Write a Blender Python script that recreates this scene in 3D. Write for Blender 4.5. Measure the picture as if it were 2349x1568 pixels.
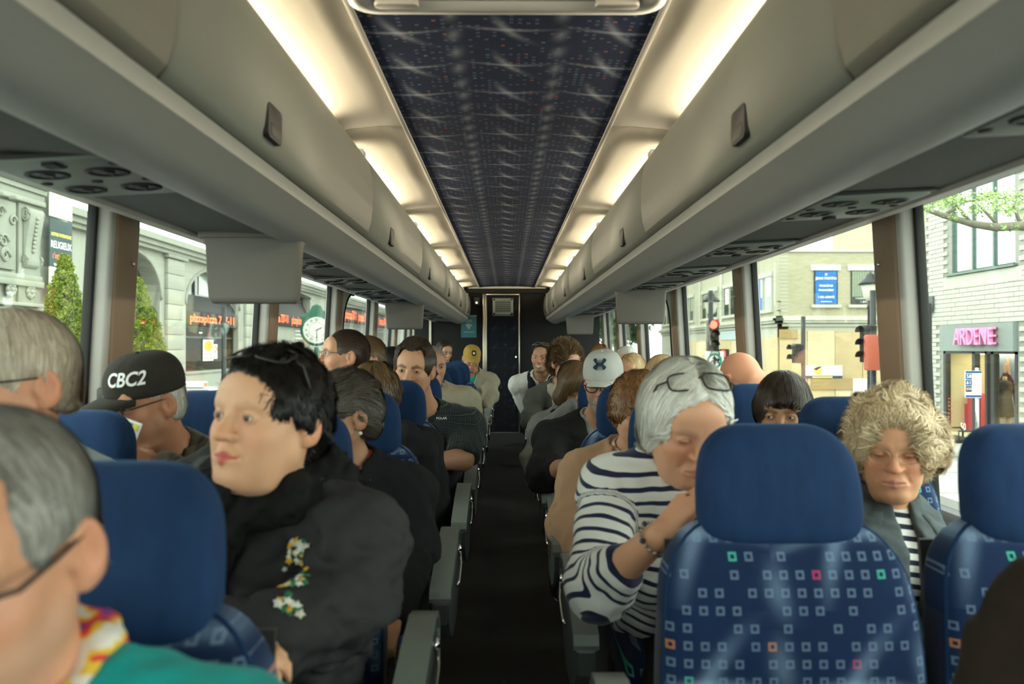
import bpy, bmesh, math, random
import numpy as np
from mathutils import Vector, Matrix

R = math.radians
for _o in list(bpy.data.objects):
    bpy.data.objects.remove(_o)
SC = bpy.context.scene
COL = SC.collection
random.seed(7)
NPR = np.random.RandomState(11)

# ------------------------------------------------------------------ camera, sky, exposure
FPX = 1827.0          # focal length in pixels of the 2349 wide frame (28 mm lens)
VPX, VPY = 1163.0, 796.0
CAMZ = 1.15           # eye height over the aisle floor
cam_d = bpy.data.cameras.new('camera')
cam_d.sensor_width = 36.0
cam_d.lens = 36.0 * FPX / 2349.0
cam_d.clip_start = 0.02
cam_d.clip_end = 400
cam_d.dof.use_dof = True
cam_d.dof.focus_distance = 4.2
cam_d.dof.aperture_fstop = 3.6
cam = bpy.data.objects.new('camera', cam_d)
cam.location = (0, 0, CAMZ)
cam.rotation_euler = (R(90) + math.atan((VPY - 784) / FPX), 0, -math.atan((1174.5 - VPX) / FPX))
COL.objects.link(cam)
SC.camera = cam

world = bpy.data.worlds.new('overcast')
SC.world = world
world.use_nodes = True
_nt = world.node_tree
_bg = _nt.nodes['Background']
_bg.inputs['Color'].default_value = (0.97, 1.0, 0.97, 1)
_bg.inputs['Strength'].default_value = 3.8

SC.view_settings.view_transform = 'Standard'
SC.view_settings.look = 'None'
SC.view_settings.exposure = 0.55
SC.view_settings.gamma = 1.0
SC.view_settings.use_curve_mapping = False
SC.cycles.use_denoising = True
SC.cycles.max_bounces = 9
SC.cycles.diffuse_bounces = 5
SC.cycles.glossy_bounces = 3
SC.cycles.transmission_bounces = 4
SC.cycles.transparent_max_bounces = 12
SC.cycles.sample_clamp_indirect = 6.0
SC.cycles.caustics_reflective = False
SC.cycles.caustics_refractive = False


def P(px, py, d):
    """world point seen at pixel (px, py) at distance d down the bus"""
    return Vector(((px - VPX) / FPX * d, d, CAMZ - (py - VPY) / FPX * d))


# ------------------------------------------------------------------ node helpers
class E:
    """tiny expression builder over Math nodes"""
    def __init__(s, nt, sock):
        s.nt, s.s = nt, sock

    def _op(s, op, *others):
        n = s.nt.nodes.new('ShaderNodeMath')
        n.operation = op
        for i, a in enumerate((s,) + others):
            if isinstance(a, E):
                s.nt.links.new(a.s, n.inputs[i])
            else:
                n.inputs[i].default_value = a
        return E(s.nt, n.outputs[0])

    def __add__(s, o): return s._op('ADD', o)
    def __radd__(s, o): return s._op('ADD', o)
    def __sub__(s, o): return s._op('SUBTRACT', o)
    def __rsub__(s, o): return (s * -1.0) + o
    def __mul__(s, o): return s._op('MULTIPLY', o)
    def __rmul__(s, o): return s._op('MULTIPLY', o)
    def __truediv__(s, o): return s._op('DIVIDE', o)
    def __pow__(s, o): return s._op('POWER', o)
    def abs(s): return s._op('ABSOLUTE')
    def floor(s): return s._op('FLOOR')
    def fract(s): return s._op('FRACT')
    def sin(s): return s._op('SINE')
    def exp(s): return s._op('EXPONENT')
    def gt(s, o): return s._op('GREATER_THAN', o)
    def lt(s, o): return s._op('LESS_THAN', o)
    def max(s, o): return s._op('MAXIMUM', o)
    def min(s, o): return s._op('MINIMUM', o)
    def clamp(s):
        r = s._op('ADD', 0.0)
        r.s.node.use_clamp = True
        return r


class Mat:
    """one procedural material under construction"""
    def __init__(s, name, color=(.5, .5, .5), rough=.6, spec=.4, metal=0.0, **kw):
        s.m = bpy.data.materials.new(name)
        s.m.use_nodes = True
        s.nt = s.m.node_tree
        s.b = s.nt.nodes['Principled BSDF']
        s.set('Base Color', color)
        s.set('Roughness', rough)
        s.set('Specular IOR Level', spec)
        s.set('Metallic', metal)
        for k, v in kw.items():
            s.set(k.replace('_', ' '), v)

    def set(s, k, v):
        i = s.b.inputs[k]
        if isinstance(v, E):
            s.nt.links.new(v.s, i)
        elif hasattr(v, 'is_output'):
            s.nt.links.new(v, i)
        elif isinstance(v, (tuple, list)):
            i.default_value = tuple(v) + ((1,) if len(v) == 3 and len(i.default_value) == 4 else ())
        else:
            i.default_value = v

    def node(s, t, **ins):
        n = s.nt.nodes.new(t)
        for k, v in ins.items():
            k = k.replace('_', ' ')
            if isinstance(v, E): s.nt.links.new(v.s, n.inputs[k])
            elif hasattr(v, 'is_output'): s.nt.links.new(v, n.inputs[k])
            else: n.inputs[k].default_value = v
        return n

    def coord(s, kind='Object'):
        return s.nt.nodes.new('ShaderNodeTexCoord').outputs[kind]

    def attr(s, name):
        n = s.nt.nodes.new('ShaderNodeAttribute')
        n.attribute_name = name
        return n

    def xyz(s, vec):
        n = s.nt.nodes.new('ShaderNodeSeparateXYZ')
        s.nt.links.new(vec, n.inputs[0])
        return [E(s.nt, o) for o in n.outputs]

    def vec(s, x, y, z=0.0):
        n = s.nt.nodes.new('ShaderNodeCombineXYZ')
        for i, a in enumerate((x, y, z)):
            if isinstance(a, E): s.nt.links.new(a.s, n.inputs[i])
            else: n.inputs[i].default_value = a
        return n.outputs[0]

    def noise(s, vec, scale, detail=3.0, rough=.55, stretch=None):
        if stretch:
            mp = s.nt.nodes.new('ShaderNodeMapping')
            mp.inputs['Scale'].default_value = stretch
            s.nt.links.new(vec, mp.inputs['Vector'])
            vec = mp.outputs[0]
        n = s.node('ShaderNodeTexNoise', Vector=vec, Scale=scale, Detail=detail, Roughness=rough)
        return E(s.nt, n.outputs['Fac'])

    def white(s, vec):
        n = s.node('ShaderNodeTexWhiteNoise', Vector=vec)
        return E(s.nt, n.outputs['Value'])

    def mix(s, fac, a, b):
        n = s.nt.nodes.new('ShaderNodeMix')
        n.data_type = 'RGBA'
        for i, v in ((0, fac), (6, a), (7, b)):
            if isinstance(v, E): s.nt.links.new(v.s, n.inputs[i])
            elif hasattr(v, 'is_output'): s.nt.links.new(v, n.inputs[i])
            elif isinstance(v, (tuple, list)): n.inputs[i].default_value = tuple(v) + ((1,) if len(v) == 3 else ())
            else: n.inputs[i].default_value = v
        return n.outputs[2]

    def bump(s, h, dist=.002, strength=.5):
        n = s.nt.nodes.new('ShaderNodeBump')
        n.inputs['Distance'].default_value = dist
        n.inputs['Strength'].default_value = strength
        s.nt.links.new(h.s if isinstance(h, E) else h, n.inputs['Height'])
        s.nt.links.new(n.outputs[0], s.b.inputs['Normal'])


def simple(name, color, rough=.6, var=.12, scale=30, bump=0.0, spec=.4, metal=0.0, sheen=0.0, stretch=None, bscale=None):
    """plain coloured stuff with a little mottling and fine relief"""
    M = Mat(name, color, rough, spec, metal)
    c = M.coord()
    n = M.noise(c, scale, stretch=stretch)
    M.set('Base Color', M.mix(n, tuple(x * (1 - var) for x in color), tuple(min(1, x * (1 + var)) for x in color)))
    if bump:
        M.bump(M.noise(c, bscale or scale * 6, 4), bump, .6)
    if sheen:
        M.set('Sheen Weight', sheen)
        M.set('Sheen Roughness', .45)
    return M.m


def emissive(name, color, strength):
    M = Mat(name, color, .5)
    M.set('Emission Color', color)
    M.set('Emission Strength', strength)
    return M.m


# ------------------------------------------------------------------ object helpers
def tag(o, label=None, cat=None, group=None, kind=None):
    if label: o['label'] = label
    if cat: o['category'] = cat
    if group: o['group'] = group
    if kind: o['kind'] = kind
    return o


def empty(name, loc=(0, 0, 0), rot=(0, 0, 0)):
    o = bpy.data.objects.new(name, None)
    o.empty_display_size = .05
    o.location = loc
    o.rotation_euler = rot
    COL.objects.link(o)
    return o


def link(name, me, parent=None, loc=None, rot=None, scale=None):
    o = bpy.data.objects.new(name, me)
    COL.objects.link(o)
    if parent: o.parent = parent
    if loc is not None: o.location = loc
    if rot is not None: o.rotation_euler = rot
    if scale is not None: o.scale = scale
    return o


def copy_tree(o, parent=None):
    c = o.copy()
    COL.objects.link(c)
    c.parent = parent
    for ch in list(o.children):
        copy_tree(ch, c)
    return c


def np_mesh(name, verts, faces, mat=None, smooth=True):
    """fast mesh from numpy arrays; faces (n,3) or (n,4)"""
    me = bpy.data.meshes.new(name)
    verts = np.asarray(verts, np.float32)
    faces = np.asarray(faces, np.int32)
    n, k = faces.shape
    me.vertices.add(len(verts))
    me.vertices.foreach_set('co', verts.ravel())
    me.loops.add(n * k)
    me.loops.foreach_set('vertex_index', faces.ravel())
    me.polygons.add(n)
    me.polygons.foreach_set('loop_start', np.arange(0, n * k, k, dtype=np.int32))
    if smooth:
        me.polygons.foreach_set('use_smooth', np.ones(n, bool))
    me.update(calc_edges=True)
    if mat: me.materials.append(mat)
    return me


class MB:
    """collects shapes into one mesh"""
    def __init__(s):
        s.v, s.f, s.mi, s.sm = [], [], [], []
        s.cur = 0

    def add(s, vs, fs, smooth=False, M=None):
        b = len(s.v)
        if M is not None: vs = [M @ Vector(v) for v in vs]
        s.v += [tuple(v) for v in vs]
        s.f += [tuple(b + i for i in f) for f in fs]
        s.mi += [s.cur] * len(fs)
        s.sm += [smooth] * len(fs)
        return s

    def box(s, x0, x1, y0, y1, z0, z1, M=None):
        vs = [(x, y, z) for x in (x0, x1) for y in (y0, y1) for z in (z0, z1)]
        fs = [(0, 1, 3, 2), (4, 6, 7, 5), (0, 4, 5, 1), (2, 3, 7, 6), (0, 2, 6, 4), (1, 5, 7, 3)]
        return s.add(vs, fs, False, M)

    def extrude(s, poly, axis, a, b, smooth=False, M=None, caps=True):
        """poly = 2-D outline; axis 'x': (y,z), 'y': (x,z), 'z': (x,y)"""
        n = len(poly)
        def mk(t):
            if axis == 'x': return [(t, p[0], p[1]) for p in poly]
            if axis == 'y': return [(p[0], t, p[1]) for p in poly]
            return [(p[0], p[1], t) for p in poly]
        vs = mk(a) + mk(b)
        s.add(vs, [(i, (i + 1) % n, n + (i + 1) % n, n + i) for i in range(n)], smooth, M)
        if caps:
            s.add(mk(a), [tuple(range(n))], False, M)
            s.add(mk(b), [tuple(reversed(range(n)))], False, M)
        return s

    def strip(s, poly, axis, a, b, smooth=True, M=None):
        """open profile swept along axis"""
        n = len(poly)
        def mk(t):
            if axis == 'x': return [(t, p[0], p[1]) for p in poly]
            if axis == 'y': return [(p[0], t, p[1]) for p in poly]
            return [(p[0], p[1], t) for p in poly]
        return s.add(mk(a) + mk(b), [(i, i + 1, n + i + 1, n + i) for i in range(n - 1)], smooth, M)

    def loft(s, rings, smooth=True, cap=True, M=None, closed=True):
        n = len(rings[0])
        vs = [p for r in rings for p in r]
        fs = []
        for j in range(len(rings) - 1):
            for i in range(n if closed else n - 1):
                k = (i + 1) % n
                fs.append((j * n + i, j * n + k, (j + 1) * n + k, (j + 1) * n + i))
        if cap:
            fs.append(tuple(reversed(range(n))))
            fs.append(tuple((len(rings) - 1) * n + i for i in range(n)))
        return s.add(vs, fs, smooth, M)

    def tube(s, pts, r, n=8, M=None, cap=True):
        pts = [Vector(p) for p in pts]
        rr = r if isinstance(r, (list, tuple)) else [r] * len(pts)
        rings = []
        up = Vector((0, 0, 1))
        for i, p in enumerate(pts):
            t = (pts[min(i + 1, len(pts) - 1)] - pts[max(i - 1, 0)]).normalized()
            if i == 0:
                up = t.orthogonal().normalized()
            a = (up - t * up.dot(t)).normalized()
            up = a
            b = t.cross(a)
            rings.append([p + (a * math.cos(2 * math.pi * k / n) + b * math.sin(2 * math.pi * k / n)) * rr[i] for k in range(n)])
        return s.loft(rings, True, cap, M)

    def cyl(s, c, r, h, axis='z', n=24, r2=None, M=None):
        r2 = r if r2 is None else r2
        def ring(rad, t):
            o = []
            for k in range(n):
                u, v = rad * math.cos(2 * math.pi * k / n), rad * math.sin(2 * math.pi * k / n)
                o.append({'x': (c[0] + t, c[1] + u, c[2] + v), 'y': (c[0] + u, c[1] + t, c[2] + v), 'z': (c[0] + u, c[1] + v, c[2] + t)}[axis])
            return o
        return s.loft([ring(r, 0), ring(r2, h)], False, True, M)

    def lathe(s, prof, c=(0, 0, 0), axis='z', n=24, smooth=True, M=None, cap=True):
        rings = []
        for rad, t in prof:
            o = []
            for k in range(n):
                u, v = rad * math.cos(2 * math.pi * k / n), rad * math.sin(2 * math.pi * k / n)
                o.append({'x': (c[0] + t, c[1] + u, c[2] + v), 'y': (c[0] + u, c[1] + t, c[2] + v), 'z': (c[0] + u, c[1] + v, c[2] + t)}[axis])
            rings.append(o)
        return s.loft(rings, smooth, cap, M)

    def mesh(s, name, mats):
        me = bpy.data.meshes.new(name)
        me.from_pydata(s.v, [], s.f)
        if not isinstance(mats, (list, tuple)): mats = [mats]
        for m in mats: me.materials.append(m)
        me.polygons.foreach_set('material_index', s.mi)
        me.polygons.foreach_set('use_smooth', s.sm)
        bm = bmesh.new()
        bm.from_mesh(me)
        bmesh.ops.remove_doubles(bm, verts=bm.verts, dist=1e-5)
        bmesh.ops.recalc_face_normals(bm, faces=bm.faces)
        bm.to_mesh(me)
        bm.free()
        return me

    def build(s, name, mats, parent=None, bevel=0.0, seg=2, loc=None, rot=None):
        me = s.mesh(name, mats)
        if bevel:
            bm = bmesh.new()
            bm.from_mesh(me)
            es = [e for e in bm.edges if len(e.link_faces) == 2 and e.calc_face_angle(0) > .5]
            bmesh.ops.bevel(bm, geom=es, offset=bevel, segments=seg, affect='EDGES', profile=.5, clamp_overlap=True)
            for f in bm.faces: f.smooth = True
            bm.to_mesh(me)
            bm.free()
            try: me.set_sharp_from_angle(angle=R(38))
            except Exception: pass
        return link(name, me, parent, loc, rot)


def rrect(x0, x1, z0, z1, r, n=5):
    """rounded rectangle outline"""
    o = []
    for cx, cz, a0 in ((x1 - r, z0 + r, -90), (x1 - r, z1 - r, 0), (x0 + r, z1 - r, 90), (x0 + r, z0 + r, 180)):
        for k in range(n + 1):
            a = R(a0 + 90 * k / n)
            o.append((cx + r * math.cos(a), cz + r * math.sin(a)))
    return o


def text_mesh(txt, size, mat, depth=.0, xs=1.0, align='CENTER', bold=0.0, space=1.0, shear=0.0):
    """lettering as a mesh lying in the xz plane, facing -y"""
    cu = bpy.data.curves.new('lettering', 'FONT')
    cu.body = txt
    cu.size = size
    cu.align_x = align
    cu.align_y = 'CENTER'
    cu.extrude = depth
    cu.offset = bold
    cu.space_character = space
    cu.shear = shear
    cu.resolution_u = 3
    o = bpy.data.objects.new('lettering_tmp', cu)
    COL.objects.link(o)
    dg = bpy.context.evaluated_depsgraph_get()
    me = bpy.data.meshes.new_from_object(o.evaluated_get(dg))
    bpy.data.objects.remove(o)
    bpy.data.curves.remove(cu)
    co = np.empty(len(me.vertices) * 3, np.float32)
    me.vertices.foreach_get('co', co)
    co = co.reshape(-1, 3)
    new = np.stack([co[:, 0] * xs, -co[:, 2], co[:, 1]], 1)
    me.vertices.foreach_set('co', new.ravel())
    me.materials.clear()
    me.materials.append(mat)
    me.update()
    return me


def text(name, txt, size, mat, parent, loc, rot=(0, 0, 0), **kw):
    return link(name, text_mesh(txt, size, mat, **kw), parent, loc, rot)
# ------------------------------------------------------------------ materials of the coach
m_bin = simple('bin_plastic', (.205, .215, .19), .42, .03, 60, bump=.0004, bscale=900)
m_rail = simple('rail_plastic', (.40, .415, .40), .38, .03, 60, bump=.0004, bscale=900)
m_trim = simple('trim_plastic', (.43, .415, .38), .42, .04, 40)
m_bronze = simple('bronze_cover', (.25, .165, .105), .45, .06, 40)
m_rubber = simple('rubber', (.02, .02, .018), .7, .1)
m_dark = simple('dark_plastic', (.035, .036, .034), .5, .1)
m_vent = simple('vent_plastic', (.25, .29, .245), .45, .06)
m_hole = simple('vent_black', (.012, .012, .012), .6, .1)
m_red = emissive('red_led', (.9, .05, .05), .6)
m_soffit = simple('soffit_felt', (.17, .175, .165), .95, .35, 260, bump=.002, bscale=500)
m_panel = simple('headliner_panel', (.33, .305, .255), .75, .06, 120, bump=.0007, bscale=700)
m_floor = simple('aisle_vinyl', (.021, .021, .019), .55, .35, 45, bump=.001, bscale=700)
m_wall = simple('wall_felt', (.011, .011, .011), .95, .15, 150, bump=.001)
m_metal = simple('brushed_steel', (.62, .56, .45), .28, .15, 30, metal=1.0, stretch=(60, 60, 1))
m_chrome = simple('chrome', (.75, .75, .73), .15, .05, metal=1.0)
m_arm = simple('armrest_plastic', (.085, .095, .09), .38, .06, 60)
m_armtop = simple('armrest_top', (.19, .22, .205), .42, .06, 60)
m_monitor = simple('monitor_plastic', (.165, .152, .132), .5, .05, 60, bump=.0004, bscale=1200)
m_tube = emissive('light_tube', (1.0, .87, .63), 20.0)
m_white = simple('white_paint', (.78, .78, .76), .5, .04)
m_black = simple('black_paint', (.012, .012, .012), .5, .1)
m_shell = simple('coach_shell', (.3, .3, .3), .6, .05)


def glass_mat(name, tint, refl=1.0):
    M = Mat(name, tint, .0)
    nt = M.nt
    out = nt.nodes['Material Output']
    nt.nodes.remove(M.b)
    tr = nt.nodes.new('ShaderNodeBsdfTransparent')
    tr.inputs[0].default_value = tuple(tint) + (1,)
    gl = nt.nodes.new('ShaderNodeBsdfGlossy')
    gl.inputs['Roughness'].default_value = .015
    gl.inputs['Color'].default_value = (1, 1, 1, 1)
    lw = nt.nodes.new('ShaderNodeLayerWeight')
    lw.inputs[0].default_value = .5
    f = E(nt, lw.outputs['Facing'])          # Schlick reflectance, the same from both sides
    fr = ((f ** 5.0) * .96 + .04) * refl
    mx = nt.nodes.new('ShaderNodeMixShader')
    nt.links.new(fr.clamp().s, mx.inputs[0])
    nt.links.new(tr.outputs[0], mx.inputs[1])
    nt.links.new(gl.outputs[0], mx.inputs[2])
    nt.links.new(mx.outputs[0], out.inputs[0])
    return M.m


m_glass = glass_mat('coach_glass', (.93, .985, .94), .8)
m_shopglass = glass_mat('shop_glass', (.9, .93, .9), .12)


def square_pattern(M, u, v, pitch, keep, size):
    """rows of little outlined squares with a random colour here and there -> (mask, colour)"""
    cu, cv = u / pitch, v / pitch
    fu, fv = (cu.fract() - .5).abs(), (cv.fract() - .5).abs()
    m = fu.max(fv)
    ring = m.lt(size) * m.gt(size * .5)
    cell = M.vec(cu.floor(), cv.floor(), 3.0)
    w = M.white(cell)
    w2 = M.white(M.vec(cu.floor(), cv.floor(), 9.0))
    big = M.noise(M.vec(cu.floor() * .37, cv.floor() * .23, 1.0), 1.0, 1)
    mask = ring * (w.lt(keep)) * (big.gt(.33))
    col = M.mix(w2.gt(.90), (.17, .25, .36), (.70, .26, .08))
    col = M.mix(w2.gt(.935), col, (.70, .05, .16))
    col = M.mix(w2.gt(.965), col, (.10, .62, .42))
    return mask, col


def strokes(M, u, v, pu, pv, wid, ln, ang, phase=0.0, jit=.3):
    """feathery brush strokes, one per cell"""
    cu, cv = u / pu + phase, v / pv + phase * .7
    fu, fv = (cu.fract() - .5) * pu, (cv.fract() - .5) * pv
    c, s_ = math.cos(ang), math.sin(ang)
    a = fu * c + fv * s_
    b = fv * c - fu * s_
    # bow the stroke a little and roughen it with thread noise
    b = b + a * a * 1.5
    nz = M.noise(M.vec(u, v, 0), 900, 2)
    g = ((a / ln) * (a / ln) * -1.0).exp() * ((b / wid) * (b / wid) * -1.0).exp()
    return g * (nz * 1.5)


def pattern_fabric(name, base, ax, pitch, star_u, star_v, k, star_col=(.30, .40, .52), keep=.62, size=.27, strength=1.0, ph=(.13, .61)):
    M = Mat(name, base, .9, .2)
    c = M.coord()
    x, y, z = M.xyz(c)
    u, v = (x, z) if ax == 'xz' else (x, y)
    nz = M.noise(c, 9, 3)
    b = M.mix(nz, tuple(q * .65 for q in base), tuple(q * 1.45 for q in base))
    mask, col = square_pattern(M, u, v, pitch, keep, size)
    b = M.mix(mask * .75 * strength, b, col)
    st = strokes(M, u, v, star_u, star_v, .012 * k, .075 * k, R(62), ph[0])
    st = st + strokes(M, u, v, star_u, star_v, .008 * k, .085 * k, R(4), ph[0])
    st = st + strokes(M, u, v, star_u, star_v * .5, .016 * k, .035 * k, R(100), ph[1]) * .7
    b = M.mix((st * .8 * strength).clamp(), b, star_col)
    M.set('Base Color', b)
    M.set('Sheen Weight', .0 if ax == 'xy' else .10)
    M.set('Sheen Roughness', .4)
    M.bump(M.noise(c, 900, 2), .0008, .5)
    return M.m


m_ceil = pattern_fabric('ceiling_fabric', (.005, .015, .052), 'xy', .0215, .28, .25, 1.0, star_col=(.42, .46, .55), keep=.42, size=.20, strength=.85, ph=(.5, .0))
m_seatpat = pattern_fabric('seat_fabric_squares', (.007, .021, .066), 'xz', .0285, .25, .24, 1.15, star_col=(.26, .38, .56), keep=.78, size=.25, strength=.85)
m_doorpat = pattern_fabric('door_fabric', (.008, .009, .013), 'xz', .03, .27, .26, 1.0, star_col=(.05, .055, .075), keep=.015, strength=.4)


def velour():
    M = Mat('seat_velour', (.012, .045, .15), .85, .2)
    c = M.coord()
    n = M.noise(c, 14, 4, stretch=(2.5, 1, .8))
    n2 = M.noise(c, 160, 3)
    M.set('Base Color', M.mix(n, (.0062, .021, .063), (.0155, .047, .130)))
    M.set('Sheen Weight', .16)
    M.set('Sheen Tint', (.25, .5, .95))
    M.set('Sheen Roughness', .35)
    M.bump(n2, .0012, .4)
    return M.m


m_velour = velour()
m_velour_dark = simple('seat_side_cloth', (.006, .014, .042), .9, .2, 40, sheen=.15)

# ------------------------------------------------------------------ shell of the coach
Y0, YB = -2.6, 10.75          # windscreen and rear bulkhead
ZR = CAMZ                     # profile heights are given from the eye


def wallx(z):                 # the sides lean in towards the roof
    return 1.20 - (z - 1.0) * .058


def struct(o):
    o['kind'] = 'structure'
    return o


struct(MB().box(-1.25, 1.25, Y0, YB, -.06, 0).build('floor', m_floor))
# rear bulkhead
wb = struct(MB().box(-1.25, 1.25, YB, YB + .06, 0, 2.02).build('wall_back', m_wall))
MB().box(-1.05, -1.02, YB - .02, YB + .0, .9, 1.62).build('corner_strip', m_metal, wb)
MB().box(-.52, .52, YB - .12, YB, 1.935, 1.96).build('header_ledge', m_trim, wb)
MB().box(-.62, .62, YB - .10, YB, 1.875, 1.935).build('header_panel', m_wall, wb)

# toilet door with its steel jambs and vent
door = struct(empty('door_1', (0, YB, 0)))
MB().box(-.27, .155, -.035, -.005, .012, 1.845).build('door_leaf', m_doorpat, door)
MB().box(-.325, -.30, -.06, -.004, .0, 1.87).build('jamb', m_metal, door, .004)
MB().box(-.297, -.272, -.05, -.004, .0, 1.87).build('jamb', m_metal, door, .004)
MB().box(.157, .172, -.05, -.004, .0, 1.87).build('jamb', m_metal, door, .003)
MB().box(-.297, .172, -.05, -.004, 1.852, 1.868).build('head_rail', m_metal, door, .003)
MB().box(-.27, .16, -.05, -.004, .0, .012).build('threshold', m_metal, door)
vent = empty('vent', (-.055, -.037, 1.69)); vent.parent = door
fr = MB()
fr.box(-.135, .135, -.014, 0, .085, .115).box(-.135, .135, -.014, 0, -.115, -.075).box(-.135, -.105, -.014, 0, -.115, .115).box(.105, .135, -.014, 0, -.115, .115)
fr.build('vent_frame', m_vent, vent, .003)
MB().box(-.105, .105, -.002, 0, -.075, .085).build('vent_back', m_hole, vent)
sl = MB().box(-.105, .105, -.012, -.002, -.006, .006).mesh('vent_slat', m_vent)
for k in range(6):
    link('vent_slat', sl, vent, (0, 0, -.062 + k * .027), (R(25), 0, 0))
hd = MB().cyl((.12, -.05, 1.02), .012, .03, 'y', 12)
hd.build('door_knob', m_chrome, door)

# switch plate beside the door
sw = tag(empty('switch_plate', (-.41, YB, 1.77)), 'small black switch plate with a lit button beside the toilet door', 'switch')
MB().box(-.042, .042, -.012, 0, -.05, .05).build('plate', m_dark, sw, .004)
MB().cyl((.0, -.012, -.02), .014, -.006, 'y', 16).build('button', emissive('button_glow', (1, .9, .7), 1.2), sw)

# sides below and above the glass
for sgn, side in ((-1, 'left'), (1, 'right')):
    m = MB()
    prof = [(sgn * wallx(0), -.9), (sgn * wallx(.72), .63), (sgn * (wallx(.72) - .035), .65), (sgn * (wallx(.72) - .035), .675), (sgn * 1.27, .675), (sgn * 1.30, -.9)]
    m.extrude(prof, 'y', Y0, YB)
    struct(m.build('wall_' + side, m_wall))
    h = MB()
    hp = [(sgn * wallx(1.59), 1.585), (sgn * wallx(1.9), 1.93), (sgn * 1.24, 2.05), (sgn * 1.28, 1.585)]
    h.extrude(hp, 'y', Y0, YB)
    struct(h.build('trim_' + ('1' if sgn < 0 else '2'), m_trim))
MBr = MB()
MBr.box(-1.26, 1.26, Y0, YB + .06, 2.02, 2.06)
roof = struct(MBr.build('ceiling', m_shell))
fabric = MB()
nx = 12
rows = np.linspace(1.86, YB - .02, 60)
rings = []
for j, yy in enumerate(rows):
    rings.append([(-.362 + .724 * i / nx, yy, ZR + .800 + .012 * math.sin(math.pi * i / nx) + .0022 * math.sin(yy * 23 + i * 1.1) * math.sin(math.pi * i / nx)) for i in range(nx + 1)])
fabric.loft(rings, True, False, None, False)
fo = fabric.build('headliner_fabric', m_ceil, roof)
for sgn in (-1, 1):
    MB().box(sgn * .362, sgn * .377, Y0, YB - .02, ZR + .792, ZR + .803).build('edge_strip', m_trim, roof, .002)
    MB().extrude([(sgn * .377, ZR + .85), (sgn * .95, ZR + .85), (sgn * .95, ZR + .72), (sgn * .93, ZR + .72), (sgn * .93, ZR + .83), (sgn * .377, ZR + .83)], 'y', Y0, YB).build('light_trough', m_panel, roof)
BND = [-2.5, -.5, 1.18, 2.88, 4.56, 6.24, 7.92, 9.52, 10.58]
for sgn in (-1, 1):
    for a, b in zip(BND[:-1], BND[1:]):
        q = MB()
        pts = [(.377, .800), (.46, .799), (.56, .790), (.63, .776), (.70, .750)]
        th = [(x, z + .012) for x, z in reversed(pts)]
        q.extrude([(sgn * x, ZR + z) for x, z in pts + th], 'y', a + .004, b - .004, True)
        q.build('headliner_panel', m_panel, roof)

# roof hatch over the aisle, at the front
ht = tag(empty('roof_hatch', (0, 1.40, ZR + .80)), 'grey plastic roof hatch with a raised rim in the ceiling', 'hatch')
MB().extrude(rrect(-.352, .352, -.45, .45, .05), 'z', -.008, .05).build('hatch_panel', m_rail, ht)
rim_o, rim_i = rrect(-.36, .36, -.46, .46, .06), rrect(-.325, .325, -.425, .425, .045)
rm = MB()
rm.loft([[(x, y, 0) for x, y in rim_o], [(x * .99, y * .99, -.024) for x, y in rim_o], [(x, y, -.026) for x, y in rim_i], [(x * .985, y * .985, -.008) for x, y in rim_i]], True, False)
rm.build('hatch_rim', m_rail, ht)
for sx in (-1, 1):
    MB().extrude(rrect(sx * .25 - .05, sx * .25 + .05, .385, .415, .012), 'z', -.03, -.008).build('hatch_catch', m_trim, ht, .003)

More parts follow.
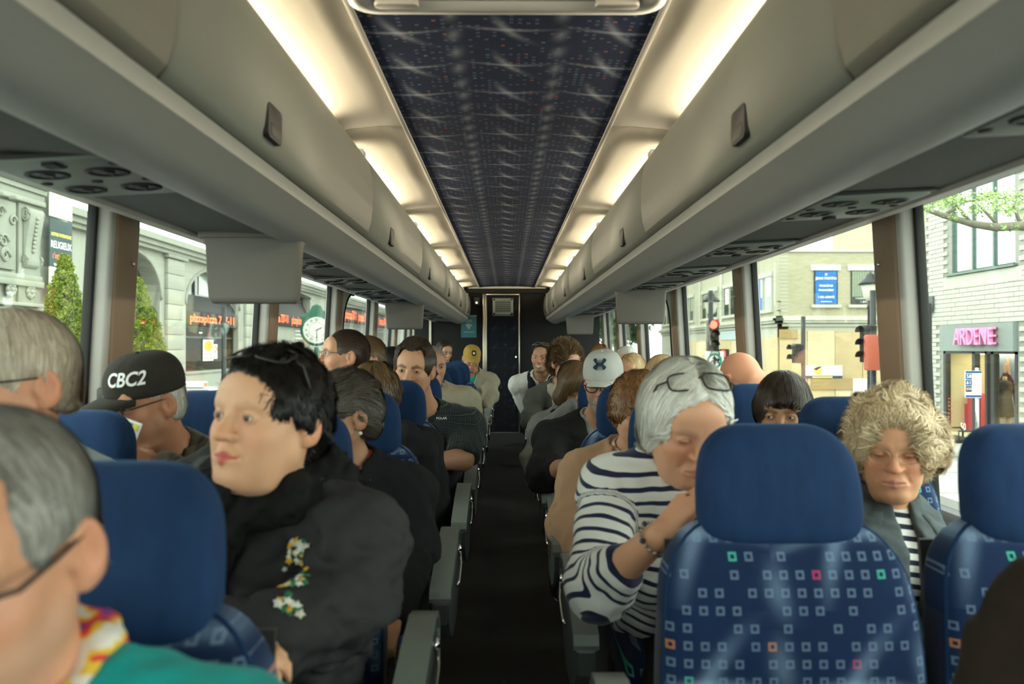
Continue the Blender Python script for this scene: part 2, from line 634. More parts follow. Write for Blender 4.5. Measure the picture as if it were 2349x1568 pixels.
# overhead bins, one unit between every two seams
BINP = [(.545, .694), (.525, .692), (.508, .680), (.496, .655), (.487, .61), (.483, .56), (.484, .50), (.490, .45), (.500, .415), (.514, .398)]
ORD = ['nearest', 'second', 'third', 'fourth', 'fifth', 'sixth', 'seventh', 'rearmost']
for sgn, side in ((-1, 'left'), (1, 'right')):
    for k, (a, b) in enumerate(zip(BND[:-1], BND[1:])):
        if b < 0: continue
        n = k - 1
        bn = tag(empty('overhead_bin', (0, a, ZR)), '%s grey overhead luggage bin on the %s above the seats' % (['partly visible', 'first whole', 'second', 'third', 'fourth', 'fifth', 'rearmost'][n], side), 'luggage bin', 'overhead bins')
        L = b - a
        inner = [(x + .012, z - (.006 if z > .6 else 0)) for x, z in reversed(BINP)]
        d = MB().extrude([(sgn * x, z) for x, z in BINP + inner], 'y', .004, L - .004, True)
        dm = d.mesh('bin_door', m_bin)
        bm = bmesh.new(); bm.from_mesh(dm)
        es = [e for e in bm.edges if len(e.link_faces) == 2 and e.calc_face_angle(0) > .9]
        bmesh.ops.bevel(bm, geom=es, offset=.004, segments=2, affect='EDGES', clamp_overlap=True)
        for f in bm.faces: f.smooth = True
        bm.to_mesh(dm); bm.free()
        dr = link('bin_door', dm, bn)
        MB().extrude([(sgn * .52, .688), (sgn * .93, .688), (sgn * .93, .40), (sgn * .525, .40)], 'y', .0, L).build('bin_box', m_bin, bn)
        # latch in the door
        ly = .48
        lt = MB().extrude(rrect(ly - .048, ly + .048, .428, .500, .012), 'x', sgn * .4815, sgn * .496)
        lo = lt.build('latch', m_dark, dr, .002)
        MB().extrude(rrect(ly - .036, ly + .036, .434, .462, .008), 'x', sgn * .4795, sgn * .484).build('latch_tab', simple('latch_tab', (.06, .06, .055), .5) if n == 0 and sgn < 0 else bpy.data.materials['latch_tab'], lo, .002)
        # lamp above the bin
        lamp = MB()
        lamp.box(sgn * .622, sgn * .634, .17, L - .17, .698, .762)
        lamp.build('light_diffuser', m_tube, bn, .004)
        for yy in (.12, L - .16):
            MB().box(sgn * .605, sgn * .640, yy, yy + .04, .688, .765).build('lamp_holder', m_trim, bn, .004)
        for yy in (.004, L - .03):
            MB().box(sgn * .515, sgn * .55, yy, yy + .026, .690, .712).build('hinge', m_trim, bn, .005)

    # continuous rail under the bins and the felt soffit with its trims
    rail = [(.516, .396), (.524, .384), (.527, .372), (.540, .364), (.575, .338), (.600, .324), (.622, .3165), (.655, .313), (.672, .315), (.676, .322), (.676, .36), (.54, .40)]
    ro = MB().extrude([(sgn * x, ZR + z) for x, z in rail], 'y', Y0, YB - .1, True).build('luggage_rail', m_rail)
    try: ro.data.set_sharp_from_angle(angle=R(30))
    except Exception: pass
    tag(ro, 'long moulded grey rail running under the %s luggage bins' % side, 'rail', 'luggage rails')
    so = tag(empty('service_soffit', (0, 0, ZR)), 'dark grey felt soffit over the %s seats with a pale window-side trim' % side, 'soffit', 'service soffits')
    MB().extrude([(sgn * .676, .335), (sgn * .955, .350), (sgn * .955, .37), (sgn * .676, .37)], 'y', Y0, YB - .1).build('felt', m_soffit, so)
    tr = MB().extrude([(sgn * .951, .346), (sgn * .962, .340), (sgn * 1.005, .345), (sgn * 1.022, .352), (sgn * 1.06, .42), (sgn * 1.15, .43), (sgn * 1.15, .45), (sgn * .951, .45)], 'y', Y0, YB - .02, True)
    to = tr.build('window_trim', m_trim, so)
    try: to.data.set_sharp_from_angle(angle=R(30))
    except Exception: pass

# reading light and air panels, one per row of seats
def reading_panel():
    root = empty('reading_light_panel')
    MB().extrude(rrect(-.125, .125, -.20, .20, .02), 'z', -.010, .004).build('panel_plate', m_vent, root, .002)
    MB().extrude(rrect(-.138, .138, -.215, .215, .026), 'z', -.005, .0).build('panel_bezel', m_dark, root)
    for vx, vy in ((-.062, -.105), (-.062, .070), (.062, -.105), (.062, .070)):
        v = MB().lathe([(.044, -.009), (.044, -.0125), (.036, -.0135), (.031, -.010)], (vx, vy, 0), n=20).build('air_nozzle', m_hole, root)
        MB().lathe([(.0005, -.013), (.012, -.0135), (.016, -.010)], (vx, vy, 0), n=14).build('nozzle_core', m_dark, v)
        MB().box(vx - .003, vx + .003, vy - .032, vy + .032, -.0135, -.010).build('nozzle_vane', m_dark, v)
    for vx, vy, mt in ((-.108, -.02, m_hole), (-.108, .145, m_hole), (.108, -.02, m_hole), (.0, -.02, m_hole), (.0, .14, m_hole)):
        MB().lathe([(.0005, -.0125), (.011, -.0125), (.013, -.009)], (vx, vy, 0), n=12).build('push_button', mt, root)
    MB().extrude(rrect(-.01, .02, .145, .185, .006), 'z', -.016, -.008).build('speaker_grille', m_hole, root)
    return root


ORDN = ['first', 'second', 'third', 'fourth', 'fifth', 'sixth', 'seventh', 'eighth', 'ninth', 'tenth', 'eleventh']
pan = reading_panel()
PANL = [.56 + .82 * k for k in range(0, 12)]
PANR = [.56 + .82 * k for k in range(0, 12)]
first = True
for sgn, side, ys in ((-1, 'left', [.95 + .62 + .82 * k - .82 for k in range(11)]), (1, 'right', [1.42 - .35 + .82 * k for k in range(11)])):
    for k, yy in enumerate(ys):
        if abs(yy - (2.45 if sgn < 0 else 4.6)) < .25: yy += .28
        o = pan if first else copy_tree(pan)
        first = False
        o.location = (sgn * .815, yy, ZR + .3400)
        o.scale = (.92, .80, 1)
        o.rotation_euler = (0, -sgn * .054, 0 if sgn > 0 else math.pi)
        tag(o, 'air nozzle and reading lamp panel above the %s row of %s seats' % (ORDN[k], side), 'light panel', 'reading light panels')
# fold-down monitors under the soffits
def monitor():
    root = empty('monitor')
    rings = []
    for z, hx, hy in ((.0, .150, .036), (-.012, .150, .036), (-.03, .143, .030), (-.185, .135, .026), (-.197, .130, .022), (-.203, .122, .014)):
        rings.append([(x, y, z) for x, y in rrect(-hx, hx, -hy, hy, min(hy * .6, .014), 4)])
    o = MB().loft(rings, True, True).build('housing', m_monitor, root)
    try: o.data.set_sharp_from_angle(angle=R(50))
    except Exception: pass
    MB().extrude(rrect(-.16, .16, -.045, .045, .015), 'z', -.008, .02).build('flange', m_monitor, root, .003)
    MB().box(-.12, .12, .026, .031, -.17, -.05).build('screen', m_black, root)
    return root


mon = monitor()
for i, (x, y, lb) in enumerate(((-.765, 2.42, 'large grey fold-down monitor hanging on the left, nearest of all'), (-.765, 5.95, 'smaller grey monitor hanging farther back on the left side'), (.765, 4.55, 'grey fold-down monitor hanging on the right, the nearer one'), (.765, 8.35, 'far small grey monitor on the right, near the rear wall'))):
    o = mon if i == 0 else copy_tree(mon)
    o.location = (x, y, ZR + .335)
    tag(o, lb, 'monitor', 'fold-down monitors')

# window pillars, glass
PIL = [-.85, .70, 2.28, 3.80, 5.30, 6.80, 8.10, 9.35]
wn = 0
tn = 2
for sgn, side in ((-1, 'left'), (1, 'right')):
    for k, yp in enumerate(PIL):
        tn += 1
        pl = struct(empty('trim_%d' % tn, (0, yp, 0)))
        wide = .15
        xb, xt = wallx(.67), wallx(1.53)
        def slab(y0, y1, in0, in1):
            return [[(sgn * (xb - in0), y0, .67), (sgn * (xb - in1), y0, .67), (sgn * (xb - in1), y1, .67), (sgn * (xb - in0), y1, .67)],
                    [(sgn * (xt - in0), y0, 1.60), (sgn * (xt - in1), y0, 1.60), (sgn * (xt - in1), y1, 1.60), (sgn * (xt - in0), y1, 1.60)]]
        MB().loft(slab(.0, wide, -.03, .046), False).build('pillar', m_trim, pl, .012, 3)
        MB().loft(slab(.022, wide + .012, .0, .054), False).build('pillar_cover', m_bronze, pl, .010, 3)
        MB().loft(slab(-.014, .004, -.02, .006), False).build('gasket', m_rubber, pl, .004)
        MB().loft(slab(wide + .004, wide + .014, -.02, .02), False).build('gasket', m_rubber, pl, .004)
        for zz in (.86, 1.40):
            xx = wallx(zz) - .054
            MB().lathe([(.0, -.003), (.005, -.002), (.007, .001)], (0, 0, 0), 'x', 10, True, Matrix.Translation((sgn * xx, wide - .03, zz)) @ Matrix.Scale(sgn, 4, (1, 0, 0))).build('screw', m_chrome, pl)
        # window release catch
        MB().box(sgn * (wallx(1.02) - .075), sgn * (wallx(1.02) - .035), -.02, .075, .985, 1.035).build('catch', m_dark, pl, .008)
        MB().lathe([(.008, 0), (.014, .006), (.014, .02)], (0, 0, 0), 'x', 12, True, Matrix.Translation((sgn * (wallx(1.02) - .095), .02, 1.01))).build('catch_knob', m_chrome, pl)
        if k == 4:      # broad corner plate where the emergency windows begin
            out = [(.13, .74), (.30, .74), (.30, 1.30)]
            for q in range(9):
                a = R(180 - 90 * q / 8)
                out.append((.55 + .25 * math.cos(a), 1.30 + .235 * math.sin(a)))
            out += [(.62, 1.535), (.62, 1.60), (.13, 1.60)]
            v = []
            for ins in (.0, .03):
                v.append([(sgn * (wallx(z) - ins), y, z) for y, z in out])
            MB().loft(v, False, True).build('corner_plate', m_trim, pl)
            e2 = []
            for ins, gr in ((.028, 0), (.036, 0)):
                e2.append([(sgn * (wallx(z) - ins), y, z) for y, z in out[1:13]])
            MB().tube([(sgn * (wallx(z) - .03), y, z) for y, z in out[1:13]], .009, 6).build('gasket', m_rubber, pl)
    bounds = [Y0] + PIL + [YB]
    for k in range(len(bounds) - 1):
        wn += 1
        y0, y1 = bounds[k] + (.1 if k else 0), bounds[k + 1]
        if y1 > YB - .01 : y1 = YB
        v = []
        for ins in (-.012, -.018):
            v.append([(sgn * (wallx(z) - ins), y, z) for y, z in ((y0, .665), (y1, .665), (y1, 1.66), (y0, 1.66))])
        g = struct(MB().loft(v, False, True).build('window_%d' % wn, m_glass))

# windscreen end (behind the camera) : frame and glass
wf = struct(MB().box(-1.25, 1.25, Y0 - .05, Y0, -.9, .5).box(-1.25, 1.25, Y0 - .05, Y0, 1.85, 2.06).box(-1.25, -1.12, Y0 - .05, Y0, .5, 1.85).box(1.12, 1.25, Y0 - .05, Y0, .5, 1.85).build('wall_front', m_wall))
struct(MB().box(-1.12, 1.12, Y0 - .03, Y0 - .024, .5, 1.85).build('window_%d' % (wn + 1), m_glass))

# notice about the wireless network on the rear bulkhead
def wifi_poster():
    root = empty('wifi_poster', (-.515, YB - .002, 1.43))
    m_teal = simple('poster_teal', (.012, .115, .135), .25, .1, 8)
    m_pw = simple('poster_white', (.55, .60, .58), .4, .05)
    MB().box(-.105, .105, -.004, 0, -.15, .135).build('sheet', m_teal, root)
    MB().box(-.105, .105, -.005, 0, .135, .15).build('hanging_strip', m_vent, root)
    for i, rr in enumerate((.020, .038, .056)):
        a = MB()
        o1 = [((rr + .007) * math.cos(R(t)), (rr + .007) * math.sin(R(t))) for t in range(45, 136, 10)]
        o2 = [(rr * math.cos(R(t)), rr * math.sin(R(t))) for t in range(135, 44, -10)]
        a.extrude([(x, z - .03) for x, z in o1 + o2], 'y', -.0065, -.004)
        a.build('signal_arc', m_pw, root)
    MB().cyl((0, -.0065, -.026), .008, .003, 'y', 14).build('signal_dot', m_pw, root)
    text('lettering', 'Réseau', .030, m_pw, root, (0, -.0055, .085))
    text('lettering', 'sans fil gratuit', .018, m_pw, root, (0, -.0055, .062))
    text('lettering', 'Free Wi-Fi network', .018, m_pw, root, (0, -.0055, -.075))
    tag(root, 'teal wireless network notice hung on the dark rear wall', 'poster')


wifi_poster()
# ------------------------------------------------------------------ coach seats
def sring(w, d, n, y0, z, p=4.0):
    """super-ellipse ring in the xy plane"""
    o = []
    for k in range(n):
        a = 2 * math.pi * k / n
        c, s_ = math.cos(a), math.sin(a)
        o.append((w * math.copysign(abs(c) ** (2 / p), c), y0 + d * math.copysign(abs(s_) ** (2 / p), s_), z))
    return o


def shape_loft(W, D, yoff, z0, z1, rows, n=44, p=4.0, et=3.0, eb=4.0, rt=.08, rb=.04):
    """pillow-like body: W(t), D(t) half sizes; rounded at the top (rt) and the bottom (rb)"""
    rings = []
    H = z1 - z0
    for j in range(rows + 1):
        a = j / rows
        t = .5 - .5 * math.cos(math.pi * a)
        z = z0 + H * t
        f = 1.0
        if z > z1 - rt: f = max(0.0, 1 - ((z - (z1 - rt)) / rt) ** et) ** (1 / et)
        if z < z0 + rb: f = min(f, max(0.0, 1 - ((z0 + rb - z) / rb) ** eb) ** (1 / eb))
        w = W(t)
        r_ = rt * .95
        ww = max(.002, w - (r_ * (1 - f)))
        dd = max(.002, D(t) * max(f, .05) ** .8)
        rings.append(sring(ww, dd, n, yoff(t), z, p))
    return rings


def seat_meshes():
    """a seat standing at the origin: y = 0 is the face of its headrest, it looks towards -y"""
    out = {}
    lean = lambda z: (z - .92) * .20           # recline: top leans back (+y)
    hw = lambda t: .147 - .018 * max(0, t - .45) ** 1.2 * 2 - .012 * max(0, .25 - t) * 4
    h = MB().loft(shape_loft(hw, lambda t: .050, lambda t: .052 + lean(.80 + .21 * t) - .012 * math.sin(math.pi * t), 0.79, 1.007, 24, p=4.2, et=2.3, rt=.082, rb=.045, eb=2.6))
    out['headrest'] = (h.mesh('headrest', m_velour), {})
    bw = lambda t: .225 + .012 * math.sin(math.pi * min(1, t * 1.1)) - .015 * t
    b = MB()
    rings = shape_loft(bw, lambda t: .062, lambda t: .064 + lean(.36 + .475 * t) - .022 * math.sin(math.pi * t) + .05 * (1 - t) ** 2, .36, .838, 26, n=56, p=5.0, et=2.3, rt=.125, rb=.05)
    b.loft(rings)
    me = b.mesh('backrest', [m_seatpat, m_velour_dark])
    for f in me.polygons:
        c = f.center
        if f.normal.y > .35 or abs(c.x) > .222 - .02 * 0 and abs(f.normal.x) > .85:
            f.material_index = 1
    out['backrest'] = (me, {})
    # piping round the face of the backrest
    pts = []
    for r_ in rings[2:-1]:
        pts.append(min(r_, key=lambda q: (-(q[0]) * 1.0 + q[1] * .8)))
    left = [(-p[0], p[1] + .004, p[2]) for p in pts]
    right = [(p[0], p[1] + .004, p[2]) for p in pts]
    path = left + list(reversed(right))
    out['piping'] = (MB().tube(path, .0045, 6).mesh('piping', m_velour), 'backrest')
    cw = MB().loft([[(x, y, z) for x, z_, in ()] for _ in ()], True, False) if False else None
    c = MB()
    crs = []
    for j in range(15):
        t = j / 14
        y = .03 - .49 * t
        f = max(0.02, 1 - abs(2 * t - 1) ** 7) ** .5
        crs.append([(x * (.97 + .03 * f), y, .375 + zz * (.35 + .65 * f) + .010 * math.sin(math.pi * t)) for x, zz, _ in sring(.225, .060, 40, 0, 0, 4.5)])
    c.loft(crs)
    out['cushion'] = (c.mesh('cushion', m_seatpat), {})
    fr = MB()
    fr.box(-.20, .20, -.40, .04, .275, .32)
    for x in (-.17, .17):
        fr.extrude([(-.36, 0), (-.28, 0), (-.10, .28), (-.24, .28)], 'x', x - .02, x + .02)
        fr.extrude([(.0, 0), (.06, 0), (.02, .28), (-.06, .28)], 'x', x - .02, x + .02)
    out['base_frame'] = (fr.mesh('base_frame', m_dark), {})
    sh = MB()
    sh.extrude([(.155 + lean(.40), .42), (.14 + lean(.78), .78), (.150 + lean(.78), .78), (.172 + lean(.42), .42)], 'x', -.19, .19)
    out['back_shell'] = (sh.mesh('back_shell', m_dark), {})
    return out


SEAT = seat_meshes()


def armrest_meshes():
    body = [(.02, .36), (.045, .44), (.04, .52), (.0, .565), (-.06, .575), (-.20, .555), (-.36, .515), (-.43, .49), (-.44, .46), (-.42, .40), (-.36, .345), (-.24, .30), (-.08, .30)]
    a = MB().extrude(body, 'x', -.022, .022).mesh('armrest', m_arm)
    bm = bmesh.new(); bm.from_mesh(a)
    bmesh.ops.bevel(bm, geom=[e for e in bm.edges if e.calc_face_angle(0) > .7], offset=.006, segments=2, affect='EDGES', clamp_overlap=True)
    bm.to_mesh(a); bm.free()
    tp = [(.045, .47), (.042, .53), (.0, .572), (-.06, .583), (-.20, .563), (-.36, .523), (-.435, .500), (-.445, .478)]
    inn = [(y * .985, z - .012) for y, z in reversed(tp)]
    t = MB().extrude(tp + inn, 'x', -.029, .029, True).mesh('armrest_pad', m_armtop)
    try: t.set_sharp_from_angle(angle=R(35))
    except Exception: pass
    p = MB()
    p.lathe([(.0, .012), (.012, .011), (.015, .004), (.015, 0)], (0, -.02, .505), 'x', 14)
    piv = p.mesh('pivot', m_chrome)
    l = MB().tube([(.008, -.02, .50), (.012, -.07, .47), (.012, -.16, .445), (.008, -.19, .44)], .005, 8).mesh('recline_lever', m_chrome)
    return a, t, piv, l


ARM = armrest_meshes()
ROWW = ['first', 'second', 'third', 'fourth', 'fifth', 'sixth', 'seventh', 'eighth', 'ninth', 'tenth', 'eleventh', 'twelfth']
LROW = [.935 + .82 * k for k in range(11)]
RROW = [1.42 + .82 * k for k in range(11)]
AX, WX = .494, .985        # aisle and window seat centres
SEATS = {}


def seat(x, d, side, where, row, arm):
    o = empty('coach_seat', (x, d, 0))
    lab = 'blue %s seat with patterned back, %s row on the %s' % (where, ROWW[row], side)
    if row == 0 and side == 'right':
        lab = 'empty blue %s seat with rounded headrest and coloured squares, front %s' % (where, 'right')
    if row == 0 and side == 'left':
        lab = 'blue %s seat at the front left, beside the teal jacket man' % where
    tag(o, lab, 'seat', 'coach seats')
    made = {}
    for nm in ('headrest', 'backrest', 'cushion', 'base_frame', 'back_shell', 'piping'):
        me, par = SEAT[nm]
        made[nm] = link(nm, me, made[par] if par else o)
    if arm:
        sx = arm
        a = link('armrest', ARM[0], o, (sx * .315, 0, 0))
        link('armrest_pad', ARM[1], a)
        link('pivot', ARM[2], a, (sx * .022, 0, 0), None, (sx, 1, 1))
        link('recline_lever', ARM[3], a, (sx * .022, 0, 0), None, (sx, 1, 1))
    return o


for k, d in enumerate(LROW):
    SEATS['L', k, 'a'] = seat(-AX, d, 'left', 'aisle', k, 1)
    SEATS['L', k, 'w'] = seat(-WX, d, 'left', 'window', k, 0)
for k, d in enumerate(RROW):
    SEATS['R', k, 'a'] = seat(AX, d, 'right', 'aisle', k, -1)
    SEATS['R', k, 'w'] = seat(WX, d, 'right', 'window', k, 0)
# ------------------------------------------------------------------ the street outside
ZS = -1.45


def Q(px, py, X):
    d = X * FPX / (px - VPX)
    return P(px, py, d)


def QY(px, X):
    return X * FPX / (px - VPX)


def ZP(py, d):
    return CAMZ - (py - VPY) / FPX * d


m_asph = simple('asphalt', (.12, .12, .12), .9, .2, 3, bump=.004, bscale=40)
m_pave = simple('pavement_concrete', (.38, .37, .34), .9, .12, 2, bump=.002, bscale=30)
m_stone = simple('pale_limestone', (.325, .335, .28), .85, .14, 1.2, bump=.004, bscale=14)
m_stone2 = simple('carved_limestone', (.27, .285, .235), .85, .18, 2.0, bump=.004, bscale=14)
m_pane = simple('dark_window_glass', (.045, .055, .05), .06, .2, 1.0, spec=.6)
m_frame = simple('dark_bronze_frame', (.035, .035, .032), .4, .1)
m_awn = simple('black_awning', (.014, .014, .015), .7, .15)
m_orange = emissive('orange_letters', (1.0, .13, .03), 1.1)
m_shopdark = simple('shop_interior', (.16, .11, .06), .9, .4, 1.2)
m_signpost = simple('post_paint', (.02, .022, .022), .45, .1)
m_wpaper = simple('white_print', (.8, .82, .8), .6, .03)
m_wtext = simple('white_letters', (.85, .85, .83), .6, .02)
m_ytext = simple('yellow_letters', (.80, .70, .12), .6, .02)
m_rtext = simple('coral_letters', (.75, .20, .12), .6, .02)


def bricks_mat(name, c1, c2, mortar, bw, bh, ax):
    M = Mat(name, c1, .9, .2)
    x, y, z = M.xyz(M.coord())
    v = M.vec(x if ax == 'x' else y, z, 0.0)
    n = M.node('ShaderNodeTexBrick', Vector=v, Scale=1.0)
    n.inputs['Color1'].default_value = c1 + (1,)
    n.inputs['Color2'].default_value = c2 + (1,)
    n.inputs['Mortar'].default_value = mortar + (1,)
    n.inputs['Brick Width'].default_value = bw
    n.inputs['Row Height'].default_value = bh
    n.inputs['Mortar Size'].default_value = bh * .09
    nz = M.noise(M.coord(), .6, 3)
    M.set('Base Color', M.mix(nz * .35, n.outputs['Color'], tuple(q * .75 for q in c1)))
    M.bump(E(M.nt, n.outputs['Fac']) * -1.0, .01, .4)
    return M.m


# ground
g = MB().box(-10.2, 7.2, -40, 140, ZS - .1, ZS).build('street', m_asph)
struct(g)
struct(MB().box(-60, -10.2, -40, 140, ZS - .1, ZS + .14).build('pavement', m_pave))
pv = struct(MB().box(7.2, 60, -40, 24.6, ZS - .1, ZS + .14).build('pavement', m_pave))
struct(MB().box(7.2, 60, 31.0, 140, ZS - .1, ZS + .14).build('pavement', m_pave))
struct(MB().box(7.2, 60, 24.6, 31.0, ZS - .1, ZS).build('street', m_asph))
for k in range(7):
    MB().box(7.25, 11.9, 9.0 + k * 2.2, 9.02 + k * 2.2, ZS + .14, ZS + .145).build('paving_joint', m_asph, pv)


# ---- left: ornate stone house with banners --------------------------------------------------
XA = -12.6
ya, yb = 17.5, QY(158, XA)
A = tag(empty('stone_building', (XA, ya, ZS)), 'ornate pale limestone building with carved scrolls at the far left', 'building')
H = ZR - ZS


def a_box(nm, x0, x1, y0, y1, z0, z1, mat=m_stone, bev=.02):
    return MB().box(x0, x1, y0 - ya, y1 - ya, z0 + H, z1 + H).build(nm, mat, A, bev)


a_box('wall', -6, 0, ya - 8, yb, -2.6, 9.5, m_stone)
zc = lambda py: (VPY - py) / FPX * 21.5        # heights from the eye at this facade
for nm, pt, pb, out in (('cornice', 418, 440, .55), ('cornice', 440, 452, .42), ('frieze', 452, 466, .30), ('architrave', 466, 478, .36),
                        ('string_course', 636, 648, .22), ('string_course', 648, 662, .30), ('plinth_band', 698, 706, .30), ('plinth_band', 712, 722, .42), ('sill', 722, 740, .26)):
    a_box(nm, 0, out * .55, ya - 8, QY(92, XA), zc(pb), zc(pt), m_stone2)
y90, y40 = QY(90, XA), QY(40, XA)
a_box('pilaster', 0, .08, y40, y90, zc(700), zc(478), m_stone2)
a_box('relief_panel', 0, .10, ya - 3, y40 - .15, zc(630), zc(484), m_stone2)
# console with two volutes
yc0, yc1 = y40 + .15, y90 - .2
con = MB()
prof = [(.08, zc(488)), (.27, zc(490)), (.29, zc(505)), (.24, zc(535)), (.18, zc(565)), (.16, zc(590)), (.20, zc(602)), (.20, zc(614)), (.08, zc(622))]
con.extrude([(x, z + H) for x, z in prof], 'y', yc0 - ya, yc1 - ya)
co_ = con.build('console', m_stone2, A, .03)
for zz, rr in ((zc(504), .20), (zc(604), .13)):
    for yy in (yc0 - ya - .03, yc1 - ya + .03):
        pts = []
        for q in range(26):
            a = q / 25 * 2.2 * 2 * math.pi
            r2 = rr * (1 - .75 * q / 25)
            pts.append((.17 + .5 * r2 * math.cos(a), yy, zz + H + r2 * math.sin(a)))
        MB().tube(pts, .03, 6).build('volute', m_stone2, co_)
for q in range(9):
    MB().lathe([(.0, .05), (.05, .03), (.07, 0)], (0, 0, 0), 'x', 8, True, Matrix.Translation((.285 - q * .014, (yc0 + yc1) / 2 - ya, zc(510 + q * 9) + H))).build('bead', m_stone2, co_)
# carved leaves and rosettes in the panel
rng = random.Random(4)
for q in range(26):
    yy = ya - 1.5 + rng.random() * (y40 - ya + 1.2)
    zz = zc(500 + rng.random() * 125)
    r2 = .10 + .10 * rng.random()
    pts = [(.12, yy - ya + r2 * (1 - .7 * t / 14) * math.cos(t * .55), zz + H + r2 * (1 - .7 * t / 14) * math.sin(t * .55)) for t in range(15)]
    MB().tube(pts, [.045 * (1 - .5 * t / 14) for t in range(15)], 6).build('carved_scroll', m_stone2, A)
for yy in (y40 - .35, (y40 + y90) / 2):
    rs = MB()
    for q in range(8):
        a = q * math.pi / 4
        rs.lathe([(.0, .07), (.07, .04), (.09, 0)], (0, 0, 0), 'x', 8, True, Matrix.Translation((.09, yy - ya + .13 * math.cos(a), zc(672) + H + .13 * math.sin(a))))
    rs.lathe([(.0, .10), (.06, .06), (.08, 0)], (0, 0, 0), 'x', 8, True, Matrix.Translation((.09, yy - ya, zc(672) + H)))
    rs.build('rosette', m_stone2, A)
for q in range(5):
    a_box('dentil', .30, .5, ya + .2 + q * .5, ya + .45 + q * .5, zc(486), zc(478), m_stone2)
for q, (z0, z1) in enumerate(((-2.6, -1.9), (-1.9, -1.2), (-1.2, -.5), (-.5, .2), (.2, .82))):
    for w in range(4):
        y0 = QY(92, XA) - 1.25 * (w + 1) + (q % 2) * .6
        a_box('ashlar_block', 0, .10, y0 + .015, y0 + 1.235, z0 + .012, z1 - .012, m_stone)

# banner hung on the pier
yb0, yb1 = QY(96, XA), QY(148, XA)
bn = tag(empty('banner', (XA + .22, yb0, ZS)), 'tall dark heritage banner with white and coral lettering on the stone building', 'banner')
W = yb1 - yb0
zt = ZR + (VPY - 507) / FPX * ((yb0 + yb1) / 2)
zb = ZR + (VPY - 690) / FPX * ((yb0 + yb1) / 2)
m_bann = simple('banner_cloth', (.055, .085, .085), .8, .35, 2.5)
MB().box(0, .03, 0, W, zb + .9 - ZS, zt - ZS).build('cloth', m_bann, bn)
m_bw = simple('banner_photo', (.66, .64, .50), .8, .5, 2.2)
MB().box(0, .03, 0, W, zb - ZS, zb + .9 - ZS).build('photo_strip', m_bw, bn)
fr2 = (R(0), 0, R(90))
cy = W / 2
for t, s_, m_, dz, xs in (('NOTRE PATRIMOINE', .125, m_ytext, -.42, .85), ('RELIGIEUX', .27, m_wtext, -.70, .80), ("c'est sacré!", .24, m_rtext, -1.0, .80),
                          ('Visitez les églises ouvertes', .085, m_wtext, -1.24, .8), ('du quartier cet été', .085, m_wtext, -1.35, .8), ('et leurs trésors', .085, m_wtext, -1.46, .8), ('322 5008', .22, m_wtext, -1.95 + .12, .9)):
    text('lettering', t, s_, m_, bn, (.035, cy, zt - ZS + dz), fr2, xs=xs, bold=.004)
b2 = tag(empty('banner', (XA + .22, yb0, ZS)), 'pale photo banner hung above the dark heritage banner', 'banner')
MB().box(0, .03, 0, W, zt + .06 - ZS, zt + 1.0 - ZS).build('cloth', simple('pale_photo', (.70, .71, .66), .8, .25, 2.5), b2)
MB().tube([(.05, 0, zt + 1.0 - ZS), (.05, W, zt + 1.0 - ZS)], .02, 6).build('rod', m_signpost, b2)

# ---- left: long bank-like block with arches and the pizza counter ----------------------------
XB = -13.4
B = tag(empty('arched_building', (XB, yb, ZS)), 'long pale stone block with round-arched windows and a pizza counter', 'building')
TOP = 4.20
bays = [(QY(236, XB), QY(368, XB) , 'a'), (QY(428, XB), QY(548, XB), 'b'), (QY(612, XB), QY(712, XB), 'c'), (QY(790, XB), QY(905, XB), 'd')]
edges = [yb] + [v for b_ in bays for v in (b_[0], b_[1])] + [130]


def b_local(y): return y - yb


zz0 = -2.6 + H
for i in range(0, len(edges) - 1, 2):        # piers between the openings
    y0, y1 = edges[i], edges[i + 1]
    w = MB().box(-.9, 0, b_local(y0), b_local(y1), zz0, TOP + H)
    w.build('pier', m_stone, B)
    if i in (2, 4):
        m_ = (y0 + y1) / 2
        wd = (y1 - y0) * .32
        for q in range(10):
            z0 = -2.5 + q * .60
            if q == 0: a0 = .20
            else: a0 = .14
            MB().box(0, a0, b_local(m_ - wd), b_local(m_ + wd), z0 + H + .008, z0 + .59 + H).build('pilaster_block', m_stone, B, .012)
        MB().box(0, .24, b_local(m_ - wd * 1.2), b_local(m_ + wd * 1.2), 3.52 + H, 3.66 + H).build('capital', m_stone2, B, .03)
for pt, out in ((3.98, .50), (3.80, .36), (3.66, .24)):
    MB().box(0, out, 0, b_local(130), pt + H, pt + .22 + H).build('cornice_band', m_stone2, B)
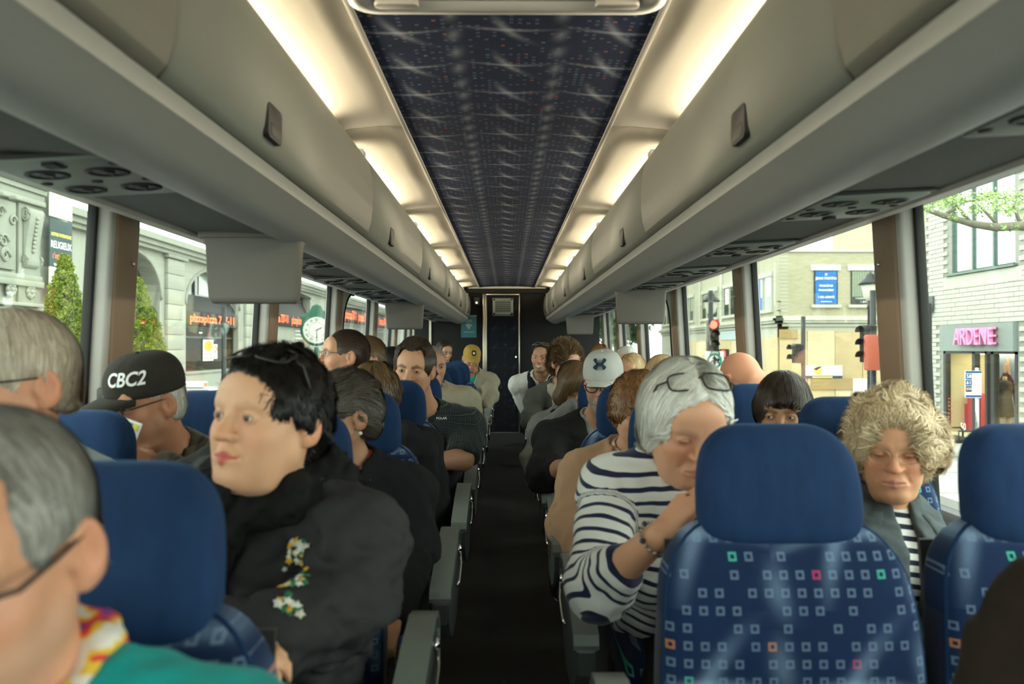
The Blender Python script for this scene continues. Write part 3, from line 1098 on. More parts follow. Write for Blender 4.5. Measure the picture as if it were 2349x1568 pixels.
for y0, y1, kd in bays:
    a = (y1 - y0) / 2
    yc_ = (y0 + y1) / 2
    top = 3.42 if kd in 'ab' else 3.5
    ry = min(1.6, a) if kd in 'ab' else .2
    zs_ = top - ry
    out = [(y0, zs_)]
    for q in range(17):
        an = math.pi - math.pi * q / 16
        out.append((yc_ + a * math.cos(an), zs_ + ry * math.sin(an)))
    out += [(y1, TOP), (y0, TOP)]
    MB().extrude([(b_local(y), z + H) for y, z in out], 'x', -.9, 0).build('arch_wall', m_stone, B)
    # archivolt
    MB().tube([(.02, b_local(yc_ + (a + .08) * math.cos(math.pi - math.pi * q / 16)), zs_ + H + (ry + .08) * math.sin(math.pi * q / 16)) for q in range(17)], .07, 6).build('archivolt', m_stone2, B)
    zsign = 1.02 if kd != 'd' else 1.4
    zsgb = ZP(745, yc_) - ZR
    zsgt = ZP(705, yc_) - ZR
    win = empty('arched_window', (-.55, b_local(y0), H)); win.parent = B
    Wd = y1 - y0
    MB().box(-.05, .0, 0, Wd, zsgt, top + .05).build('pane', m_pane, win)
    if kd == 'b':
        MB().box(0, .03, Wd * .42, Wd * .98, zsgt + .55, zsgt + 2.3).build('pane', simple('pale_reflection_glass', (.30, .36, .30), .1, .25, 1), win)  # extra pane with a pale reflection put into its colour
    for fx in (.0, .33, .66, .985):
        MB().box(0, .07, Wd * fx, Wd * fx + .07, zsgt, top).build('mullion', m_frame if kd != 'a' else m_stone2, win)
    MB().box(0, .07, 0, Wd, zs_ - .3, zs_ - .22).build('transom', m_frame if kd != 'a' else m_stone2, win)
    # awning fascia with the lettering
    aw = empty('awning', (-.1, b_local(y0), H)); aw.parent = B
    MB().extrude([(-.4, zsgt + .5), (.05, zsgb + .55), (.06, zsgb - .08), (-.4, zsgb - .08)], 'y', 0.05, Wd - .05).build('fascia', m_awn, aw, .02)
    n = max(1, round(Wd / 6.2))
    zl = (zsgb * .8 + zsgt * .2)
    hgt = (745 - 718) / FPX * yc_
    for q in range(n):
        wseg = Wd / n
        text('lettering', 'pizzapizza 737-11', hgt * .92, m_orange, aw, (.085, wseg * (q + .5), zsgb + hgt * .42), fr2, depth=.01, bold=.012, xs=min(1.6, wseg * .9 / (hgt * .92 * 7.4)))
    # shop window below
    zw = ZP(848, yc_) - ZR if kd != 'd' else -1.9
    sw_ = empty('shop_window', (-.3, b_local(y0), H)); sw_.parent = B
    if kd == 'c':
        MB().box(-.2, .06, 0, Wd, -2.6, zsgb).build('infill', m_stone, sw_)
        lou = MB().box(.06, .10, 0, 1.9, 0, .05).mesh('louvre', m_wpaper)
        for yy in (Wd * .04, Wd * .70):
            for q in range(4):
                link('louvre', lou, sw_, (0, yy, zsgb - .35 - q * .24))
            MB().box(.05, .07, yy - .1, yy + 2.0, zsgb - 1.2, zsgb - .1).build('louvre_frame', m_stone2, sw_)
    else:
        MB().box(-2.6, -2.5, 0, Wd, -2.6, zsgb).build('back_wall', m_shopdark, sw_)
        MB().box(-2.5, 0, 0, Wd, zw - .05, zw).build('counter', m_shopdark, sw_)
        MB().box(-2.6, -.02, Wd - .05, Wd, -2.6, zsgb).build('side_wall', m_shopdark, sw_)
        MB().box(-2.6, -.02, 0, Wd, zsgb, zsgb + .05).build('shop_ceiling', m_shopdark, sw_)
        MB().box(-.0, .01, .08, Wd - .08, zw, zsgb).build('pane', m_shopglass, sw_)
        for fx in (0, .985):
            MB().box(-.03, .06, Wd * fx, Wd * fx + .09, zw, zsgb).build('mullion', m_frame, sw_)
        MB().box(-.03, .05, 0, Wd, zsgb - .62, zsgb - .55).build('transom', m_frame, sw_)
        MB().box(-.03, .30, -.1, Wd + .1, zw - .12, zw).build('sill', m_stone2, sw_, .02)
        MB().box(-.3, .25, -.0, Wd + .0, -2.6, zw - .12).build('apron', m_stone, sw_)
    if kd == 'b':
        for zy in (.1, .5, .85):
            MB().lathe([(0, -.05), (.06, -.03), (.07, 0)], (-1.2, Wd * zy, zsgb - .3), 'z', 10).build('downlight', emissive('shop_downlight', (1, .85, .6), 6), sw_)
        MB().box(-2.2, -1.9, Wd * .2, Wd * .55, zw + .3, zw + 1.4).build('menu_board', simple('menu_board', (.10, .035, .03), .7, .4, 4), sw_)
        # food poster in the window
        ps = empty('food_poster', (.03, Wd * .49, (ZP(803, yc_) - ZR))); ps.parent = sw_
        MB().box(0, .02, -.62, .62, -.48, .48).build('sheet', m_wpaper, ps)
        m_food = simple('food_print', (.75, .40, .05), .7, .5, 6)
        fd = MB().extrude([(.5 * math.cos(t * .3927) * (1 + .12 * (t % 2)), .20 + .24 * math.sin(t * .3927)) for t in range(16)], 'x', .02, .03)
        fd.build('food_picture', m_food, ps)
        text('lettering', '2    5', .36, m_rtext, ps, (.03, -.02, -.28), fr2, bold=.01)
        p2 = empty('no_smoking_notice', (.03, Wd * .49 + .9, (ZP(806, yc_) - ZR))); p2.parent = sw_
        MB().box(0, .02, -.24, .24, -.34, .34).build('sheet', m_wpaper, p2)
        MB().tube([(.03, .14 * math.cos(q * .524), .1 + .14 * math.sin(q * .524)) for q in range(13)], .02, 5).build('red_ring', m_rtext, p2)


# ---- clipped cedars in front of the left buildings -----------------------------------------
def leaf_mat(name, c1, c2):
    M = Mat(name, c1, .7, .25)
    g_ = M.nt.nodes.new('ShaderNodeNewGeometry')
    n = M.noise(M.coord(), 2.2, 2)
    r_ = E(M.nt, g_.outputs['Random Per Island'])
    M.set('Base Color', M.mix((n * .6 + r_ * .45).clamp(), c1, c2))
    M.set('Subsurface Weight', .0)
    return M.m


m_cedar = leaf_mat('cedar_leaves', (.025, .075, .008), (.30, .36, .035))
m_leaf = leaf_mat('light_leaves', (.10, .20, .04), (.42, .55, .22))
m_fartree = leaf_mat('far_leaves', (.03, .08, .035), (.13, .24, .10))
m_bark = simple('bark', (.16, .15, .11), .9, .35, 14, bump=.01, bscale=40)


def leaves(name, centres, sizes, mat, parent, rng, flat=0.0):
    """many small kinked leaf blades as one foliage part"""
    n = len(centres)
    c = np.asarray(centres, np.float32)
    s_ = np.asarray(sizes, np.float32)[:, None]
    d = rng.normal(size=(n, 3)).astype(np.float32)
    d[:, 2] *= 1 - flat
    d /= np.linalg.norm(d, axis=1, keepdims=True)
    e = rng.normal(size=(n, 3)).astype(np.float32)
    e -= d * (d * e).sum(1, keepdims=True)
    e /= np.linalg.norm(e, axis=1, keepdims=True)
    u = np.cross(d, e)
    v = np.stack([c - d * s_, c + e * s_ * .45 + u * s_ * .15, c + d * s_, c - e * s_ * .45 + u * s_ * .15], 1).reshape(-1, 3)
    f = np.arange(4 * n).reshape(-1, 4)
    t = np.concatenate([f[:, [0, 1, 2]], f[:, [0, 2, 3]]])
    return link(name, np_mesh(name, v, t, mat, False), parent)


def cedar(px, ptop, X, w, lab, seed, n=9000, lean=0.0):
    rng = np.random.RandomState(seed)
    d = X * FPX / (px - VPX)
    top = ZP(ptop, d)
    Ht = top - (ZS + .14)
    o = tag(empty('cedar_tree', (X, d, ZS + .14)), lab, 'tree', 'clipped cedars')
    MB().tube([(0, 0, 0), (.02, .01, Ht * .5), (0, 0, Ht * .95)], [.09, .06, .02], 8).build('trunk', m_bark, o)
    # clumps spiralling up a cone
    cl = []
    k = 170
    for i in range(k):
        t = (i + rng.rand()) / k
        rad = w * (1 - t) ** .80 * (.70 + .35 * min(1, t * 6)) + .03
        a = i * 2.399
        q = rad * (.72 + .28 * rng.rand())
        cl.append((q * math.cos(a), q * math.sin(a), .25 + (Ht - .3) * t, .10 + .26 * (1 - t)))
    cl = np.array(cl)
    idx = rng.randint(0, k, n)
    off = rng.normal(size=(n, 3))
    off /= np.linalg.norm(off, axis=1, keepdims=True)
    off *= (rng.rand(n, 1) ** .4)
    pts = cl[idx, :3] + off * cl[idx, 3:4] * np.array([1, 1, 1.25]) * .62
    leaves('foliage', pts, .014 + .020 * rng.rand(n), m_cedar, o, rng)
    return o


cedar(152, 583, -8.2, .78, 'tall cone-shaped cedar in the nearest left window', 3, 42000)
cedar(318, 634, -9.0, 1.05, 'yellow-green cedar behind the second left window', 5, 42000)

# ---- street clock ------------------------------------------------------------------------
XC = -9.0
dc = QY(727, XC)
ck = tag(empty('street_clock', (XC, dc, ZS + .14)), 'green street clock with a white roman dial on a post', 'clock')
m_cgreen = simple('clock_green', (.01, .10, .06), .35, .1)
zcz = ZP(757, dc) - ZS - .14
MB().lathe([(.26, 0), (.26, .5), (.16, .6), (.11, 1.0), (.09, zcz - 1.2), (.14, zcz - .95), (.1, zcz - .8)], n=16).build('post', m_cgreen, ck)
Mc = Matrix.Translation((0, 0, zcz)) @ Matrix.Rotation(R(14), 4, 'Z')
rad = 28 / FPX * dc
MB().lathe([(0, .16), (rad * 1.22, .16), (rad * 1.3, .08), (rad * 1.3, -.08), (rad * 1.18, -.16), (0, -.16)], (0, 0, 0), 'y', 32, False, Mc).build('case', m_cgreen, ck)
dial = MB().cyl((0, -.17, 0), rad * 1.08, .012, 'y', 40, None, Mc).build('dial', simple('clock_dial', (.72, .74, .66), .5, .04), ck)
MB().lathe([(rad * .62, -.172), (rad * .62, -.180), (rad * .64, -.180), (rad * .64, -.172)], (0, 0, 0), 'y', 32, False, Mc, False).build('dial_ring', m_cgreen, dial)
for q, nm in enumerate(('XII', 'I', 'II', 'III', 'IIII', 'V', 'VI', 'VII', 'VIII', 'IX', 'X', 'XI')):
    a = R(30 * q)
    o = text('numeral', nm, rad * .34, m_black, dial, (0, 0, 0), xs=.75)
    o.matrix_local = Mc @ Matrix.Translation((rad * .83 * math.sin(a), -.178, rad * .83 * math.cos(a))) @ Matrix.Rotation(a, 4, 'Y')
for q in range(60):
    if q % 5 == 0: continue
    a = R(6 * q)
    MB().box(-.008, .008, -.178, -.172, rad * 1.0, rad * 1.05, Mc @ Matrix.Rotation(a, 4, 'Y')).build('minute_mark', m_black, dial)
for ang, ln_, wd in ((62, .52, .05), (180, .78, .035)):
    a = R(ang)
    MB().extrude([(-wd * rad * .4, -rad * .12), (wd * rad * .4, -rad * .12), (wd * rad, rad * ln_ * .75), (0, rad * ln_), (-wd * rad, rad * ln_ * .75)], 'y', -.19, -.18, False, Mc @ Matrix.Rotation(a, 4, 'Y')).build('clock_hand', m_black, dial)
cr = []
for x, z in ((-1.25, .35), (-1.15, .9), (-1.3, 1.15), (-1.0, 1.2), (-.72, 1.55), (-.5, 1.62), (-.38, 1.95), (0, 2.15)):
    cr.append((x * rad, z * rad))
cr = cr + [(-x, z) for x, z in reversed(cr[:-1])]
MB().extrude(cr, 'y', -.10, .10, False, Mc).build('crest', m_cgreen, ck, .02)

# lamp standard before the arches (the dark post in the left window)
def lantern_post(px, X, ptop, lab, seed=0, base=True):
    d = QY(px, X)
    o = tag(empty('street_lamp', (X, d, ZS + .14)), lab, 'street lamp', 'street lamps')
    h_ = ZP(ptop, d) - ZS - .14
    MB().lathe([(.16, 0), (.16, .6), (.09, .8), (.07, h_ - 1.0), (.09, h_ - .95), (.05, h_ - .78)], n=14).build('post', m_signpost, o)
    MB().lathe([(.06, h_ - .78), (.16, h_ - .70), (.22, h_ - .36), (.22, h_ - .34)], n=14).build('globe', simple('lamp_globe', (.72, .73, .6), .3, .05) if 'lamp_globe' not in bpy.data.materials else bpy.data.materials['lamp_globe'], o)
    MB().lathe([(.30, h_ - .35), (.27, h_ - .27), (.13, h_ - .16), (.11, h_ - .08), (.05, h_ - .05), (.02, h_)], n=14).build('hood', m_signpost, o)
    return o


lantern_post(1632, 6.9, 668, 'old-style lamp post with a glass globe above the traffic light')
lantern_post(1999, 9.6, 622, 'old-style lamp post beside the right front pillar')
pp = tag(MB().lathe([(.12, 0), (.11, .4), (.075, .5), (.075, 3.8)], n=12).build('sign_pole', m_signpost), 'dark pole in front of the pizza counter window', 'pole')
pp.location = (-9.4, QY(515, -9.4), ZS + .14)

# ---- taxi at the left kerb ----------------------------------------------------------------
def car(loc, rz, lab, paint, sign):
    o = tag(empty('taxi' if sign else 'car', loc, (0, 0, rz)), lab, 'car')
    body = [(-2.25, .30), (-2.3, .62), (-2.15, .88), (-1.35, .98), (-.55, 1.40), (.75, 1.43), (1.55, 1.05), (2.2, .92), (2.3, .6), (2.25, .30)]
    rings = []
    for x, sc in ((-.86, .88), (-.84, .97), (-.70, 1.0), (0, 1.0), (.70, 1.0), (.84, .97), (.86, .88)):
        rings.append([(y * (.98 if abs(x) > .8 else 1), x, .30 + (z - .30) * (sc if z > .95 else min(1, sc + .08))) for y, z in body])
    # sides lean in above the waist
    rr_ = [[(p[0], p[1] * (1 - .16 * max(0, p[2] - .9) / .5), p[2]) for p in r_] for r_ in rings]
    MB().loft(rr_, False, True).build('body', paint, o, .03)
    gl = [(-1.22, 1.01), (-.52, 1.36), (.72, 1.385), (1.42, 1.06)]
    for sx in (-1, 1):
        MB().loft([[(y, sx * (.865 * (1 - .16 * max(0, z - .9) / .5)) + sx * .006, z) for y, z in gl], [(y, sx * (.84 * (1 - .16 * max(0, z - .9) / .5)), z) for y, z in gl]], False).build('side_window', m_pane, o)
    MB().extrude([(-1.36, .995), (-.57, 1.405), (-.545, 1.395), (-1.32, .985)], 'y', -.66, .66).build('rear_window', m_pane, o)
    MB().extrude([(1.53, 1.07), (.77, 1.44), (.745, 1.43), (1.49, 1.06)], 'y', -.66, .66).build('windscreen', m_pane, o)
    for wx in (-1.4, 1.42):
        for wy in (-.80, .62):
            w_ = MB().cyl((wx, wy, .32), .32, .18, 'y', 20).build('wheel', m_rubber, o)
            MB().cyl((wx, wy - .01, .32), .19, .20, 'y', 14).build('rim', m_chrome, w_)
    if sign:
        s2 = MB().extrude(rrect(-.14, .14, 1.43, 1.60, .03), 'y', -.34, .34).build('roof_sign', m_wpaper, o)
        for yy in (-.345, .335):
            MB().box(-.12, .12, yy, yy + .01, 1.46, 1.57).build('sign_stripe', m_rtext, s2)
    return o


car((-9.1, QY(447, -9.1), ZS), R(88), 'silver taxi with an orange roof sign at the left kerb', simple('silver_paint', (.45, .47, .47), .25, .03, metal=.3), True)

# ---- right: shop with the pink name -------------------------------------------------------
XD = 12.0
yd0, yd1 = 9.0, QY(2127, XD)
D_ = tag(empty('shop_building', (XD, yd1, ZS)), 'white brick shop building with a grey name board and display windows', 'building')
m_wb = simple('white_brick', (.44, .44, .39), .85, .10, 4, bump=.004, bscale=40)
m_mort = simple('brick_mortar', (.28, .28, .25), .95, .1, 6)
HD = -ZS


def dy(y): return y - yd1


def dbox(nm, x0, x1, y0, y1, z0, z1, mat, par=None, bev=0.0):
    return MB().box(x0, x1, dy(y0), dy(y1), z0 + HD, z1 + HD).build(nm, mat, par or D_, bev)


ys0, ys1 = QY(2338, XD), QY(2167, XD)          # shop front, near and far edge
yw0, yw1 = QY(2332, XD), QY(2186, XD)          # upper window
sg_t, sg_b = ZR + .60, ZR - .10
wz0, wz1 = ZR + 1.98, ZR + 4.7
for a_, b_, z0, z1 in ((ys1, yd1, ZS, 8.5), (yd0, ys0, ZS, 8.5), (ys0, ys1, sg_t, wz0), (ys0, ys1, wz1, 8.5), (ys0, yw0, wz0, wz1), (yw1, ys1, wz0, wz1)):
    dbox('wall_mass', .02, 3.5, a_, b_, z0, z1, m_mort)
dbox('wall_mass', 3.5, 9, yd0, yd1, sg_t, 8.5, m_mort)
dbox('roof_slab', .02, 9, yd0, yd1, 8.5, 8.8, m_mort)
# bricks: the nearest and largest 300 stand alone, the rest is one part
BW, BH = .38, .118
bme = MB().box(0, .035, .006, BW - .006, .006, BH - .006).mesh('brick', m_wb)
bl = []
z = sg_t
row = 0
for row in range(int((6.3 - ZS) / BH)):
    z = ZS + .14 + row * BH
    off = (row % 2) * BW / 2
    nb = int((yd1 - 15.4) / BW)
    for q in range(nb):
        y1_ = yd1 - q * BW - off
        y0_ = y1_ - BW
        if y0_ < 15.4: continue
        if z < sg_t and y0_ < ys1 and y1_ > ys0: continue
        if z + BH > wz0 - .08 and z < wz1 + .05 and y0_ < yw1 + .05 and y1_ > yw0 - .05: continue
        bl.append((y0_, z))
vis = [b_ for b_ in bl if b_[0] > 17.6 and b_[1] > .1]
vis.sort(key=lambda b_: b_[0])
single = set(vis[:298])
rest = MB()
rg = random.Random(9)
for b_ in bl:
    jt = rg.uniform(-.006, .006)
    if b_ in single:
        link('brick', bme, D_, (-.015 + jt, dy(b_[0]), b_[1] + HD))
    else:
        rest.box(-.015 + jt, .02 + jt, dy(b_[0]) + .006, dy(b_[0]) + BW - .006, b_[1] + HD + .006, b_[1] + HD + BH - .006)
ro_ = rest.build('brickwork', m_wb, D_)
ro_['kind'] = 'stuff'
# upper window
uw = empty('upper_window', (0, 0, 0)); uw.parent = D_
m_skyglass = simple('sky_glass', (.55, .66, .64), .04, .05, .5, metal=.85)
for q in range(3):
    a_, b_ = yw0 + (yw1 - yw0) * q / 3, yw0 + (yw1 - yw0) * (q + 1) / 3
    dbox('pane', .10, .12, a_ + .03, b_ - .03, wz0 + .05, wz1 - .05, m_skyglass, uw)
    dbox('mullion', .05, .13, b_ - .035, b_ + .035, wz0, wz1, simple('green_grey_frame', (.10, .16, .14), .4) if q == 0 else bpy.data.materials['green_grey_frame'], uw)
dbox('window_frame', .04, .13, yw1 - .02, yw1 + .10, wz0, wz1, bpy.data.materials['green_grey_frame'], uw)
dbox('sill', -.08, .13, yw0 - .1, yw1 + .2, wz0 - .06, wz0, bpy.data.materials['green_grey_frame'], uw)
dbox('soldier_course', -.02, .03, yw0 - .3, yw1 + .35, wz0 - .40, wz0 - .08, m_wb, uw)
# name board and letters
nb_ = dbox('name_board', -.10, .05, ys0, ys1, sg_b, sg_t, simple('grey_board', (.20, .235, .225), .5, .05))
m_pink = simple('pink_letters', (.86, .30, .56), .4, .03)
m_pinkside = simple('dark_letter_side', (.30, .02, .10), .5, .05)
wl = ys1 - ys0
lt_ = text_mesh('ARDENE', .62, m_pink, depth=.055, xs=.70, bold=.0, space=1.04)
link('lettering', lt_, nb_, (-.20, dy(ys0 + wl * .44), (sg_b + sg_t) / 2 + HD), (0, 0, R(-90)))
lt2 = text_mesh('ARDENE', .62, m_pinkside, depth=.02, xs=.70, bold=.0, space=1.04)
link('lettering', lt2, nb_, (-.125, dy(ys0 + wl * .44), (sg_b + sg_t) / 2 + HD), (0, 0, R(-90)))
# display room
m_room = simple('shop_wall_cream', (.72, .62, .42), .9, .06, 1)
dbox('back_wall', 3.4, 3.45, ys0, ys1, ZS, sg_b, m_room)
dbox('side_wall', .1, 3.4, ys0, ys0 + .03, ZS, sg_b, m_room)
dbox('side_wall', .1, 3.4, ys1 - .03, ys1, ZS, sg_b, m_room)
dbox('shop_floor', .1, 3.4, ys0, ys1, ZS, ZS + .3, m_room)
dbox('shop_ceiling', .1, 3.4, ys0, ys1, sg_b - .05, sg_b, m_white)
for q in range(3):
    dbox('ceiling_light', .7 + q * .9, .9 + q * .9, ys0 + .3, ys1 - .3, sg_b - .09, sg_b - .055, emissive('shop_light', (1, .86, .62), 9) if q == 0 else bpy.data.materials['shop_light'])
sf = empty('shop_front', (0, 0, 0)); sf.parent = D_
zb_ = ZP(1002, ys1)
yA, yB_, yC = QY(2266, XD), QY(2276, XD), QY(2284, XD)
dbox('pane', .06, .07, yA, ys1 - .1, zb_, sg_b, m_shopglass, sf)
dbox('pane', .06, .07, ys0 + .1, yC, zb_, sg_b, m_shopglass, sf)
for a_, b_ in ((ys1 - .12, ys1), (QY(2240, XD), QY(2233, XD)), (yA - .03, yA + .06), (yC, yB_), (ys0, ys0 + .1)):
    dbox('mullion', .0, .14, min(a_, b_), max(a_, b_), zb_, sg_b, m_frame, sf)
dbox('head_rail', .0, .14, ys0, ys1, sg_b - .07, sg_b, m_frame, sf)
dbox('bottom_rail', .0, .14, ys0, ys1, zb_ - .07, zb_, m_frame, sf)
dbox('stall_riser', .0, .2, ys0, ys1, ZS, zb_ - .07, m_wb, sf)
for q, t in enumerate(('CARREAUX', 'TARTANS')):
    text('lettering', t, .13, m_rtext, sf, (.05, dy(ys1 - .32 - q * .0 + q * .14), -.55 + HD), (R(0), R(90), R(-90)), space=1.3)
text('lettering', '50', .26, m_wtext, sf, (.05, dy(QY(2208, XD)), -.95 + HD), (0, 0, R(-90)))
# picture of a model on the shop wall (plain shapes) and a headless mannequin
pic = empty('wall_picture', (0, 0, 0)); pic.parent = D_
dbox('sheet', .9, .93, QY(2338, XD + .9), QY(2288, XD + .9), ZS + .5, sg_b - .1, simple('picture_blue', (.26, .30, .42), .7, .25, .8), pic)
zpm = (ZS + .5 + sg_b - .1) / 2 + .25
ypm = (QY(2338, XD + .9) + QY(2288, XD + .9)) / 2
for nm_, out_, mt_ in (('figure_jacket', [(-.28, -.35), (.22, -.38), (.30, .05), (.12, .22), (-.10, .24), (-.30, .0)], simple('print_dark_red', (.10, .015, .02), .7, .5, 6)),
                       ('figure_head', [(-.02 + .10 * math.cos(t * .524), .36 + .13 * math.sin(t * .524)) for t in range(12)], simple('print_skin', (.55, .33, .22), .7, .1)),
                       ('figure_arm', [(.10, .15), (.20, .20), (.10, .72), (.02, .70)], bpy.data.materials['print_skin'] if 'print_skin' in bpy.data.materials else None)):
    MB().extrude([(dy(ypm) - y_, zpm + z_ + HD) for y_, z_ in out_], 'x', .885, .90).build(nm_, mt_ or bpy.data.materials['print_skin'], pic)
rb = tag(empty('mannequin', (XD + .55, QY(2309, XD + .55), ZS + .3)), 'headless mannequin in a dark dress behind the shop window', 'mannequin')
m_skinp = simple('mannequin_skin', (.62, .45, .30), .6, .05)
MB().loft([[(.19 * s_ * math.cos(a), .15 * s_ * math.sin(a), z) for a in [i * math.pi / 8 for i in range(16)]] for z, s_ in ((.55, 1.15), (.75, 1.1), (.95, .9), (1.08, .75), (1.25, .98), (1.40, .9), (1.46, .5))]).build('dress', simple('dark_floral', (.05, .035, .03), .8, .9, 9), rb)
MB().lathe([(.055, 1.44), (.05, 1.54), (.045, 1.56)], n=12).build('neck', m_skinp, rb)
for sx in (-1, 1):
    MB().tube([(sx * .19, 0, 1.38), (sx * .25, -.02, 1.1), (sx * .22, -.08, .82)], [.06, .048, .03], 10).build('arm', simple('dark_sleeve', (.06, .02, .025), .8) if sx < 0 else bpy.data.materials['dark_sleeve'], rb)
    MB().tube([(sx * .09, 0, .62), (sx * .09, 0, .3), (sx * .09, 0, .0)], [.075, .055, .04], 10).build('leg', m_skinp, rb)
for q, (yy, hh, ww) in enumerate(((QY(2206, XD + .75), .42, .46), (QY(2226, XD + .75), .75, .38), (QY(2246, XD + .75), 1.05, .36))):
    bx = tag(MB().box(-ww / 2, ww / 2, -ww / 2, ww / 2, 0, hh).build('display_box', simple('red_box', (.72, .09, .10), .5, .05) if q == 0 else bpy.data.materials['red_box'], None, .01), ('low', 'middle', 'tallest')[q] + ' red display box in the shop window', 'box', 'red display boxes')
    bx.location = (XD + .75, yy, ZS + .3)
wl2 = tag(empty('wall_lamp', (XD - .03, QY(2140, XD), ZP(697, QY(2140, XD)))), 'half-round grey wall lamp on the white brick', 'wall lamp')
MB().loft([[(-.16 * math.sin(math.pi * q / 10), .0 + .20 * math.cos(math.pi * q / 10), z) for q in range(11)] for z in (-.22, .22)], True, True).build('shade', simple('lamp_grey', (.09, .10, .10), .5), wl2)

# ---- right: corner block with boarded-up ground floor ---------------------------------------
XE, YE = 12.0, 35.0
Cb = tag(empty('corner_building', (XE, YE, ZS)), 'beige brick corner building with a boarded ground floor and blue window sign', 'building')
m_beige_f = bricks_mat('beige_brick_front', (.38, .35, .235), (.44, .41, .285), (.33, .31, .225), .24, .08, 'x')
m_beige_s = bricks_mat('beige_brick_side', (.42, .40, .295), (.47, .45, .335), (.36, .345, .26), .24, .08, 'y')
m_ply = [simple('plywood_%d' % q, c_, .85, .18, 1.1, bump=.002, bscale=8) for q, c_ in enumerate(((.49, .39, .22), (.44, .34, .185), (.53, .44, .28), (.33, .23, .10)))]
m_conc = simple('painted_band', (.46, .46, .385), .8, .12, 1.5)


def cbx(nm, x0, x1, y0, y1, z0, z1, mat, par=None, bev=0.0):
    return MB().box(x0 - XE, x1 - XE, y0 - YE, y1 - YE, z0 - ZS, z1 - ZS).build(nm, mat, par or Cb, bev)


zE = lambda py: ZP(py, YE)
XF = 19.0
cbx('front_wall', XE + .02, XF, YE + .02, YE + .4, zE(742), ZR + 4.2, m_beige_f)
cbx('tall_wall', 16.4, 20.5, YE + .02, YE + 5, ZR + 4.2, 11, m_beige_f)
cbx('side_wall', XE, XE + .4, YE, 62, zE(742), ZR + 4.2, m_beige_s)
cbx('ground_wall', XE + .05, XF, YE + .05, YE + .4, ZS, zE(742), m_conc)
cbx('ground_wall', XE + .05, XE + .4, YE + .05, 62, ZS, zE(742), m_conc)
cbx('roof_slab', XE - .06, XF, YE - .06, 62, ZR + 4.2, ZR + 4.32, m_conc)
for pt, pb, o_ in ((724, 729, .12), (729, 734, .26), (734, 740, .18), (742, 748, .06)):
    cbx('cornice', XE - o_, XF, YE - o_, YE + .1, zE(pb), zE(pt), m_conc)
    cbx('cornice', XE - o_, XE + .1, YE - o_, 62, zE(pb), zE(pt), m_conc)


def xw(px): return (px - VPX) / FPX * YE


for q, (p0, p1) in enumerate(((1869, 1924), (1954, 2012))):
    x0, x1 = xw(p0), xw(p1)
    w_ = empty('front_window', (0, 0, 0)); w_.parent = Cb
    cbx('lintel', x0 - .12, x1 + .12, YE - .05, YE + .05, zE(619), zE(607), m_wpaper, w_)
    cbx('sill', x0 - .12, x1 + .12, YE - .12, YE + .05, zE(705), zE(698), m_conc, w_)
    cbx('window_frame', x0, x1, YE - .01, YE + .015, zE(698), zE(619), m_frame, w_)
    if q == 0:
        pn = cbx('blue_sign', x0 + .06, x1 - .06, YE - .03, YE - .01, zE(697), zE(621), simple('sign_blue', (.015, .14, .42), .4, .05, 2), w_)
        xm = (x0 + x1) / 2
        for t, s_, py in (('JEAN FORTIN', .155, 638), ('PROBLÈMES', .115, 655), ('FINANCIERS?', .115, 665), ('1 855 LIBERTÉ', .12, 681), ('www.jeanfortin.com', .06, 691)):
            text('lettering', t, s_, m_wtext, pn, (xm - XE, YE - .04 - YE, zE(py) - ZS), bold=.004)
        MB().lathe([(.03, .01), (.03, 0), (.055, 0), (.055, .01)], (xm - XE, -.045, zE(629) - ZS), 'y', 14, True, None, False).build('emblem', m_wtext, pn)
    else:
        for f_ in range(9):
            xx = x0 + .06 + (x1 - x0 - .12) * f_ / 9
            cbx('blind_slat', xx, xx + .10, YE - .02, YE - .012, zE(680), zE(621), simple('blind', (.22, .26, .18), .8, .1) if f_ == 0 else bpy.data.materials['blind'], w_)
        pn = cbx('dark_sign', x0 + .04, x1 - .04, YE - .03, YE - .012, zE(697), zE(680), m_frame, w_)
        text('lettering', 'CONFIDENTIEL', .11, m_wtext, pn, ((x0 + x1) / 2 - XE, -.04, zE(684) - ZS))
        text('lettering', '1-877', .13, m_wtext, pn, ((x0 + x1) / 2 - XE, -.04, zE(692) - ZS))
# side windows in groups of three, running away from us
for gi, yg in enumerate((35.9, 40.3, 45.2, 51.0, 57.2)):
    for q in range(3):
        y0 = yg + q * 1.25
        z0, z1 = zE(706), zE(628)
        w_ = empty('side_window', (0, 0, 0)); w_.parent = Cb
        cbx('pane', XE - .03, XE + .02, y0, y0 + 1.0, z0, z1, m_pane if not (gi == 0 and q == 1) else bpy.data.materials['sign_blue'], w_)
        cbx('blind', XE - .045, XE - .03, y0 + .12, y0 + (.75 if q != 1 else .3), z0 + .6, z1 - .05, m_wpaper if gi < 2 else bpy.data.materials['blind'], w_)
        cbx('window_frame', XE - .06, XE, y0 - .05, y0, z0, z1, m_conc, w_)
    cbx('sill', XE - .12, XE + .05, yg - .15, yg + 3.7, z0 - .15, z0, m_conc)
    cbx('lintel', XE - .08, XE + .05, yg - .1, yg + 3.65, z1, z1 + .22, m_conc)
    cbx('side_pilaster', XE - .10, XE + .05, yg + 3.8, yg + 4.15, zE(724), ZR + 4.18, m_conc)
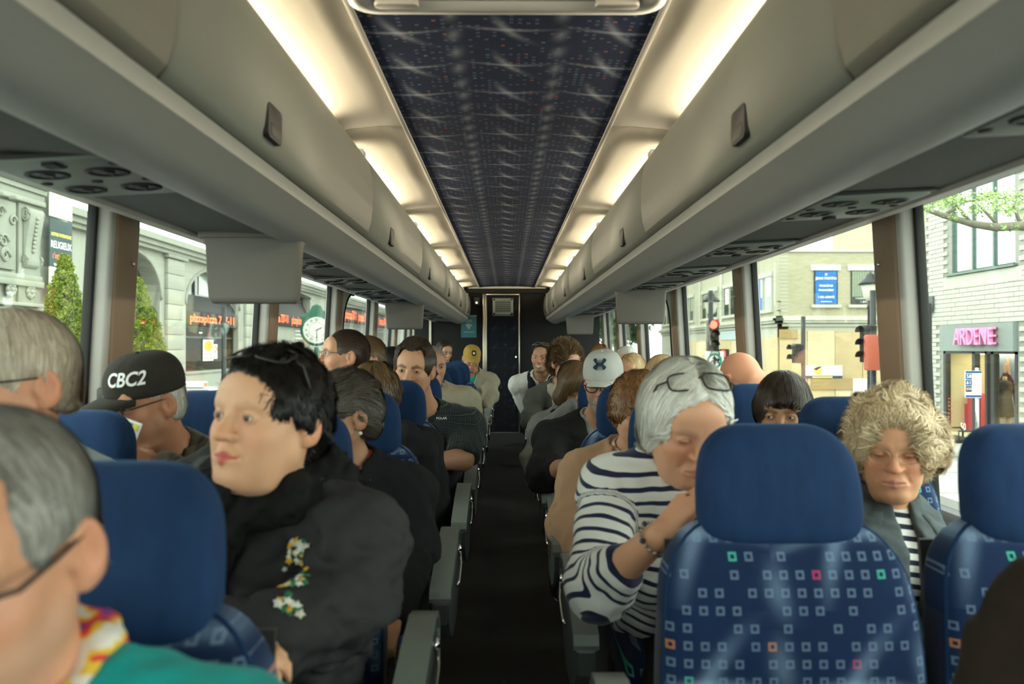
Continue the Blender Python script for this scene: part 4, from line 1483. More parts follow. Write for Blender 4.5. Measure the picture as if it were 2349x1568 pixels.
# plywood hoarding, sheet by sheet, front then side
zg = zE(758)
k_ = 0
for q in range(6):
    for r_ in range(2):
        x0 = XE + .0 + q * 1.22
        cbx('plywood_sheet', x0 + .012, x0 + 1.21, YE - .02 - .012 * ((q + r_) % 2), YE + .05, (zg - 2.42, ZS + .02)[r_] + .01, (zg, zg - 2.42)[r_] - .01, m_ply[(q * 2 + r_) % 3], None, .004)
cbx('kick_board', xw(1862), xw(1957), YE - .09, YE - .03, zE(893), zE(868), m_ply[3])
cbx('patch_board', xw(1788), xw(1830), YE - .07, YE - .03, zE(776), zE(755), m_ply[3])
for q in range(9):
    y0 = YE + .2 + q * 2.44
    cbx('plywood_sheet', XE - .02 - .012 * (q % 2), XE + .05, y0 + .012, y0 + 2.43, ZS + .02, zg - .3, m_ply[q % 3], None, .004)
cbx('door_post', XE - .10, XE + .05, 46.2, 46.6, ZS, zg - .1, m_ply[3])
cbx('pale_panel', XE - .06, XE, 40.5, 44.5, zE(775), zE(750), simple('pale_blue_panel', (.42, .50, .52), .7, .1))
cbx('white_board', xw(1957), xw(1992), YE - .08, YE - .03, zE(902), zE(868), m_wpaper)
cbx('vent_grille', xw(2107), xw(2122), YE - .03, YE + .03, zE(579), zE(568), m_cgreen)
cbx('downpipe', xw(1776), xw(1779), YE - .1, YE, zE(700), zE(600), m_conc)
for py in (690, 711):
    cbx('bracket', xw(1783), xw(1791), YE - .12, YE, zE(py + 2), zE(py), m_signpost)
hs = cbx('hoarding_sign', xw(1848), xw(1932), YE - .09, YE - .04, zE(867), zE(838), m_wpaper)
cbx('sign_foot', xw(1848), xw(1932), YE - .095, YE - .085, zE(867), zE(861), simple('navy_strip', (.02, .04, .09), .5), hs)
cbx('sign_foot_text', xw(1863), xw(1909), YE - .10, YE - .09, zE(866), zE(863), m_ytext, hs)
MB().lathe([(.0, -.01), (.19, -.01), (.19, 0), (0, 0)], (xw(1876) - XE, -.09, zE(849) - ZS), 'y', 12).build('yellow_emblem', m_ytext, hs)
MB().extrude([(-.2, .0), (-.05, -.06), (.12, .05), (.2, .14), (.0, .10)], 'y', -.012, 0, False, Matrix.Translation((xw(1875) - XE, -.10, zE(846) - ZS))).build('dark_emblem', m_black, hs)
m_gtext = simple('grey_letters', (.45, .47, .47), .6)
text('lettering', 'En Quartier', .13, m_gtext, hs, (xw(1903) - XE, -.10, zE(846) - ZS))
text('lettering', 'Développement', .11, m_gtext, hs, (xw(1905) - XE, -.10, zE(853) - ZS))

# ---- traffic signals -------------------------------------------------------------------------
def signal(px, py, X, lab, lit=None, face=0.0, n=3, pole=True, ped=False, size=.32):
    d = QY(px, X)
    z = ZP(py, d)
    o = tag(empty('traffic_light', (X, d, ZS + .14), (0, 0, face)), lab, 'traffic light', 'traffic lights')
    h_ = z - ZS - .14
    hh = size * n
    MB().extrude(rrect(-.17, .17, h_ - hh, h_, .04), 'y', -.12, .12).build('housing', m_signpost, o, .01)
    for k in range(n):
        zc_ = h_ - size * (k + .5)
        on = lit is not None and k == lit
        MB().lathe([(.0, -.145), (.09, -.14), (.125, -.12)], (0, 0, zc_), 'y', 18).build('lens', emissive('red_lamp', (1, .06, .04), 9) if on else simple('dark_lens', (.05, .035, .02), .3) if 'dark_lens' not in bpy.data.materials else bpy.data.materials['dark_lens'], o)
        vz = [[(.14 * math.cos(R(a)), y, zc_ + .14 * math.sin(R(a))) for a in range(-10, 191, 20)] for y in (-.12, -.34)]
        MB().loft(vz, True, False, None, False).build('visor', m_signpost, o)
    if pole:
        MB().lathe([(.13, 0), (.12, .5), (.075, .6), (.075, h_ + .9)], (0, .2, 0), n=12).build('pole', m_signpost, o)
        MB().box(-.04, .04, .1, .22, h_ - hh * .75, h_ - hh * .65).build('bracket', m_signpost, o)
    if ped:
        m_hand = emissive('red_hand', (1, .05, .03), 5)
        for q in range(2):
            pb = MB().extrude(rrect(.20, .50, h_ - hh - .05 - .34 * q + .36, h_ - hh + .25 - .34 * q + .36, .03), 'y', -.05, .15).build('pedestrian_box', m_signpost, o)
            MB().extrude(rrect(.24, .38, h_ - hh + .0 - .34 * q + .36, h_ - hh + .21 - .34 * q + .36, .05), 'y', -.06, -.045).build('red_hand', m_hand, pb)
    return o


ts = signal(1635, 733, 6.25, 'traffic light showing red, with a red hand, on the right', 0, 0, 5, True, True, .30)
ar = tag(empty('arrow_sign', (6.25, QY(1635, 6.25) - .2, ZP(827, QY(1635, 6.25)))), 'white sign with a green ring and black arrow under the red light', 'sign')
MB().extrude(rrect(-.28, .28, -.29, .29, .03), 'y', -.03, 0).build('plate', m_wpaper, ar)
MB().lathe([(.17, -.03), (.17, -.04), (.23, -.04), (.23, -.03)], n=28, axis='y', cap=False).build('green_ring', simple('sign_green', (.01, .28, .14), .5), ar)
MB().extrude([(-.03, -.14), (.03, -.14), (.03, .0), (.10, .0), (.10, -.06), (.17, .03), (.10, .12), (.10, .06), (.03, .06), (.07, .06), (0, .17), (-.07, .06), (-.03, .06)], 'y', -.045, -.03).build('arrow', m_black, ar)
signal(1832, 788, 9.6, 'side-on black traffic light before the plywood hoarding', None, R(-75), 2)
signal(2117, 783, 9.8, 'side-on black traffic light beside the white brick shop', None, R(-75), 2)
o_ = signal(1994, 745, 9.3, 'dark traffic light half hidden by the front right pillar', None, R(-60), 3)
bx = tag(MB().extrude(rrect(-.22, .22, -.45, .45, .05), 'y', -.1, .1).build('reflection_plate', simple('orange_reflection', (.42, .10, .06), .6, .1, 3), None, .01), 'orange plate standing in for a window reflection below the half-hidden traffic light', 'sign')  # solid orange plate put in for a reflection in the window glass
bx.location = (9.3, QY(1997, 9.3) - .25, ZP(808, QY(1997, 9.3)))

# ---- bus stop sign, bench ---------------------------------------------------------------------
XG = 8.6
dg_ = QY(2235, XG)
bs = tag(empty('bus_stop_sign', (XG, dg_, ZS + .14)), 'white bus stop sign with route numbers before the shop', 'sign')
m_route = simple('route_blue', (.02, .07, .20), .5)
hz = ZP(881, dg_) - ZS - .14
MB().lathe([(.035, 0), (.035, hz + .3)], (.12, .06, 0), n=10).build('post', m_chrome, bs)
MB().extrude(rrect(-.15, .15, hz - .25, hz + .25, .02), 'y', -.02, .0).build('plate', m_wpaper, bs)
for q, t in enumerate(('58', '61', '350')):
    bxr = MB().box(-.145, -.03, -.026, -.02, hz + .09 - q * .115, hz + .195 - q * .115).build('route_box', m_route if q < 2 else m_black, bs)
    text('lettering', t, .095 if q < 2 else .075, m_wtext, bxr, (-.088, -.03, hz + .143 - q * .115))
MB().box(-.145, .145, -.026, -.02, hz + .205, hz + .245).build('head_band', m_route, bs)
MB().box(-.145, .145, -.026, -.02, hz - .24, hz - .20).build('foot_band', m_route, bs)

bp = P(2185, 1068, 17.8)
be = tag(empty('bench', (bp.x, bp.y, ZS + .14)), 'black slatted metal bench on the pavement by the shop', 'bench')
slat = MB().box(-.02, .02, -.75, .75, 0, .02).mesh('slat', m_signpost)
for q in range(7):
    link('slat', slat, be, (-.22 + q * .07, 0, .45))
for yy in (-.6, .6):
    MB().box(-.25, .25, yy - .04, yy + .04, .38, .45).box(-.05, .05, yy - .05, yy + .05, 0, .4).build('leg', m_signpost, be)
for yy in (-.75, 0, .75):
    MB().tube([(-.26, yy, .40), (-.26, yy, .66), (.2, yy, .66), (.26, yy, .60), (.26, yy, .40)], .02, 6).build('arm_loop', m_signpost, be)

# ---- street tree whose limb crosses the nearest right window ------------------------------------
tr0 = Vector((7.6, 9.2, ZS + .14))
T_ = tag(empty('street_tree', tr0), 'street tree with a bare limb and light leaves across the right window', 'tree')
limb = [P(2700, 640, 9.2), P(2480, 535, 9.1), P(2349, 516, 9.1), P(2290, 520, 9.1), P(2235, 512, 9.15), P(2170, 493, 9.3), P(2118, 475, 9.5), P(2085, 470, 9.7)]
lp = [(p - tr0) for p in limb]
MB().tube([(0, 0, 0), (-.03, 0, 1.5), tuple(lp[0])] + [tuple(lp[0] + Vector((.1, 0, 1.6)))], [.20, .17, .15, .10], 12).build('trunk', m_bark, T_)
MB().tube([tuple(p) for p in lp], [.11, .075, .055, .05, .042, .034, .022, .010], 10).build('limb', m_bark, T_)
tw = [[lp[3] + Vector((.05, 0, 0)), P(2262, 480, 9.2) - tr0, P(2243, 462, 9.3) - tr0, P(2290, 440, 9.4) - tr0],
      [lp[5], P(2215, 462, 9.4) - tr0, P(2260, 453, 9.5) - tr0, P(2349, 452, 9.5) - tr0], [lp[4], P(2200, 470, 9.2) - tr0, P(2170, 455, 9.3) - tr0],
      [lp[2], P(2330, 470, 9.2) - tr0, P(2349, 440, 9.3) - tr0]]
for t in tw:
    MB().tube([tuple(p) for p in t], [.022, .016, .011, .006][:len(t)], 7).build('twig', m_bark, T_)
rng = np.random.RandomState(2)
cs = []
for (px, py, n_, sp) in ((2150, 462, 260, 26), (2190, 455, 260, 26), (2240, 480, 120, 22), (2100, 476, 120, 18), (2290, 470, 160, 26), (2325, 480, 120, 20), (2320, 522, 60, 12), (2330, 450, 200, 26), (2270, 448, 240, 24), (2200, 495, 60, 14), (2390, 470, 300, 50)):
    for q in range(n_):
        d = 9.2 + rng.normal() * .35
        cs.append(P(px + rng.normal() * sp, py + rng.normal() * sp * .35, d) - tr0)
leaves('foliage', [tuple(c) for c in cs], .013 + .017 * rng.rand(len(cs)), m_leaf, T_, rng)

# ---- far trees and house seen down the right side ------------------------------------------------
def round_tree(x, y, h_, r_, lab, seed, n=7000):
    rng = np.random.RandomState(seed)
    o = tag(empty('broadleaf_tree', (x, y, ZS + .14)), lab, 'tree', 'far street trees')
    MB().tube([(0, 0, 0), (.05, 0, h_ * .5), (0, .1, h_ * .85)], [.22, .16, .06], 8).build('trunk', m_bark, o)
    k = 60
    c = rng.normal(size=(k, 3)); c /= np.linalg.norm(c, axis=1, keepdims=True)
    c = c * (rng.rand(k, 1) ** .33) * r_ * np.array([.8, .8, .9]) + np.array([0, 0, h_ - r_ * .9])
    idx = rng.randint(0, k, n)
    off = rng.normal(size=(n, 3)); off /= np.linalg.norm(off, axis=1, keepdims=True)
    pts = c[idx] + off * r_ * .30 * rng.rand(n, 1) ** .4
    leaves('foliage', pts, .14 + .10 * rng.rand(n), m_fartree, o, rng)
    return o


round_tree(9.4, 69, 9.5, 3.6, 'dark green tree in the far right window beside the rear seats', 21)
round_tree(10.4, 80, 10, 4.0, 'farthest green tree seen through the rear right windows', 22)
round_tree(8.2, 57, 6.8, 2.3, 'small green tree behind the right monitor', 23, 5000)
# ------------------------------------------------------------------ people: signed-distance modelling
F32 = np.float32


def V3(*a):
    return np.array(a if len(a) == 3 else a[0], F32)


def nrm(v):
    v = np.asarray(v, F32)
    return v / max(1e-9, float(np.linalg.norm(v)))


def cap(p, a, b, ra, rb=None):
    """capsule whose radius runs from ra to rb"""
    rb = ra if rb is None else rb
    a = V3(a)
    ab = V3(b) - a
    q = p - a
    L2 = max(1e-9, float(ab @ ab))
    qa = q @ ab
    t = np.clip(qa * F32(1 / L2), 0, 1)
    qq = np.einsum('ij,ij->i', q, q)
    qq -= t * (2 * qa - t * F32(L2))
    return np.sqrt(np.maximum(qq, 0)) - (F32(ra) + F32(rb - ra) * t)


def ell(p, c, r):
    ir = 1 / V3(r)
    q = (p - V3(c)) * ir
    k0 = np.sqrt(np.einsum('ij,ij->i', q, q))
    q *= ir
    k1 = np.sqrt(np.einsum('ij,ij->i', q, q)) + F32(1e-9)
    return k0 * (k0 - 1) / k1


def only_near(p, c, r, fn, pad=.03):
    """evaluate fn only inside the ball (c, r); farther off its distance is enough"""
    q = p - V3(c)
    far = np.sqrt(np.einsum('ij,ij->i', q, q)) - F32(r)
    m = far < pad
    if m.all(): return fn(p)
    d = far + F32(.01)
    if m.any(): d[m] = fn(p[m])
    return d


def smin(a, b, k):
    h = np.maximum(k - np.abs(a - b), 0) / k
    return np.minimum(a, b) - h * h * k * .25


def smax(a, b, k):
    h = np.maximum(k - np.abs(a - b), 0) / k
    return np.maximum(a, b) + h * h * k * .25


def wob(p, f, seed=0):
    """cheap smooth noise in -1..1"""
    r = np.random.RandomState(seed)
    o = np.zeros(len(p), F32)
    for i in range(4):
        k = r.normal(size=3).astype(F32)
        k = k / np.linalg.norm(k) * f * (1 + .35 * i)
        m = r.normal(size=3).astype(F32) * f * .45
        o += np.sin(p @ k + 1.6 * np.sin(p @ m + r.rand() * 6) + r.rand() * 6) / (1 + .5 * i)
    return o / 2.4


def isosurface(f, lo, hi, h, refine=1, coarse=4):
    """surface nets of f on the box lo..hi -> verts, quads"""
    lo = np.asarray(lo, F32); hi = np.asarray(hi, F32)
    n = np.ceil((hi - lo) / (h * coarse)).astype(int) * coarse + 1
    ax = [lo[i] + h * np.arange(n[i], dtype=F32) for i in range(3)]
    cs = [a[::coarse] for a in ax]
    G = np.stack(np.meshgrid(*cs, indexing='ij'), -1).reshape(-1, 3)
    C = f(G).reshape([len(c) for c in cs])
    rep = C
    for i in range(3):
        rep = np.repeat(rep, coarse, axis=i)
    rep = rep[:n[0], :n[1], :n[2]]
    near = np.abs(C) < h * coarse * 1.75 + .004
    # spread the marks one coarse cell downwards so that blocks are whole
    nb = near.copy()
    for i in range(3):
        s = [slice(None)] * 3; d = [slice(None)] * 3
        s[i] = slice(1, None); d[i] = slice(None, -1)
        t = nb.copy(); t[tuple(d)] |= nb[tuple(s)]
        nb = t
    m = nb
    for i in range(3):
        m = np.repeat(m, coarse, axis=i)
    m = m[:n[0], :n[1], :n[2]]
    idx = np.nonzero(m)
    pts = np.stack([ax[0][idx[0]], ax[1][idx[1]], ax[2][idx[2]]], 1)
    Fv = np.where(rep < 0, F32(-1), F32(1)).astype(F32)
    Fv[idx] = f(pts)
    S = Fv < 0
    cnt = np.zeros(tuple(n - 1), np.int8)
    for dx in (0, 1):
        for dy in (0, 1):
            for dz in (0, 1):
                cnt += S[dx:n[0] - 1 + dx, dy:n[1] - 1 + dy, dz:n[2] - 1 + dz]
    act = np.nonzero((cnt > 0) & (cnt < 8))
    if len(act[0]) == 0:
        return np.zeros((0, 3), F32), np.zeros((0, 4), np.int32)
    cid = np.full(tuple(n - 1), -1, np.int32)
    cid[act] = np.arange(len(act[0]))
    base = np.stack(act, 1)
    corners = np.array([(i, j, k) for i in (0, 1) for j in (0, 1) for k in (0, 1)])
    val = np.stack([Fv[base[:, 0] + c[0], base[:, 1] + c[1], base[:, 2] + c[2]] for c in corners], 1)
    acc = np.zeros((len(base), 3), F32)
    w = np.zeros(len(base), F32)
    for a in range(8):
        for b in range(a + 1, 8):
            if np.abs(corners[a] - corners[b]).sum() != 1: continue
            va, vb = val[:, a], val[:, b]
            x = (va < 0) != (vb < 0)
            t = np.where(x, va / np.where(x, va - vb, 1), 0)
            pos = corners[a] + t[:, None] * (corners[b] - corners[a])
            acc += pos * x[:, None]
            w += x
    verts = lo + h * (base + acc / w[:, None])
    quads = []
    for axn in range(3):
        o1, o2 = (axn + 1) % 3, (axn + 2) % 3
        sl0 = [slice(None)] * 3; sl1 = [slice(None)] * 3
        sl0[axn] = slice(0, n[axn] - 1); sl1[axn] = slice(1, n[axn])
        for q in (o1, o2):
            sl0[q] = slice(1, n[q] - 1); sl1[q] = slice(1, n[q] - 1)
        A, Bq = S[tuple(sl0)], S[tuple(sl1)]
        e = np.nonzero(A != Bq)
        ii = list(e)
        ii[o1] = ii[o1] + 1; ii[o2] = ii[o2] + 1
        def cell(d1, d2):
            c = [ii[0].copy(), ii[1].copy(), ii[2].copy()]
            c[o1] = c[o1] - d1; c[o2] = c[o2] - d2
            return cid[c[0], c[1], c[2]]
        q = np.stack([cell(1, 1), cell(0, 1), cell(0, 0), cell(1, 0)], 1)
        flip = ~A[e]
        q[flip] = q[flip][:, ::-1]
        quads.append(q)
    quads = np.concatenate(quads)
    quads = quads[(quads >= 0).all(1)]
    for _ in range(refine):
        d = f(verts)
        g = grad(f, verts, h * .4)
        verts = verts - np.clip(d, -h, h)[:, None] * g * .85
    return verts.astype(F32), quads


TET = np.array([(1, -1, -1), (-1, -1, 1), (-1, 1, -1), (1, 1, 1)], F32)


def grad(f, p, e=.002):
    g = 0
    for k in TET:
        g = g + f(p + k * F32(e))[:, None] * k
    return g / (np.linalg.norm(g, axis=1, keepdims=True) + 1e-9)


def smoothstep(a, b, x):
    t = np.clip((x - a) / (b - a), 0, 1)
    return t * t * (3 - 2 * t)


# ---- materials for people -----------------------------------------------------------------
def skin_mat():
    M = Mat('skin', (.6, .4, .3), .48, .4)
    a = M.attr('tint')
    n = M.noise(M.coord(), 90, 4)
    n2 = M.noise(M.coord(), 18, 3)
    c = M.mix(n * .16, a.outputs['Color'], (.45, .20, .13))
    c = M.mix(n2 * .12, c, (.80, .40, .26))
    M.set('Base Color', c)
    M.set('Subsurface Weight', .12)
    M.set('Subsurface Radius', (.012, .005, .003))
    M.bump(M.noise(M.coord(), 420, 3), .0006, .5)
    return M.m


m_skin = skin_mat()
m_eyew = simple('eye_white', (.70, .68, .64), .15, .03)
m_iris = simple('eye_iris', (.05, .03, .02), .1, .3)
m_teeth = simple('teeth', (.72, .70, .62), .25, .05)
m_lens = glass_mat('spectacle_lens', (.93, .93, .92), .5)
m_frameblk = simple('spectacle_frame', (.015, .013, .012), .35, .1)
m_framesil = simple('wire_frame', (.35, .33, .30), .25, .1, metal=.9)
m_framegold = simple('gold_frame', (.70, .52, .25), .3, .1, metal=.9)


def hair_mat(name, c1, c2, rough=.42):
    M = Mat(name, c1, rough, .4)
    a = M.attr('hr')
    r = E(M.nt, a.outputs['Fac'])
    n = M.noise(M.coord(), 120, 2)
    M.set('Base Color', M.mix((r * .75 + n * .3).clamp(), c1, c2))
    M.set('Anisotropic', .4)
    return M.m


def cloth(name, c, rough=.85, var=.12, sheen=.06, bump=.0012, bs=500):
    M = Mat(name, c, rough, .25)
    co = M.coord()
    n = M.noise(co, 26, 4)
    M.set('Base Color', M.mix(n, tuple(x * (1 - var) for x in c), tuple(min(1, x * (1 + var)) for x in c)))
    M.set('Sheen Weight', min(sheen, .08) if sum(c) > .2 else 0.0)
    M.set('Sheen Roughness', .5)
    M.bump(M.noise(co, bs, 3) + M.noise(co, 45, 3) * 2.0, bump, .7)
    return M.m


def stripes_cloth(name, c1, c2, period, duty):
    M = Mat(name, c1, .85, .25)
    x, y, z = M.xyz(M.attr('cl').outputs['Vector'])
    f = (y / period).fract()
    M.set('Base Color', M.mix(f.lt(duty), c1, c2))
    M.set('Sheen Weight', .2)
    M.bump(M.noise(M.coord(), 700, 2) + M.noise(M.coord(), 45, 3) * 2.0, .001, .6)
    return M.m


def plaid_cloth(name, base, dark, line, p):
    M = Mat(name, base, .88, .25)
    x, y, z = M.xyz(M.attr('cl').outputs['Vector'])
    fu, fv = (x / p).fract(), (y / p).fract()
    c = M.mix((fu.lt(.5) * .55 + fv.lt(.5) * .45), base, dark)
    ln = ((fu - .25).abs().lt(.035)).max((fv - .25).abs().lt(.035))
    c = M.mix(ln * .55, c, line)
    M.set('Base Color', c)
    M.set('Sheen Weight', .15)
    M.bump(M.noise(M.coord(), 600, 2) + M.noise(M.coord(), 45, 3) * 2.0, .001, .6)
    return M.m


# ---- the head ---------------------------------------------------------------------------------
class Head:
    """head in its own frame: looks along -y, z up, origin between the ears; units of metres"""
    def __init__(s, fem=False, eyes='open', smile=0.0, fat=0.0, nose=1.0, old=.5, ears=True, brow=1.0, jaw=1.0):
        s.fem, s.eyes, s.smile, s.fat, s.nose, s.old, s.ears, s.brow, s.jaw = fem, eyes, smile, fat, nose, old, ears, brow, jaw

    def __call__(s, p):
        q = p.copy()
        ax = np.abs(q[:, 0])
        m = np.stack([ax, q[:, 1], q[:, 2]], 1)          # mirrored half
        d = ell(m, (0, .016, .030), (.0755, .0945, .0865))
        d = smin(d, ell(m, (0, -.022, -.028), (.0615 + .006 * s.fat, .066, .088)), .035)
        d = smin(d, ell(m, (0, -.068, .040), (.055, .026, .040)), .03)       # forehead
        d = smin(d, cap(m, (.046 * s.jaw, -.004, -.058), (.012, -.070, -.099), .024, .019 + .003 * s.fat), .028)
        d = smin(d, ell(m, (0, -.074, -.098), (.024, .020, .018)), .02)
        d = smin(d, ell(m, (.036, -.058, -.030), (.027 + .004 * s.fat, .026, .026)), .025)   # cheek
        if s.fat > 0:
            d = smin(d, ell(m, (0, -.030, -.108), (.045 + .012 * s.fat, .042, .022 + .006 * s.fat)), .03)
            d = smin(d, ell(m, (.034, -.050, -.066), (.024, .026, .026 * s.fat + .008)), .025)
        # eye sockets, brows
        d = smax(d, -ell(m, (.033, -.101, .001), (.020, .017, .0135)), .016)
        d = smin(d, cap(m, (.010, -.088, .0185), (.046, -.072, .020), .0085 * (.62 if s.fem else 1.05), .006 if s.fem else .007), .018)
        # nose
        ns = s.nose
        d = smin(d, cap(m, (0, -.087, .012), (0, -.107 - .006 * (ns - 1), -.026), .0075, .0105 * ns), .012)
        d = smin(d, ell(m, (0, -.110 - .008 * (ns - 1), -.0315), (.0125 * ns, .0120, .0105)), .008)
        d = smin(d, ell(m, (.0135 * ns, -.0985, -.0345), (.0075 * ns, .0105, .0075)), .008)
        d = smax(d, -ell(m, (.0068, -.106, -.0425), (.0036, .0055, .0042)), .004)
        # mouth
        sm = s.smile
        cz = -.0685 + .010 * sm
        d = smin(d, ell(m, (0, -.083, -.068), (.030, .016, .018)), .016)
        d = smin(d, cap(m, (0, -.0985, -.0640), (.0270 + .006 * sm, -.0885, cz), .0046, .0028), .006)
        d = smin(d, cap(m, (0, -.0970, -.0740 - .004 * sm), (.0250 + .005 * sm, -.0885, cz - .003), .0058, .0030), .006)
        d = smax(d, -cap(m, (0, -.1035, -.0686 - .002 * sm), (.0280 + .006 * sm, -.0915, cz - .0005), .0016 + .0034 * sm, .0008), .004)
        # furrow from nose to mouth
        if s.old > 0:
            d = smax(d, -cap(m, (.020, -.1005, -.037), (.034, -.0850, -.066), .0022 * s.old + .0008, .0014), .010)
            d = smax(d, -cap(m, (.020, -.0975, -.0125), (.036, -.0905, -.0150), .0016 * s.old, .0010), .008)
        # lids
        lid = ell(m, (.0325, -.0775, .0015), (.0165, .0150, .0125))
        if s.eyes == 'closed':
            d = smin(d, lid, .005)
            d = smax(d, -cap(m, (.021, -.0935, -.0035), (.045, -.0870, -.0030), .0011), .003)
        else:
            d = smin(d, lid, .005)
            d = smax(d, -ell(m, (.0325, -.0950, .0000), (.0132, .0110, 0.0028 if s.eyes == 'narrow' else .0040)), .003)
        if s.ears:
            c, sn = math.cos(.35), math.sin(.35)
            e = m - V3(.0765, .014, -.006)
            e = np.stack([e[:, 0] * c - e[:, 1] * sn * 0.9, e[:, 1] * c + e[:, 0] * sn, e[:, 2] + e[:, 1] * .22], 1)
            er = ell(e, (.006, .004, 0), (.0085, .0205, .0330))
            er = smax(er, -ell(e, (.0150, .000, .004), (.0095, .0125, .0215)), .004)
            er = smin(er, cap(e, (.0075, .006, .016), (.0070, .004, -.010), .0030, .0026), .003)
            er = smin(er, ell(e, (.004, -.002, -.028), (.0055, .0085, .0090)), .006)
            er = smin(er, ell(e, (.003, -.014, -.006), (.0055, .0040, .0070)), .004)
            d = smin(d, er, .008)
        return d

    def colour(s, p, base, lip, brow_c, beard=None, bstr=0.0, blush=.35):
        m = np.stack([np.abs(p[:, 0]), p[:, 1], p[:, 2]], 1)
        base = V3(base) * V3(1.0, .90, .78)
        c = np.tile(V3(base), (len(p), 1))
        def mixin(w, col):
            nonlocal c
            c = c * (1 - w[:, None]) + V3(col) * w[:, None]
        b = V3(base)
        red = V3(min(1, b[0] * 1.06), b[1] * .66, b[2] * .62)
        mixin(blush * np.exp(-(((m - V3(.040, -.072, -.030)) / .022) ** 2).sum(1)), red)
        mixin(blush * np.exp(-(((m - V3(0, -.115, -.032)) / .014) ** 2).sum(1)), red)
        mixin(blush * .9 * smoothstep(.078, .088, m[:, 0]), red)
        mixin(.3 * np.exp(-(((m - V3(.033, -.092, -.009)) / V3(.016, .02, .006)) ** 2).sum(1)), V3(b * .55))
        dl = np.minimum(cap(m, (0, -.0990, -.0640), (.0270, -.0885, -.0685 + .010 * s.smile), .0046, .0026), cap(m, (0, -.0970, -.0745 - .003 * s.smile), (.0250, -.0885, -.071 + .010 * s.smile), .0056, .0028))
        mixin(smoothstep(.0030, .0006, dl) * .9 * smoothstep(.0300, .0250, m[:, 0]), lip)
        db = np.minimum(cap(m, (.0155, -.096, .0170), (.031, -.091, .0220), .0036, .0040), cap(m, (.031, -.091, .0225), (.049, -.077, .0165), .0042, .0022))
        mixin(smoothstep(.006, .001, db) * .8 * s.brow, brow_c)
        de = np.abs(ell(m, (.0325, -.0950, .0008), (.0140, .0110, .0060)))
        mixin(smoothstep(.0022, .0004, de) * .55, V3(.05, .03, .025))
        if s.eyes == 'closed':
            mixin(smoothstep(.0022, .0004, cap(m, (.020, -.0935, -.0036), (.046, -.0870, -.0030), .0008)) * .75, V3(.05, .03, .025))
        if beard is not None:
            w = smoothstep(-.036, -.058, p[:, 2] - .25 * (p[:, 1] + .06)) * smoothstep(.03, -.03, p[:, 1])
            w = np.maximum(w, np.exp(-(((m - V3(0, -.10, -.054)) / V3(.028, .02, .009)) ** 2).sum(1)))
            w = w * (1 - smoothstep(.0045, .001, dl))
            mixin(w * bstr, beard)
        return c


def rotm(yaw, pitch, roll):
    return np.array((Matrix.Rotation(R(yaw), 3, 'Z') @ Matrix.Rotation(R(pitch), 3, 'X') @ Matrix.Rotation(R(roll), 3, 'Y')), F32)


# pitch > 0 tips the face down (rotation about x turns -y towards -z)
def hand_caps(W, dirn, nor, thumb, curl=.6, s=1.0, spread=1.0):
    """palm, four fingers and a thumb as tapered capsules; nor = direction the palm faces"""
    d = nrm(dirn); n = nrm(np.asarray(nor, F32) - d * float(np.dot(nor, d))); t = np.cross(n, d) * (1 if thumb > 0 else -1)
    out = []
    W = V3(W)
    for o in (-.030, -.010, .010, .030):
        out.append((W + t * o * .55 * s, W + d * .082 * s + t * o * s, .016 * s, .0125 * s))
    L = [(.030, .046, .026, .021), (.010, .050, .030, .022), (-.010, .047, .028, .021), (-.030, .037, .022, .019)]
    for o, a, b, c in L:
        p = W + d * .084 * s + t * o * s
        ang = curl * (.9 + .1 * random.random())
        dd = d
        for ln, k, r0, r1 in ((a, .55, .0098, .0088), (b, .9, .0088, .0080), (c, .7, .0080, .0065)):
            ca, sa = math.cos(ang * k), math.sin(ang * k)
            nn = np.cross(t, dd) * (1 if np.dot(np.cross(t, dd), n) > 0 else -1)
            dd = nrm(dd * ca + nn * sa + t * o * .6 * spread * (1 - curl))
            q = p + dd * ln * s
            out.append((p, q, r0 * s, r1 * s))
            p = q
    p = W + d * .022 * s + t * .026 * s + n * .008
    dd = nrm(d * .62 + t * .62 + n * .45)
    for ln, r0, r1 in ((.042, .0125, .0105), (.034, .0105, .0090), (.026, .0090, .0070)):
        q = p + dd * ln * s
        out.append((p, q, r0 * s, r1 * s))
        p = q
        dd = nrm(dd + d * .22 + n * .25 * curl)
    return out


